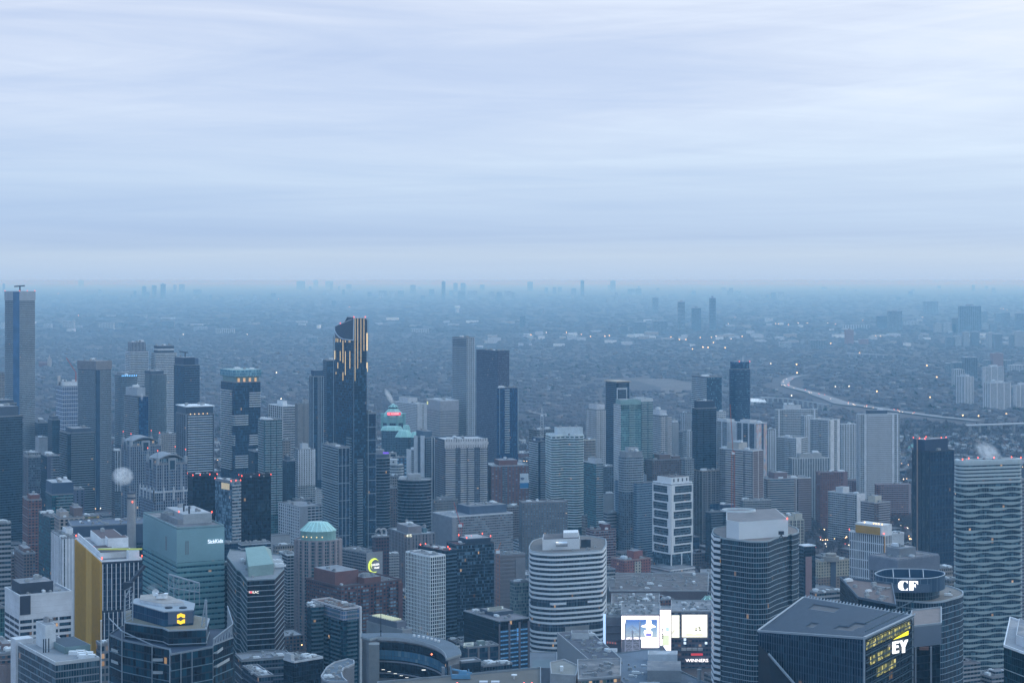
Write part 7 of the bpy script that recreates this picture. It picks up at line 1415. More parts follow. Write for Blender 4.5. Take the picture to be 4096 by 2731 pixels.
B=Bld('dark_slab_building','dark flat roofed slab between the slatted tower and the round glass crown','office',[T_(690,1085),T_(980,1060),T_(950,1135),T_(550,1160)],gz(1551+948,1072),1060,fh=4); B.walls(S['glass_black']['m']); B.roof(plain((.13,.09,.085)),1.2,plain((.1,.12,.14)),4)
B=Bld('white_block','white box roof with a curved glass edge left of the round glass crown','office',[T_(553,1180),T_(700,1180),T_(700,1240),T_(556,1240)],gz(1551+925,1180),1180,fh=4); B.walls(plain((.45,.48,.52))); B.roof(roofm[3],1,wht,2)
HB(7,360,372,640,880,1500,'low_block','low grey flat roof between the rose panelled tower and the slatted tower','building','off_conc',yb=2560,amax=60,units=6,roofmat=roofm[0])
# dark tower with brown mesh
B = HB(3,1105,1240,1420,1350,2000,'office_tower','black and bronze gridded tower with a taller back block and red roof lamps','skyscraper',ST((.02,.03,.045),((.015,.03,.055),(.05,.09,.13)),3.8,1.8,.07,.15,.95,.002),yb=2260,amax=50,rot=33,units=3,parm=blk,
   fins=[(0,9,.5,.5,plain((.04,.06,.09)))],bands=(.9,.5,plain((.025,.04,.06)),12.5))
B.prism('bronze_wall',B.fbox('L',.05,.97,0,0,.35),B.zvis,B.z1-1,facade((.03,.035,.045),(.06,.05,.05),(.14,.11,.1),.16,.04,.97,0)); B.fins('L',5,1.3,.9,plain((.025,.03,.045)),B.zvis,B.z1)
p_,z_=B.pent(.0,.98,.3,.95,13,mat=plain((.03,.045,.075),.5),units=1); B.lamps([B.P(*q) for q in ((0,.3),(.9,.3),(0,.95),(.5,.9),(.7,.3),(-.0,.6))],z=z_+.6)
B.raw('hoist',merge([beam_data((*B.P(-.02,.7),0),(*B.P(-.02,.7),B.z1+14),1.2)]),plain((.35,.25,.2)))
# wavy tower
D=1560; q,rt=quad(R3+1415,R3+1480,R3+1950,D,16,38)
poly=rounded(q,12,6)
B=Bld('apartment_tower','broad condominium with wavy pale balcony bands and an open ring roof trailing steam, right edge','skyscraper',poly,gz(1435,D),D,fh=4.7,bay=2.2); B.zvis=gz(3125,D)-8
B.walls(facade((.1,.13,.15),(.012,.035,.05),(.13,.19,.21),.1,.05,.95,.006),cont=True)
def wavyband(ph,hmin=.9,hmax=2.7,out=1.4,waves=3.0):
    # dense ring with a scalloped lower edge
    p=B.l2(offset(poly,out)); dense=[]
    for i in range(len(p)):
        a,b=Vector(p[i]),Vector(p[(i+1)%len(p)]); k=max(1,int((b-a).length/3)); dense+= [tuple(a+(b-a)*j/k) for j in range(k)]
    n=len(dense); V=[];Fc=[]; acc=0
    for i,pt in enumerate(dense):
        x=pt[0]; s_=.5+.5*math.sin(x/ (52/ (2*math.pi*2.0))+ph)
        o=offset_dir[i] if False else None
        h=hmin+(hmax-hmin)*s_; V+=[(pt[0],pt[1],1.2-h),(pt[0],pt[1],1.2),(pt[0]*.97,pt[1]*.97,1.2),(pt[0]*.97,pt[1]*.97,.1),(pt[0]*.9,pt[1]*.9,.1),(pt[0]*.9,pt[1]*.9,1.2-h-.05)]
    for i in range(n):
        a,b=6*i,6*((i+1)%n)
        for k in range(5): Fc.append((a+k,b+k,b+k+1,a+k+1))
        Fc.append((a+5,b+5,b,a))
    return V,Fc
bm=plain((.30,.38,.40),.5,.06,.1,'pale_band'); ms=[]
for ph in (0,math.pi):
    V,Fc=wavyband(ph); o_=mk('balcony_band',V,Fc,bm,B.root,(0,0,0)); ms.append(o_)
zz=B.zlist(4.7,top=B.z1-22,start=0)
for i,z in enumerate(zz):
    src=ms[(i//2)%2]
    if i in (0,2): src.location=(0,0,z-B.z0)
    else: inst(src,B.root,(0,0,z-B.z0))
B.floors('louvre_band',poly,[B.z1-2.2-3.2*i for i in range(6)],1.9,plain((.36,.42,.44),.5,.06),out=.8)
B.prism('open_storey',offset(poly,.3),B.z1-25,B.z1-22,facade((.1,.12,.13),(.02,.03,.04),(.3,.33,.34),.3,.0,1,0),cont=True)
inn=offset(poly,-2); V=[];Fc=[];n=len(poly)
for p,q_ in zip(offset(poly,.8),inn): V+=[(*p,B.z1-.5),(*p,B.z1+2.2),(*q_,B.z1+2.2),(*q_,B.z1+.1)]
for i in range(n):
    a,b=4*i,4*((i+1)%n); Fc+=[(a,b,b+1,a+1),(a+1,b+1,b+2,a+2),(a+2,b+2,b+3,a+3)]
B.raw('parapet',(V,Fc),plain((.4,.46,.48))); B.raw('roof',([(*p,B.z1+.12) for p in inn],[tuple(range(n))]),plain((.06,.06,.07)))
B.poly=q; B.units(8,q,B.z1+.1,1.2); B.lamps([B.P(*x) for x in ((.03,.1),(.2,.6),(.35,.6),(.6,.5),(.9,.6),(.98,.1))],z=B.z1+2.4)
HB(7,1900,1926,2080,20,1760,'apartment_tower','tall dark gridded tower sliver behind the wavy tower at the right edge','condominium',ST((.28,.29,.32),G_DK,3.2,2,.2,.2,.85,.004),yb=2780,amax=40)
B=Bld('office_block','teal black glass block with white edged roof steps in the bottom right corner','office',[T_(1803,960),T_(2050,930),T_(2100,1010),T_(1850,1040)],gz(1551+1298,955),945,fh=4,bay=2)
B.walls(facade((.04,.07,.08),(.004,.018,.022),(.02,.06,.065),.04,.05,.97,.004)); B.floors('floor_band',B.poly,B.zlist(12,start=12),.4,plain((.3,.36,.38)),out=.2); B.roof(plain((.3,.3,.32)),1,wht,2); B.pent(.35,1,.2,.8,5,mat=lgt,units=1)
HB(7,1900,1915,2060,1240,1150,'low_block','white rimmed pool terrace roof behind the corner glass block','building','off_white',yb=2860,amax=40,units=2,roofmat=roofm[2])
HB(7,1300,1310,1415,690,1760,'low_block','jumbled pale roofs between the grey violet office and the wavy tower','building','off_tan',yb=2450,amax=60,units=12,roofmat=roofm[2])
HB(7,1380,1390,1440,780,1650,'low_block','lit low shop row at the left foot of the wavy tower','building','off_tan',yb=2500,amax=40,units=3)
# middle distance, right
def slabt(tile,xl,xn,xr,y,D,yb,label,st='slab_white',rot=25,amax=60,fl=(),b0=(),bL=(),pent=(),col=(.47,.49,.52),cat='apartment tower',name='apartment_slab',blankL=(),blank0=(),**k):
    c=plain(col); B=HB(tile,xl,xn,xr,y,D,name,label,cat,st,yb=yb,rot=rot,amax=amax,parm=c,balc=([(0,b0,1.2,c,c)] if b0 else [])+([('L',bL,1.2,c,c)] if bL else []),fins=fl,pent=pent,**k)
    for a,b in blankL: B.prism('blank_wall',B.fbox('L',a,b,0,0,.7),B.zvis,B.z1,plain(tuple(x*1.06 for x in col)))
    for a,b in blank0: B.prism('blank_wall',B.fbox(0,a,b,0,0,.7),B.zvis,B.z1,plain(tuple(x*1.06 for x in col)))
    return B
lc=plain((.47,.49,.52))
slabt(3,0,20,56,1180,2980,1460,'pale ribbed slab at the left of the big apartment group on the right',fl=[(0,4,2,.9,lc)])
slabt(3,55,62,380,1028,3080,1240,'farthest wide apartment slab with curved balcony rows and roof tanks, in the right group',rot=6,b0=[(.18,.84)],blank0=((.05,.09),(.9,.94)),pent=[(.2,.6,.1,.9,8,lgt,3)],units=2)
slabt(3,263,278,342,1075,2990,1400,'ribbed pale end block joining two slabs of the right apartment group',fl=[(0,5,2,.9,lc)])
slabt(3,320,468,550,1110,2860,2000,'tall apartment slab with ladder balconies and two blank pillars at its right end, right group',rot=46,bL=[(.03,.42),(.55,.8)],fl=[('L',2,2,1.4,lc)],blank0=((.08,.42),(.7,.95)),units=2)
slabt(3,68,213,302,1248,2740,1650,'lower apartment slab with ladder balconies and a blank pillar, front left of the right group',rot=44,bL=[(.04,.24),(.34,.6),(.72,.95)],blank0=((.02,.45),),b0=[(.5,.95)],units=2)
slabt(3,545,562,682,1140,3000,1650,'apartment slab receding between two taller ones in the right group',rot=18,b0=[(.25,.55),(.8,.98)],fl=[(0,7,1.8,.9,lc)],units=1)
B=slabt(3,680,705,1008,1065,2680,1650,'broadest apartment slab with concave balcony rows and a dark roof storey, right group',rot=8,b0=[(.17,.78)],fl=[('L',3,1.6,.9,lc)],blank0=((.1,.16),(.8,.86),(.92,.96)),units=2)
B.pent(.22,.7,.2,.9,6,mat=dgr,units=2)
B.prism('concave_front',B.fbox(0,.17,.78,0,0,.1),B.zvis,B.z1,plain((.35,.37,.4)))
slabt(3,157,185,470,1402,2560,1900,'grey apartment block with vertical strips of blue glass in front of the right group','slab_grey',rot=10,fl=[(0,16,1.2,.8,plain((.4,.42,.44)))],pent=[(.2,.8,.1,.8,7,plain((.36,.37,.38)),3)],col=(.4,.41,.42))
slabt(3,5,20,160,1535,2640,1900,'low grey brown blocks at the left foot of the right apartment group','slab_grey',col=(.28,.27,.28),rot=12,name='apartment_block',units=6)
slabt(3,365,402,607,1510,2500,1780,'long reddish brick block with a bare brick end left of the tree filled slope','apt_brick',col=(.2,.12,.13),rot=14,name='brick_block',blank0=((.84,1.),),units=5)
B=slabt(3,-78,-5,330,1560,2400,1960,'L shaped apartment block with brick stripes and teal balconies between two brick ends','apt_brown',col=(.4,.39,.4),rot=14,amax=60,b0=[(.0,.62)],bL=[(.1,.4)],blank0=((.64,.66),),cat='apartment building',units=5,pent=[(.2,.5,.2,.8,8,plain((.2,.14,.15)),2)])
B.prism('brick_end',B.fbox(0,.7,1,0,0,.5),B.zvis,B.z1,plain((.15,.105,.11))); B.floors('floor_band',B.fbox(0,.7,1,0,0,.9),B.zlist(2.9)[:30],.35,plain((.42,.4,.4))); B.prism('teal_wall',B.fbox(0,.05,.6,0,0,.3),B.zvis,B.z1,facade((.08,.14,.18),(.02,.06,.08),(.12,.2,.22),.1,.2,.85,.004))
slabt(7,-215,-190,25,175,2280,1900,'low office with rounded grey balconies and four white lamps below it','slab_grey',col=(.3,.3,.31),rot=10,name='office_building',b0=[(.05,.95)],units=8,cat='office')
B=slabt(7,40,72,275,325,2200,2040,'cream coloured stone tower with arched parapet ends','off_tan',col=(.42,.4,.34),rot=12,name='apartment_tower',fl=[(0,8,1.3,.8,plain((.44,.42,.36)))],pent=[(.0,.3,.1,.9,8,crm,1),(.68,.95,.1,.9,8,crm,1),(.3,.68,.3,.9,5,crm,2)],units=2)
slabt(7,458,678,738,128,2360,1860,'mid-rise slab with a blank white end and white pillars among the bare trees',rot=42,bL=[(.05,.3),(.4,.9)],blank0=((0,1),),units=2,pent=[(.1,.9,.5,.75,8,lgt,0)])
slabt(7,708,815,936,192,2280,1930,'squat brown balcony block with a pale roof hut, right of the mid-rise slab','apt_brown',rot=34,bL=[(.03,.97)],b0=[(.25,.95)],pent=[(.3,.7,.3,.8,8,crm,1)],units=2,col=(.36,.34,.36))
slabt(7,815,830,1092,50,2560,1750,'long reddish mid-rise with a plum roof behind the squat brown block','apt_brick',rot=2,b0=[(.1,.95)],blank0=((.94,1),),units=2,col=(.3,.24,.26))
slabt(7,422,440,690,20,2780,1660,'long low mid-rise with gabled penthouses along its plum roof','apt_brick',rot=4,b0=[(.1,.8)],units=8,col=(.3,.22,.24))
slabt(3,830,850,1090,1735,2700,1700,'reddish four storey row hidden behind bare trees' if False else 'reddish mid-rise row end with a pale stair tower behind bare trees','apt_brick',rot=4,units=3,col=(.25,.18,.2),name='brick_block')
# ================================================================ EVERYTHING BETWEEN AND BEYOND
import re
rng = random.Random(11); nr_ = np.random.default_rng(5)
NH = list(HEROES); NF = [(f, min(p[0] for p in f), max(p[0] for p in f), min(p[1] for p in f), max(p[1] for p in f)) for f in FOOT]
ROOTS = [o for o in SC.objects if o.type == 'EMPTY' and o.get('label')]
def inside(x, y, m=0):
    for f, a, b, c, d in NF:
        if a-m <= x <= b+m and c-m <= y <= d+m:
            k = False; j = len(f)-1
            for i in range(len(f)):
                if (f[i][1] > y) != (f[j][1] > y) and x < (f[j][0]-f[i][0])*(y-f[i][1])/(f[j][1]-f[i][1])+f[i][0]: k = not k
                j = i
            if k or m: return True
    return False
TOP = {}
def coltops(c):
    if c not in TOP: TOP[c] = sorted((h[2], h[3]) for h in NH if h[0] <= c <= h[1])
    return TOP[c]
def seen(x, y, half, z):
    p = x/y*F+512; w_ = half/y*F
    if p+w_ < -1 or p-w_ > 1025: return False
    yt = 280+(H-z)/y*F
    if yt > 684: return False
    n = 0
    for q in range(int(p-w_), int(p+w_)+1, max(1, int(w_/3)+1)):
        tops = [t for d, t in coltops(q) if d < y]
        if not tops or yt < min(tops)-.7: n += 1
    return n > 0
def noun(l): return re.split(r' (?:with|of|and|behind|in|at|right|left|between|whose|standing|by|beside|carrying|on|just|directly|below|that|wrapped|near|where|edged|cut|outlined|under)\b|,', l)[0]
def near_label(x, y):
    o = min(ROOTS, key=lambda r: (r.location.x-x)**2+(r.location.y-y)**2)
    side = 'right of' if x/y > o.location.x/o.location.y else 'left of'
    if abs(o.location.y-y) > 1.6*abs(o.location.x-x): side = 'behind' if y > o.location.y else 'in front of'
    return side+' the '+noun(o['label'])
# low and middle-height blocks on the street grid
r25 = math.radians(25); ex = Vector((math.cos(r25), math.sin(r25))); ey = Vector((-math.sin(r25), math.cos(r25)))
walls_ = [('brown', S['apt_brown']['m']), ('red brick', S['apt_brick']['m']), ('grey', S['slab_grey']['m']), ('dark', S['off_dark']['m']), ('tan', S['off_tan']['m']), ('concrete', S['off_conc']['m']), ('white', S['off_white']['m']), ('glass', S['condo_navy']['m'])]
rooft = [('gravel', roofm[0]), ('grey', roofm[1]), ('pale', roofm[2]), ('black', roofm[3])]
used_labels = set(); nb = 0
def lowblock(x, y, w_, d_, h, wall, rf):
    global nb
    c = Vector((x, y)); poly = [tuple(c-ex*w_/2-ey*d_/2), tuple(c+ex*w_/2-ey*d_/2), tuple(c+ex*w_/2+ey*d_/2), tuple(c-ex*w_/2+ey*d_/2)]
    hw = 'low' if h < 14 else 'mid height'
    lab = f'{hw} {wall[0]} block with a {rf[0]} roof {near_label(x, y)}'.split(); lab = ' '.join(lab[:16])
    grp = 'low blocks between the towers' if lab in used_labels else 'low blocks between the towers'; used_labels.add(lab)
    n0 = len(HEROES); B = Bld('low_rise_block', lab, 'building', poly, h, y, grp, fh=3.4, bay=3.2)
    del HEROES[n0:]; FOOT.pop()
    B.walls(wall[1]); B.roof(rf[1], .8, plain((.2,.2,.22)), rng.choice((1,2,3)) if y < 2600 else 1, inset=.4)
    if rng.random() < .35: B.pent(.3,.6,.3,.6,3,units=0,mat=wall[1])
    nb += 1
cells = []
for i in range(-60, 90):
    for j in range(20, 120):
        if i % 4 == 3 or j % 5 == 4: continue
        c = ex*(i*40)+ey*(j*36)
        if not (1330 < c.y < 3500) or abs(c.x) > .3*c.y+30: continue
        if c.y < 1760 and gx(3916+480) < c.x/c.y < gx(3916+1560): continue
        cells.append((c.y, c.x, i, j))
cells.sort()
for y, x, i, j in cells:
    if nb >= 290: break
    park = (x/y > .1 and y > 2250)
    if rng.random() < (.72 if park else (.12 if y < 2600 else .4)): continue
    w_, d_ = rng.uniform(20, 34), rng.uniform(18, 30)
    h = rng.choice((8,11,14,18,24,32)) if y < 2500 and not park else rng.choice((6,8,10,13))
    if any(inside(x+a*w_/2, y+b*d_/2) for a in (-1,0,1) for b in (-1,0,1)): continue
    if not seen(x, y, w_/2, h): continue
    k = rng.random()
    lowblock(x, y, w_, d_, h, walls_[rng.choices(range(8), (5,3,5,4,3,3,1,2))[0]], rooft[rng.choices(range(4), (5,4,2,3))[0]])
# ---------------- trees
ROADS = [([(300,768),(230,772),(165,792),(130,820),(135,845),(180,862),(260,882),(350,905),(450,935),(560,972),(680,998),(850,1022),(1000,1045),(1150,1066),(1300,1086),(1450,1102),(1600,1118)], 45), ([(600,592),(910,607)], 50), ([(-1058,800),(-758,825),(-628,870)], 130)]
RS = []
for p_, w_ in ROADS:
    q_ = [(gx(R3+x)*Dg(y), Dg(y)) for x, y in p_]; RS += [(Vector(a), Vector(b), w_) for a, b in zip(q_, q_[1:])]
def near_road(x, y):
    p = Vector((x, y))
    for a, b, w_ in RS:
        e = b-a; L = e.length; t = (p-a).dot(e)/L
        if -w_ < t < L+w_ and abs((p-a).x*e.y-(p-a).y*e.x)/L < w_: return True
        # keep the view onto the road open: trees up to 250 m in front of it
        f_ = p+Vector((p.x/p.y, 1))*110
        t = (f_-a).dot(e)/L
        if -20 < t < L+20 and abs((f_-a).x*e.y-(f_-a).y*e.x)/L < w_*1.3: return True
    return False
def twig_mesh(n, R, hz, size, seed):
    g_ = np.random.default_rng(seed); V = []; Fc = []
    for k in range(n):
        d = g_.normal(size=3); d /= np.linalg.norm(d); r = g_.uniform(.25, 1)**.5
        lump = 1+.25*math.sin(5*math.atan2(d[1], d[0])+seed)
        c = np.array([d[0]*R*r*lump, d[1]*R*r*lump, hz+d[2]*R*.85*r*lump]); a = g_.normal(size=3)*size; b_ = g_.normal(size=3)*size*.6
        i = len(V); V += [tuple(c-a), tuple(c+b_), tuple(c+a)]; Fc.append((i, i+1, i+2))
    return V, Fc
def tree_mat(cols, name):
    m, t, b = base_mat(name); tcn = t.nodes.new('ShaderNodeTexCoord'); oi = t.nodes.new('ShaderNodeObjectInfo')
    geo = t.nodes.new('ShaderNodeNewGeometry')
    n = noise_(t, geo.outputs['Position'], .03, 3, .6); n2 = noise_(t, geo.outputs['Position'], .6, 2)
    f = math_(t, 'ADD', math_(t, 'MULTIPLY', n, .6), math_(t, 'MULTIPLY', n2, .4))
    n0 = noise_(t, geo.outputs['Position'], .0016, 4, .6); f = math_(t, 'ADD', math_(t, 'MULTIPLY', f, .45), math_(t, 'MULTIPLY', n0, .55))
    t.links.new(ramp_(t, f, [(.36, cols[0]), (.5, cols[1]), (.66, cols[2])]), b.inputs['Base Color']); b.inputs['Roughness'].default_value = .9
    return m
bare = tree_mat([(.05,.046,.056), (.078,.070,.082), (.115,.10,.11)], 'bare_twigs'); ever = tree_mat([(.008,.02,.014), (.02,.04,.025), (.035,.055,.035)], 'evergreen')
bark = plain((.06,.045,.04), .95)
crowns = [lib('crown', twig_mesh(170, 4.6, 7.6, .75, s), bare) for s in range(4)]+[lib('crown', merge([cyl_data(0,0,2.6-.5*k,1.5+2.4*k,4.6+2.4*k,9,.3) for k in range(4)]+[twig_mesh(90, 2.6, 5.5, .5, 9)]), ever)]
trunk = lib('trunk', merge([cyl_data(0,0,.35,0,4.5,7,.22), beam_data((0,0,4),(1.6,.5,7.5),.25), beam_data((0,0,3.8),(-1.5,.8,7.2),.25), beam_data((0,0,4.2),(.2,-1.5,8.5),.22)]), bark)
kinds_ = ['broad', 'lopsided', 'dense', 'ragged']
def tree(x, y, k, s, z=0):
    r = bpy.data.objects.new('evergreen_tree' if k == 4 else 'bare_tree', None); r.location = (x, y, z); r.rotation_euler = (0, 0, rng.uniform(0, 6)); r.scale = (s, s, s*rng.uniform(.85, 1.1)); link(r)
    tag(r, f'{"dark pointed evergreen" if k == 4 else kinds_[k]+" leafless brown"} tree {near_label(x, y)}', 'tree', 'trees between the buildings', 'thing')
    for nm, me in (('trunk', trunk), ('crown', crowns[k])): link(bpy.data.objects.new(nm, me), r)
nt_ = 0; cand = []
for _ in range(14000):
    y = rng.uniform(1450, 3300); x = rng.uniform(-.29, .29)*y; 
    dens = .9 if (x/y > .1 and y > 2150) else .22
    if rng.random() < dens: cand.append((y, x))
cand.sort()
BL = [(o.location.x, o.location.y) for o in SC.objects if o.name.startswith('low_rise_block')]
grid = {}
for a, b in BL: grid.setdefault((int(a//40), int(b//40)), []).append((a, b))
def clear_low(x, y):
    for i in (-1, 0, 1):
        for j in (-1, 0, 1):
            for a, b in grid.get((int(x//40)+i, int(y//40)+j), ()):
                d = Vector((x-a, y-b))
                if abs(d.dot(ex)) < 18 and abs(d.dot(ey)) < 17: return False
    return True
rest = []
for y, x in cand:
    if y < 1800 and gx(3916+480) < x/y < gx(3916+1560): continue
    if inside(x, y) or not clear_low(x, y) or not seen(x, y, 4, 11): continue
    if nt_ < 300: tree(x, y, 4 if rng.random() < .07 else rng.randrange(4), rng.uniform(.75, 1.35)); nt_ += 1
    else: rest.append((x, y, rng.uniform(.75, 1.3)))
def scatter(name, pts, tmpl, mat, label, squash=1.0, smooth=False):
    tv = np.array(tmpl[0], float); tf = np.array(tmpl[1], int); P_ = np.array(pts, float); n = len(P_)
    a = nr_.uniform(0, 6.28, n); c_, s_ = np.cos(a), np.sin(a)
    X = (tv[None,:,0]*c_[:,None]-tv[None,:,1]*s_[:,None])*P_[:,2:3]+P_[:,0:1]; Y = (tv[None,:,0]*s_[:,None]+tv[None,:,1]*c_[:,None])*P_[:,2:3]+P_[:,1:2]
    Z = tv[None,:,2]*P_[:,2:3]*squash+P_[:,3:4]
    V = np.stack([X, Y, Z], -1).reshape(-1, 3); k = tf.shape[1]; Fc = (tf[None]+(np.arange(n)*len(tv))[:,None,None]).reshape(-1, k)
    me = bpy.data.meshes.new(name); me.vertices.add(len(V)); me.vertices.foreach_set('co', V.ravel()); me.loops.add(Fc.size); me.loops.foreach_set('vertex_index', Fc.ravel().astype(np.int32))
    me.polygons.add(len(Fc)); me.polygons.foreach_set('loop_start', np.arange(0, Fc.size, k, dtype=np.int32)); me.materials.append(mat); me.update(); me.validate()
    if smooth: me.polygons.foreach_set('use_smooth', [True]*len(me.polygons))
    o = bpy.data.objects.new(name, me); link(o); o['kind'] = 'stuff'; o['label'] = label; return o
pts = [(x, y, s, 0) for x, y, s in rest]
for _ in range(3500):   # woods beside the frame
    y = rng.uniform(1400, 3100); x = rng.choice((-1, 1))*rng.uniform(.3, .42)*y
    if not inside(x, y): pts.append((x, y, rng.uniform(.8, 1.3), 0))
def far_pts(n, d0, d1, s0, s1, clump=.0, pw=1.0):
    out = []
    while len(out) < n:
        u = rng.random()**pw; y = d0+(d1-d0)*u; x = rng.uniform(-.4, .4)*y
        if y < 4200 and inside(x, y): continue
        if near_road(x, y): continue
        out.append((x, y, rng.uniform(s0, s1), zg(y)))
    return out
def dome(seed, n=9):
    g_ = np.random.default_rng(seed); V = []; Fc = []
    for cx, cy, r, h in ((0,0,5.5,8.5), (6,2,4.5,7), (-5,3,4.2,7.5)):
        b0 = len(V); rings = ((1.0, .15), (.92, .55), (.55, .9))
        for q, zf in rings:
            for i in range(n): a = 2*math.pi*i/n; k = r*q*g_.uniform(.85, 1.15); V.append((cx+k*math.cos(a), cy+k*math.sin(a), h*zf*g_.uniform(.93, 1.07)))
        V.append((cx, cy, h*1.02))
        for k in range(2):
            for i in range(n): a, b_ = b0+k*n+i, b0+k*n+(i+1) % n; Fc += [(a, b_, b_+n), (a, b_+n, a+n)]
        for i in range(n): Fc.append((b0+2*n+i, b0+2*n+(i+1) % n, b0+3*n))
    return V, Fc
scatter('bare_woodland', pts+far_pts(9500, 3050, 4300, .8, 1.3), twig_mesh(34, 4.8, 7.2, 1.5, 3), bare, 'leafless brown trees filling the streets and ravines beyond the towers')
scatter('distant_woodland', far_pts(21500, 4200, 12500, .9, 1.7, pw=1.3), dome(4), bare, 'bare brown woodland and gardens covering the far suburbs', .6, True)
scatter('distant_woodland', far_pts(8500, 12000, 34000, 2.2, 5.0, pw=1.4), dome(6), bare, 'faint hazy woods towards the horizon', .45, True)
scatter('evergreen_clumps', far_pts(1500, 3100, 8000, .9, 1.7), twig_mesh(14, 3.5, 6, 2.2, 8), ever, 'dark evergreen trees dotted through the far woodland')
# ---------------- houses
def house_data(w_, d_, h, rh):
    V, Fc = box_data(-w_/2, w_/2, -d_/2, d_/2, 0, h)
    return V, Fc
def roof_data(w_, d_, h, rh):
    o = .5; V = [(-w_/2-o,-d_/2-o,h),(w_/2+o,-d_/2-o,h),(w_/2+o,d_/2+o,h),(-w_/2-o,d_/2+o,h),(-w_/2-o,0,h+rh),(w_/2+o,0,h+rh)]
    return V, [(0,1,5,4),(2,3,4,5),(1,2,5),(3,0,4),(3,2,1,0)]
hm = [('white', plain((.4,.41,.43))), ('brick', plain((.2,.1,.085))), ('tan', plain((.34,.3,.26))), ('grey', plain((.3,.31,.33)))]; rm_ = [('pale', plain((.26,.27,.29))), ('slate', plain((.1,.105,.12))), ('brown', plain((.14,.1,.09)))]
HT = []
for i, (wn_, wm) in enumerate(hm):
    for rn, rm2 in rm_:
        s = (rng.uniform(9,14), rng.uniform(8,11), rng.uniform(5,8), 3.2)
        HT.append((wn_, rn, lib('wall', house_data(*s), wm), lib('roof', roof_data(*s), rm2), lib('chimney', box_data(1.5,2.3,1,1.8,s[2],s[2]+4.6), plain((.18,.1,.09))), s))
nh = 0; hc = []
for _ in range(6000):
    y = rng.uniform(2900, 4600); x = rng.uniform(-.3, .3)*y; hc.append((y, x))
hc.sort()
for y, x in hc:
    if nh >= 290: break
    if rng.random() < .3 or inside(x, y, 6) or not seen(x, y, 5, 9+zg(y)): continue
    wn_, rn, a, b, c, s = rng.choice(HT)
    r = bpy.data.objects.new('house', None); r.location = (x, y, zg(y)-.1); r.rotation_euler = (0,0,r25+rng.choice((0, math.pi/2))); link(r)
    tag(r, f'small {wn_} house with a {rn} roof among bare trees, {near_label(x, y)}'[:110], 'house', 'houses among the trees', 'thing')
    r['label'] = ' '.join(r['label'].split()[:16])
    for nm, me in (('wall', a), ('roof', b), ('chimney', c)): link(bpy.data.objects.new(nm, me), r)
    nh += 1
hd = merge([box_data(-6,6,-5,5,0,6.5)]); hd_ = ([v for v in hd[0]], [q for q in hd[1]])
hp = [(x, y, s, z) for x, y, s, z in far_pts(1300, 4300, 9000, .6, 1.5)]
scatter('distant_houses', hp[:500], hd_, plain((.24,.24,.26)), 'pale roofs of countless small houses in the far suburbs'); scatter('distant_houses', hp[500:], hd_, plain((.17,.14,.14)), 'brownish roofs of countless small houses in the far suburbs')
# pale works and shops in a band across the right half
wc = 0; wcol = [('white', plain((.7,.71,.73))), ('pale grey', plain((.45,.46,.49))), ('buff', plain((.4,.36,.33)))]
def dist_block(x0, x1, ya, yb_, label, mat, name, cat, grp=None, dep=40, lit=False, D=None):
    D = D or Dg(yb_); zb = zg(D); a, b = gx(x0)*D, gx(x1)*D; r = bpy.data.objects.new(name, None); r.location = ((a+b)/2, D, zb); link(r); tag(r, label, cat, grp, 'thing')
    zt = gz(ya, D)-zb; hw = (b-a)/2; poly = [(-hw,0),(hw,0),(hw,dep),(-hw,dep)]
    V, Fc, U = prism_data(poly, 0, zt, True, max(6, hw/5), max(3.2, zt/22)); mk('wall', V, Fc, mat, r, uvs=U)
    V, Fc = box_data(-hw*1.01, hw*1.01, -1, dep+1, zt, zt+max(1, zt*.02)); mk('roof', V, Fc, roofm[2], r); return r, zt, hw, D
for k in range(105):
    x = rng.uniform(3916-300, 7832) if k < 85 else rng.uniform(100, 3900); y = rng.gauss(480, 28) if k < 55 else rng.uniform(340, 560)
    if k >= 85: y = rng.uniform(300, 440)
    wdt = rng.uniform(20, 110); cn, cm_ = rng.choice(wcol)
    side = 'towards the right' if x > 5500 else ('towards the left' if x < 2500 else 'near the middle')
    dist_block(x, x+wdt, y-rng.uniform(12, 26), y, f'long low {cn} commercial building in the far hazy band {side}', cm_, 'distant_warehouse', 'warehouse', 'low pale buildings in the far suburbs', dep=rng.uniform(30, 120))
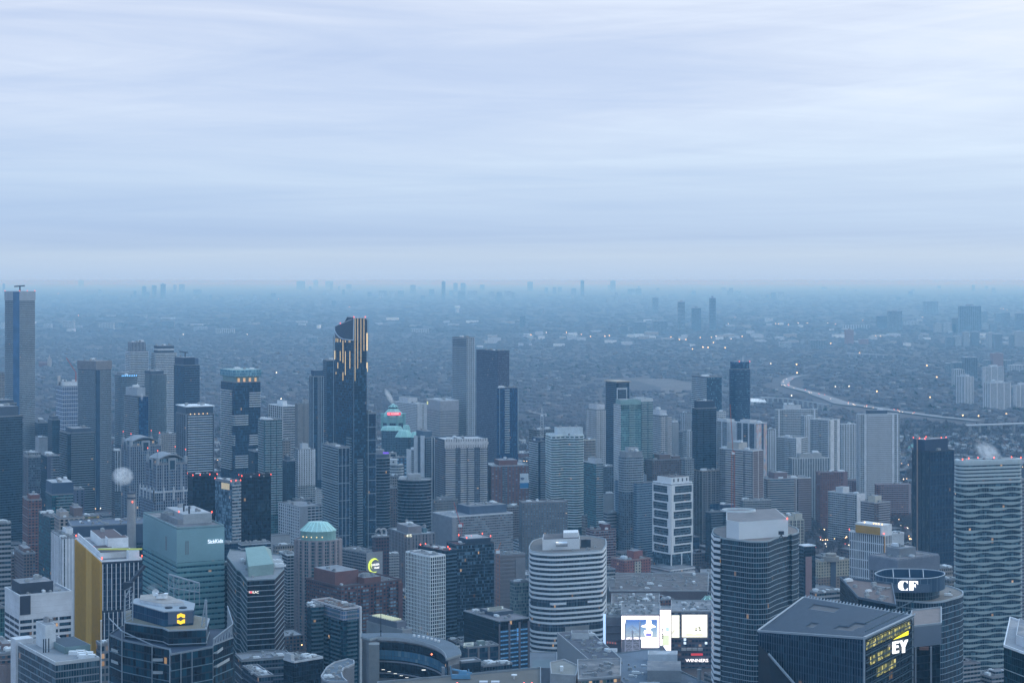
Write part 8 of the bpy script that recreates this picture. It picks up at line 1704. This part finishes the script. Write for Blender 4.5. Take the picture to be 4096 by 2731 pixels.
# far towers seen through the haze (x0, x1, top, base, tone)
ft = ST((.38,.39,.41), G_GRY, lit=0)['m']; fd = ST((.26,.28,.32), G_GRY, lit=0)['m']; fw = ST((.55,.55,.56), G_GRY, mx=.2, lit=0)['m']; fb = plain((.27,.16,.15))
TL = {0: [(20,35,65,140,'d'),(1022,1040,120,170,'d'),(1088,1115,85,170,'d'),(1165,1195,80,165,'d'),(1228,1265,68,180,'d'),(1325,1348,75,150,'w'),(1370,1410,70,130,'t'),(1480,1540,110,150,'t'),(600,640,38,90,'t'),(330,392,372,405,'w'),(480,565,350,415,'w'),(575,622,385,412,'w'),(750,868,365,415,'w'),(1040,1120,302,325,'w'),(1045,1135,380,410,'t'),(1240,1330,350,400,'t'),(1480,1580,395,425,'w'),(1645,1790,410,445,'w'),(0,25,365,410,'w'),(905,940,360,385,'t')],
 1: [(310,375,45,110,'d'),(440,475,38,95,'t'),(530,590,45,100,'t'),(400,470,476,515,'t'),(450,495,195,235,'w'),(580,610,195,235,'d'),(1185,1320,410,440,'w'),(1420,1448,50,195,'t'),(1510,1542,60,130,'d'),(1565,1602,62,135,'d'),(1545,1600,120,190,'t'),(1620,1690,120,185,'w'),(1785,1820,125,190,'w'),(1840,1880,128,190,'t'),(1900,1955,122,190,'w'),(940,1000,118,165,'t'),(1020,1060,122,165,'w'),(1085,1130,118,165,'t'),(1180,1220,75,140,'t'),(690,730,70,110,'t')],
 2: [(118,160,50,120,'d'),(0,20,130,180,'t'),(455,492,100,150,'d'),(525,552,42,165,'d'),(752,792,42,125,'t'),(790,808,130,210,'w'),(875,895,160,210,'w'),(885,940,105,150,'d'),(945,990,102,150,'d'),(1075,1120,172,290,'t'),(1270,1322,205,430,'t'),(1375,1445,250,430,'d'),(1512,1558,175,430,'d'),(828,885,385,450,'t'),(928,1027,358,450,'t'),(1082,1190,350,455,'t'),(1600,1640,95,130,'w'),(60,100,310,400,'d'),(350,380,90,130,'t'),(250,275,95,140,'t'),(1700,1750,120,150,'t')],
 3: [(25,60,130,190,'t'),(75,120,128,190,'w'),(920,1026,272,430,'t'),(835,918,310,415,'d'),(595,655,415,530,'b'),(325,450,497,565,'t'),(90,180,512,555,'w'),(1275,1330,368,440,'w'),(1340,1440,365,440,'w'),(1407,1455,325,440,'t'),(1465,1630,235,430,'d'),(1640,1690,368,430,'w'),(1695,1750,370,430,'t'),(1495,1540,435,540,'w'),(1560,1618,432,540,'t'),(1370,1420,470,540,'t'),(1430,1480,465,540,'w'),(1682,1728,440,550,'w'),(1732,1793,450,575,'t'),(1855,1880,455,550,'t'),(1884,1960,430,550,'w'),(1045,1155,352,385,'w'),(1160,1182,460,500,'w'),(1720,1800,595,705,'b'),(1805,1868,650,705,'t'),(1505,1602,628,785,'d'),(1370,1415,672,755,'t'),(1418,1504,668,775,'t'),(1665,1705,650,705,'t'),(1850,1960,688,735,'w'),(1425,1502,722,850,'w'),(700,768,488,525,'b'),(575,775,380,412,'w'),(1640,1680,275,370,'t'),(1740,1790,290,365,'t'),(1800,1850,285,400,'t'),(1190,1300,200,300,'t'),(1900,1958,290,420,'t')]}
tn_ = {'d': ('dark', fd), 't': ('grey', ft), 'w': ('pale', fw), 'b': ('reddish brown', fb)}
k = 0
for tile, L_ in TL.items():
    for x0, x1, ya, yb_, c in L_:
        k += 1; w_ = x1-x0; h_ = yb_-ya; shape_ = 'slender' if h_ > 2.2*w_ else ('squat' if h_ < w_ else 'upright'); X = (x0+x1)/2+1958*tile
        where = ['far left','left','left centre','centre','right of centre','right','far right'][min(6, int(X/7832*7))]; dist = 'on the hazy skyline' if yb_ < 200 else ('in the far suburbs' if yb_ < 480 else 'among the distant woods')
        r, zt, hw, D = dist_block(x0+1958*tile, x1+1958*tile, ya, yb_, f'{shape_} {tn_[c][0]} block {dist}, {where}, size {"large" if w_ > 80 else "small"}'.replace(', size large', ' and wide').replace(', size small', ''), tn_[c][1], 'distant_tower', 'tower', 'hazy towers far beyond the centre', dep=40)
        if h_ > 25: V, Fc = box_data(-hw*.4, hw*.3, 5, 15, zt, zt+max(3, zt*.07)); mk('penthouse', V, Fc, tn_[c][1], r)
for i in range(60):   # faint background clusters
    X = rng.uniform(1958+200, 7832) if i < 48 else rng.uniform(200, 2200); yb_ = rng.uniform(105, 200); hh = rng.uniform(14, 55); w_ = rng.uniform(12, 40)
    c = rng.choice('dttw'); dist_block(X, X+w_, yb_-hh, yb_, f'faint {tn_[c][0]} {"slim" if w_ < 24 else "wide"} block almost lost in the horizon haze', tn_[c][1], 'distant_tower', 'tower', 'faint blocks along the horizon', dep=30)
# slab towers in the right distance
for x0,xn,x1,ya,yb_,lab,stn_ in ((1440,1505,1573,775,985,'white and brick striped slab among the distant woods at the right','slab_white'),(1645,1700,1856,825,1030,'broad white slab tower among the distant woods, right of the striped slab','slab_white'),(1875,1900,1990,838,1012,'white slab tower cut by the right edge','slab_white'),(1637,1660,1802,700,862,'tall pale slab behind the broad white slab at the right','slab_white')):
    D = Dg(yb_); zb = zg(D); q, _ = quad(R3+x0, R3+xn, R3+x1, D, 25, 60); B = Bld('distant_slab', lab, 'tower', q, gz(ya, D), D, z0=zb, fh=3, bay=3.5)
    B.walls(facade((.5,.5,.52), (.03,.04,.06), (.16,.18,.22), .14, .32, .86, .002)); B.roof(roofm[1], 1, lgt, 1); B.fins('L', 4, 2.2, .8, plain((.55,.54,.55)), zb, B.z1); B.fins(0, 4, 2.2, .8, plain((.55,.54,.55)), zb, B.z1); B.pent(.3,.7,.2,.8,6,mat=lgt)
# water tower, church, white halls
D = Dg(285); u = K/F*D; r = bpy.data.objects.new('water_tower', None); r.location = (gx(1958+1540)*D, D, zg(D)); link(r); tag(r, 'white mushroom shaped water tower above the far woods', 'water tower', kind='thing')
zt = gz(232, D)-zg(D); mk('stem', *cyl_data(0,0,14*u,0,zt*.75,16), lgt, r); mk('tank', *merge([cyl_data(0,0,16*u,zt*.62,zt*.75,20,22*u), cyl_data(0,0,22*u,zt*.75,zt*.9,20), cyl_data(0,0,22*u,zt*.9,zt,20,10*u)]), wht, r)
D = 3600; r = bpy.data.objects.new('church', None); r.location = (gx(R3+1080)*D, D, 0); link(r); tag(r, 'small brick church with a thin pale green spire left of the black and bronze tower', 'church', kind='thing')
zt = gz(1298, D); mk('tower', *box_data(-4,4,-4,4,0,zt*.45), brk, r); mk('spire', *merge([cyl_data(0,0,4.5,zt*.45,zt,8,.1)]+[cyl_data(a,b,1,zt*.4,zt*.6,6,.1) for a in (-4,4) for b in (-4,4)]), plain((.2,.38,.34)), r); mk('nave', *merge([box_data(4,26,-6,6,0,12)]), brk, r); mk('roof', *roof_data(22,12,12,6), plain((.15,.28,.26)), r).location = (15,0,0)
D = Dg(992); r = bpy.data.objects.new('sports_hall', None); r.location = (gx(3916+1885)*D, D, zg(D)); link(r); tag(r, 'low hall with a bright white sloped roof right of the deep blue rounded tower', 'hall', kind='thing')
mk('wall', *box_data(-20,20,0,40,0,9), lgt, r); mk('roof', [(-22,-2,10),(22,-2,9),(22,42,15),(-22,42,17),(-22,-2,9),(22,-2,8)], [(0,1,2,3),(4,5,1,0)], plain((.7,.72,.75)), r)
D = Dg(700); r = bpy.data.objects.new('old_church', None); r.location = (gx(378)*D, D, zg(D)); link(r); tag(r, 'pale stone church tower with a reddish nave among distant trees on the left', 'church', kind='thing')
mk('tower', *merge([box_data(-7,7,-5,5,0,34), cyl_data(0,0,5,34,50,8,.3)]), tan, r); mk('nave', *box_data(-42,-7,-6,6,0,16), brk, r); mk('roof', *roof_data(35,12,16,7), plain((.2,.11,.1)), r).location = (-24,0,0)
# ---------------- roads
asph = plain((.21,.21,.23), .7, .15, .02, 'asphalt')
def ribbon(name, pts, w_, mat, dz=.4, kind='structure', lift=None):
    P_ = []
    for x, y in pts: D = Dg(y); P_.append(Vector((gx(x)*D, D, zg(D)+dz if lift is None else lift)))
    V = []; Fc = []
    for i, p in enumerate(P_):
        e = (P_[min(i+1, len(P_)-1)]-P_[max(i-1, 0)]); e.z = 0; e.normalize(); s_ = Vector((e.y, -e.x, 0))*w_/2
        V += [tuple(p-s_), tuple(p+s_)]
    for i in range(len(P_)-1): Fc.append((2*i, 2*i+1, 2*i+3, 2*i+2))
    o = mk(name, V, Fc, mat); o['kind'] = kind; return o, P_
hw_pts = [(R3+x, y) for x, y in ((300,768),(230,772),(165,792),(130,820),(135,845),(180,862),(260,882),(350,905),(450,935),(560,972),(680,998),(850,1022),(1000,1045),(1150,1066),(1300,1086),(1450,1102),(1600,1118))]
_, HP = ribbon('highway', hw_pts, 30, asph, 3.0); ribbon('highway', [(R3+330,905),(R3+450,945),(R3+545,985),(R3+600,992),(R3+700,1003)], 30, asph, 2.4)
ribbon('dirt_slope', [(3916+900,800),(3916+1050,795),(3916+1200,825),(3916+1330,860),(3916+1340,910),(3916+1290,930)], 160, plain((.13,.105,.1), .95, .4, .02), .8)
def bridge(pts, label, w_=24, h=22, piers=8):
    P_ = []
    for x, y in pts: D = 345*0+Dg(y)*.94; P_.append(Vector((gx(x)*D, D, gz(y, D))))
    a = P_[0]; r = bpy.data.objects.new('bridge', None); r.location = (a.x, a.y, zg(a.y)); link(r); tag(r, label, 'bridge', kind='thing'); o = r.location
    fr = []; V = []; Fc = []
    for p in P_: V += [(p.x-o.x, p.y-w_/2-o.y, p.z-o.z), (p.x-o.x, p.y+w_/2-o.y, p.z-o.z), (p.x-o.x, p.y-w_/2-o.y, p.z-2.5-o.z)]
    for i in range(len(P_)-1): Fc += [(3*i, 3*i+3, 3*i+4, 3*i+1), (3*i+2, 3*i+5, 3*i+3, 3*i)]
    mk('deck', V, Fc, plain((.33,.34,.37)), r)
    for k in range(piers):
        t = (k+.5)/piers*(len(P_)-1); i = int(t); p = P_[i]+(P_[i+1]-P_[i])*(t-i); mk('pier', *box_data(p.x-2-o.x, p.x+2-o.x, p.y-6-o.y, p.y+6-o.y, 0, p.z-2.5-o.z), con, r)
bridge([(R3+1510,1142),(R3+1700,1136),(R3+1960,1126),(R3+2100,1120)], 'long viaduct deck crossing the wooded ravine at the right edge')
bridge([(R3+600,592),(R3+750,599),(R3+910,607)], 'pale bridge deck crossing the far woods on the right', 30, 20, 6)
bridge([(R3-60,928),(R3+120,935),(R3+300,960),(R3+480,988)], 'dark rail viaduct left of the lit highway', 14, 14, 14)
# cars on the highway
cb = [lib('body', merge([box_data(-.95,.95,-2.2,2.2,.35,1.0), box_data(-.85,.85,-1.2,1.4,1.0,1.5)]), plain(c, .35)) for c in ((.5,.5,.52),(.08,.08,.1),(.25,.05,.05),(.1,.14,.25))]; cw = lib('wheel', merge([cyl_data(0,0,.34,-.1,.1,10)]), dark)
hl = [lib('headlight', sphere_data(.55,6,4), emis((1,.8,.55), 3, 'head')), lib('tail_light', sphere_data(.5,6,4), emis((1,.2,.08), 4, 'tail'))]
cn_ = ['silver','black','red','blue']; ncar = 0
for i in range(36):
    s_ = rng.random()**.8*(len(HP)-5); k = int(s_)+1; k = min(k, len(HP)-2); p = HP[k]+(HP[k+1]-HP[k])*(s_-int(s_)); e = (HP[k+1]-HP[k]); e.z = 0; e.normalize(); side = rng.choice((-1, 1)); lane = rng.uniform(3, 15)
    p = p+Vector((e.y, -e.x, 0))*side*lane; c = rng.randrange(4); r = bpy.data.objects.new('car', None); r.location = (p.x, p.y, p.z+.05); r.rotation_euler = (0,0,math.atan2(e.y, e.x)-math.pi/2); link(r)
    tag(r, f'tiny {cn_[c]} car with {"headlights" if side > 0 else "tail lights"} glowing on the curving highway', 'car', 'cars on the highway', 'thing'); link(bpy.data.objects.new('body', cb[c]), r)
    for a in (-.6, .6): o = bpy.data.objects.new('headlight' if side > 0 else 'tail_light', hl[0 if side > 0 else 1]); o.location = (a, 2.3, .8); link(o, r)
    for a in (-.9, .9):
        for b_ in (-1.4, 1.4): o = bpy.data.objects.new('wheel', cw); o.location = (a, b_, .34); o.rotation_euler = (0, math.pi/2, 0); link(o, r)
# cars and lamps on the streets between the nearer blocks
hl2 = [lib('headlight', sphere_data(.32,6,4), emis((1,.85,.65), 7, 'head2')), lib('tail_light', sphere_data(.3,6,4), emis((1,.12,.06), 5, 'tail2'))]; plm2 = lib('pole', merge([cyl_data(0,0,.12,0,9,6,.08), beam_data((0,0,9),(1.8,0,9.3),.12)]), gry); lm2 = [lib('lamp', sphere_data(.42,6,4), emis(c, 9, 'st')) for c in ((1,.6,.28), (1,.88,.7))]
nc2 = nl2 = 0; tries = 0
while (nc2 < 80 or nl2 < 50) and tries < 30000:
    tries += 1; i = rng.randrange(-15, 22)*4+3; v = rng.uniform(700, 3400)
    if rng.random() < .5: c = ex*(i*40+rng.uniform(-5, 5))+ey*v; along = math.atan2(ey.y, ey.x)
    else: c = ex*rng.uniform(-1800, 2000)+ey*((rng.randrange(4, 24)*5+4)*36+rng.uniform(-5, 5)); along = math.atan2(ex.y, ex.x)
    if not (1330 < c.y < 3400) or abs(c.x) > .29*c.y or inside(c.x, c.y) or not clear_low(c.x, c.y) or not seen(c.x, c.y, 1.5, 2): continue
    if nc2 < 80 and rng.random() < .6:
        k = rng.randrange(4); tail = rng.random() < .45; r = bpy.data.objects.new('car', None); r.location = (c.x, c.y, .05); r.rotation_euler = (0, 0, along-math.pi/2+(math.pi if not tail else 0)); link(r)
        tag(r, ' '.join(f'{cn_[k]} car with {"red tail" if tail else "white head"} lights in the street {near_label(c.x, c.y)}'.split()[:16]), 'car', 'cars in the city streets', 'thing'); link(bpy.data.objects.new('body', cb[k]), r); nc2 += 1
        for a in (-.6, .6): o = bpy.data.objects.new('tail_light' if tail else 'headlight', hl2[tail]); o.location = (a, -2.3 if tail else 2.3, .8); link(o, r)
        for a in (-.9, .9):
            for b_ in (-1.4, 1.4): o = bpy.data.objects.new('wheel', cw); o.location = (a, b_, .34); o.rotation_euler = (0, math.pi/2, 0); link(o, r)
    elif nl2 < 50:
        k = rng.random() < .35; r = bpy.data.objects.new('street_lamp', None); r.location = (c.x, c.y, 0); link(r); nl2 += 1
        tag(r, ' '.join(f'{"white" if k else "orange"} street lamp in the street {near_label(c.x, c.y)}'.split()[:16]), 'street lamp', 'street lamps', 'thing'); link(bpy.data.objects.new('pole', plm2), r); o = bpy.data.objects.new('lamp', lm2[k]); o.location = (1.8, 0, 9.2); link(o, r)
# street lamps where the photo shows points of light
SL = {2:[(262,440),(415,440),(530,455),(600,470),(710,470),(745,465),(1215,475),(1280,495),(1330,495),(1440,480),(1525,478),(1675,490),(1540,518),(1460,555),(1500,557),(1625,358),(1655,370),(1705,325),(145,458),(440,470),(1560,470),(1760,470),(1855,460),(1900,370),(1930,372),(1380,570),(1630,560)],
 3:[(60,370),(80,372),(155,378),(230,365),(300,366),(455,365),(515,375),(725,345),(825,468),(860,470),(480,525),(20,685),(218,690),(222,757),(515,865),(620,862),(832,902),(1240,948),(1490,1090),(1610,1095),(1823,1078),(550,1402),(718,1470),(180,935),(1180,320),(1780,250),(1800,255),(1830,262),(700,600),(1215,700),(1290,790)],
 1:[(157,755),(192,960),(170,180),(955,168),(850,140),(1110,103),(715,240),(640,95)],0:[(1400,455),(445,135),(1125,160),(600,305),(215,45),(500,68),(1890,455)],
 5:[(1732,1726),(455,1590),(1885+60,1700)],6:[(1205,2314),(1312,2341),(1390,2342),(1425,2371),(1105,2310),(890,2461),(990,2436),(1735,1640)],7:[(1080,2041),(440,2102),(1000,2020),(430,1990),(600,2050),(700,1850),(1085,2062)],4:[(1876,2911),(1890,2925),(1935,2936)]}
plm = lib('pole', cyl_data(0,0,.12,0,9,6,.08), gry); LM = [lib('lamp', sphere_data(1.0,8,5), emis((1,.62,.28), 6, 'sodium')), lib('lamp', sphere_data(.8,8,5), emis((1,.9,.75), 6, 'led'))]
for tile, L_ in SL.items():
    for x, y in L_:
        X = x+1958*(tile % 4); D = Dg(y+8) if tile < 4 else Dg(y+6); s_ = max(1, (D/3300)**1.0); s_ = min(s_, 2.2); warm = rng.random() < .7
        r = bpy.data.objects.new('street_lamp', None); r.location = (gx(X)*D, D, zg(D)); link(r)
        tag(r, f'{"orange" if warm else "white"} street lamp glowing {"in the far hazy suburbs" if D > 7000 else ("among distant woods" if D > 3500 else "between the buildings "+near_label(gx(X)*D, D))}', 'street lamp', 'street lamps', 'thing')
        r['label'] = ' '.join(r['label'].split()[:16])
        p = bpy.data.objects.new('pole', plm); link(p, r); p.scale = (s_, s_, 1); o = bpy.data.objects.new('lamp', LM[0 if warm else 1]); o.location = (0, 0, 9+s_*.5); o.scale = (s_,)*3; link(o, r)
# ---------------- steam
def plume(cx, cy, cz, rx, rz_, dens, label, lean=0.0, seed=0.0, thr=.42):
    V, Fc = sphere_data(1, 16, 10); V = [(v[0]*rx+v[2]*lean*rx, v[1]*rx*.8, v[2]*rz_) for v in V]
    m = bpy.data.materials.new('steam'); m.use_nodes = True; t = m.node_tree; t.nodes.clear()
    pv = t.nodes.new('ShaderNodeVolumePrincipled'); mo = t.nodes.new('ShaderNodeOutputMaterial'); t.links.new(pv.outputs[0], mo.inputs['Volume'])
    pv.inputs['Color'].default_value = (.97,.98,1,1); pv.inputs['Absorption Color'].default_value = (1,1,1,1)
    tcn = t.nodes.new('ShaderNodeTexCoord'); g_ = t.nodes.new('ShaderNodeVectorMath'); g_.operation = 'LENGTH'
    mp = t.nodes.new('ShaderNodeMapping'); mp.inputs['Scale'].default_value = (1/rx, 1.25/rx, 1/rz_); t.links.new(tcn.outputs['Object'], mp.inputs[0])
    if lean:
        s_ = t.nodes.new('ShaderNodeSeparateXYZ'); t.links.new(mp.outputs[0], s_.inputs[0]); vv = combine(t, math_(t, 'SUBTRACT', s_.outputs[0], math_(t, 'MULTIPLY', s_.outputs[2], lean)), s_.outputs[1], s_.outputs[2])
    else: vv = mp.outputs[0]
    t.links.new(vv, g_.inputs[0]); fall = math_(t, 'SUBTRACT', 1.0, g_.outputs['Value'], clamp=True)
    av = t.nodes.new('ShaderNodeVectorMath'); av.operation = 'ADD'; t.links.new(vv, av.inputs[0]); av.inputs[1].default_value = (seed, seed, 0)
    n = noise_(t, av.outputs[0], 2.2, 5, .62, .4)
    d = math_(t, 'MULTIPLY', math_(t, 'MULTIPLY', math_(t, 'POWER', fall, .8), math_(t, 'SUBTRACT', n, thr, clamp=True)), dens)
    t.links.new(d, pv.inputs['Density']); o = mk('steam_plume', V, Fc, m, None, (cx, cy, cz)); tag(o, label, 'steam', None, 'stuff'); return o
def pl_at(X, Y, D, rX, rY, dens, label, **k): u = K/F*D; return plume(gx(X)*D, D, gz(Y, D), rX*u, rY*u, dens, label, **k)
pl_at(938, 1535, 1478, 90, 78, 2.4, 'round puff of white steam drifting left of the chimney', seed=2, thr=.40)
pl_at(1958+1018, 925, 2998, 26, 66, 1.6, 'thin steam trail above the green pyramid roof', lean=-1.2, seed=5, thr=.3)
pl_at(R3+1680, 1350, 1590, 100, 95, .9, 'wispy steam rising from the wavy tower roof', lean=-.55, seed=9, thr=.36)
pl_at(1165, 1551+835, 1395, 60, 45, .3, 'faint steam wisp in front of the teal hospital tower', lean=.5, seed=3, thr=.36)
pl_at(1958+1152, 1551+328, 1945, 14, 30, 1.2, 'small steam wisp on the brown office roof', seed=4, thr=.3); pl_at(R3+590, 1551+1018, 1095, 50, 28, .5, 'thin steam wisp over the slatted sloping roof', lean=.6, seed=7, thr=.35)
pl_at(R3+820, 1551+910, 1160, 45, 16, .4, 'low steam spreading beside the round glass crown', seed=8, thr=.35); pl_at(1085, 1100+0-170, 2490, 12, 36, 1.2, 'tiny steam column over the pale roof box', seed=6, thr=.3)
# ---------------------------------------------------------------- haze
bx = [(-30000,-300),(30000,-300),(30000,160000),(-30000,160000)]
V, Fc, U = prism_data([(-50000,-400),(50000,-400),(50000,122000),(-50000,122000)], -1.5, 347.5)
m = bpy.data.materials.new('haze'); m.use_nodes = True; t = m.node_tree; t.nodes.clear()
pv = t.nodes.new('ShaderNodeVolumePrincipled'); pv.inputs['Color'].default_value = (.34,.69,1,1); pv.inputs['Absorption Color'].default_value = (1,1,1,1); pv.inputs['Density'].default_value = 7.0e-5; pv.inputs['Anisotropy'].default_value = .2
mo = t.nodes.new('ShaderNodeOutputMaterial'); t.links.new(pv.outputs[0], mo.inputs['Volume'])
hz = mk('haze', V, Fc, m); hz['kind'] = 'stuff'; hz['label'] = 'blue evening haze over the city'
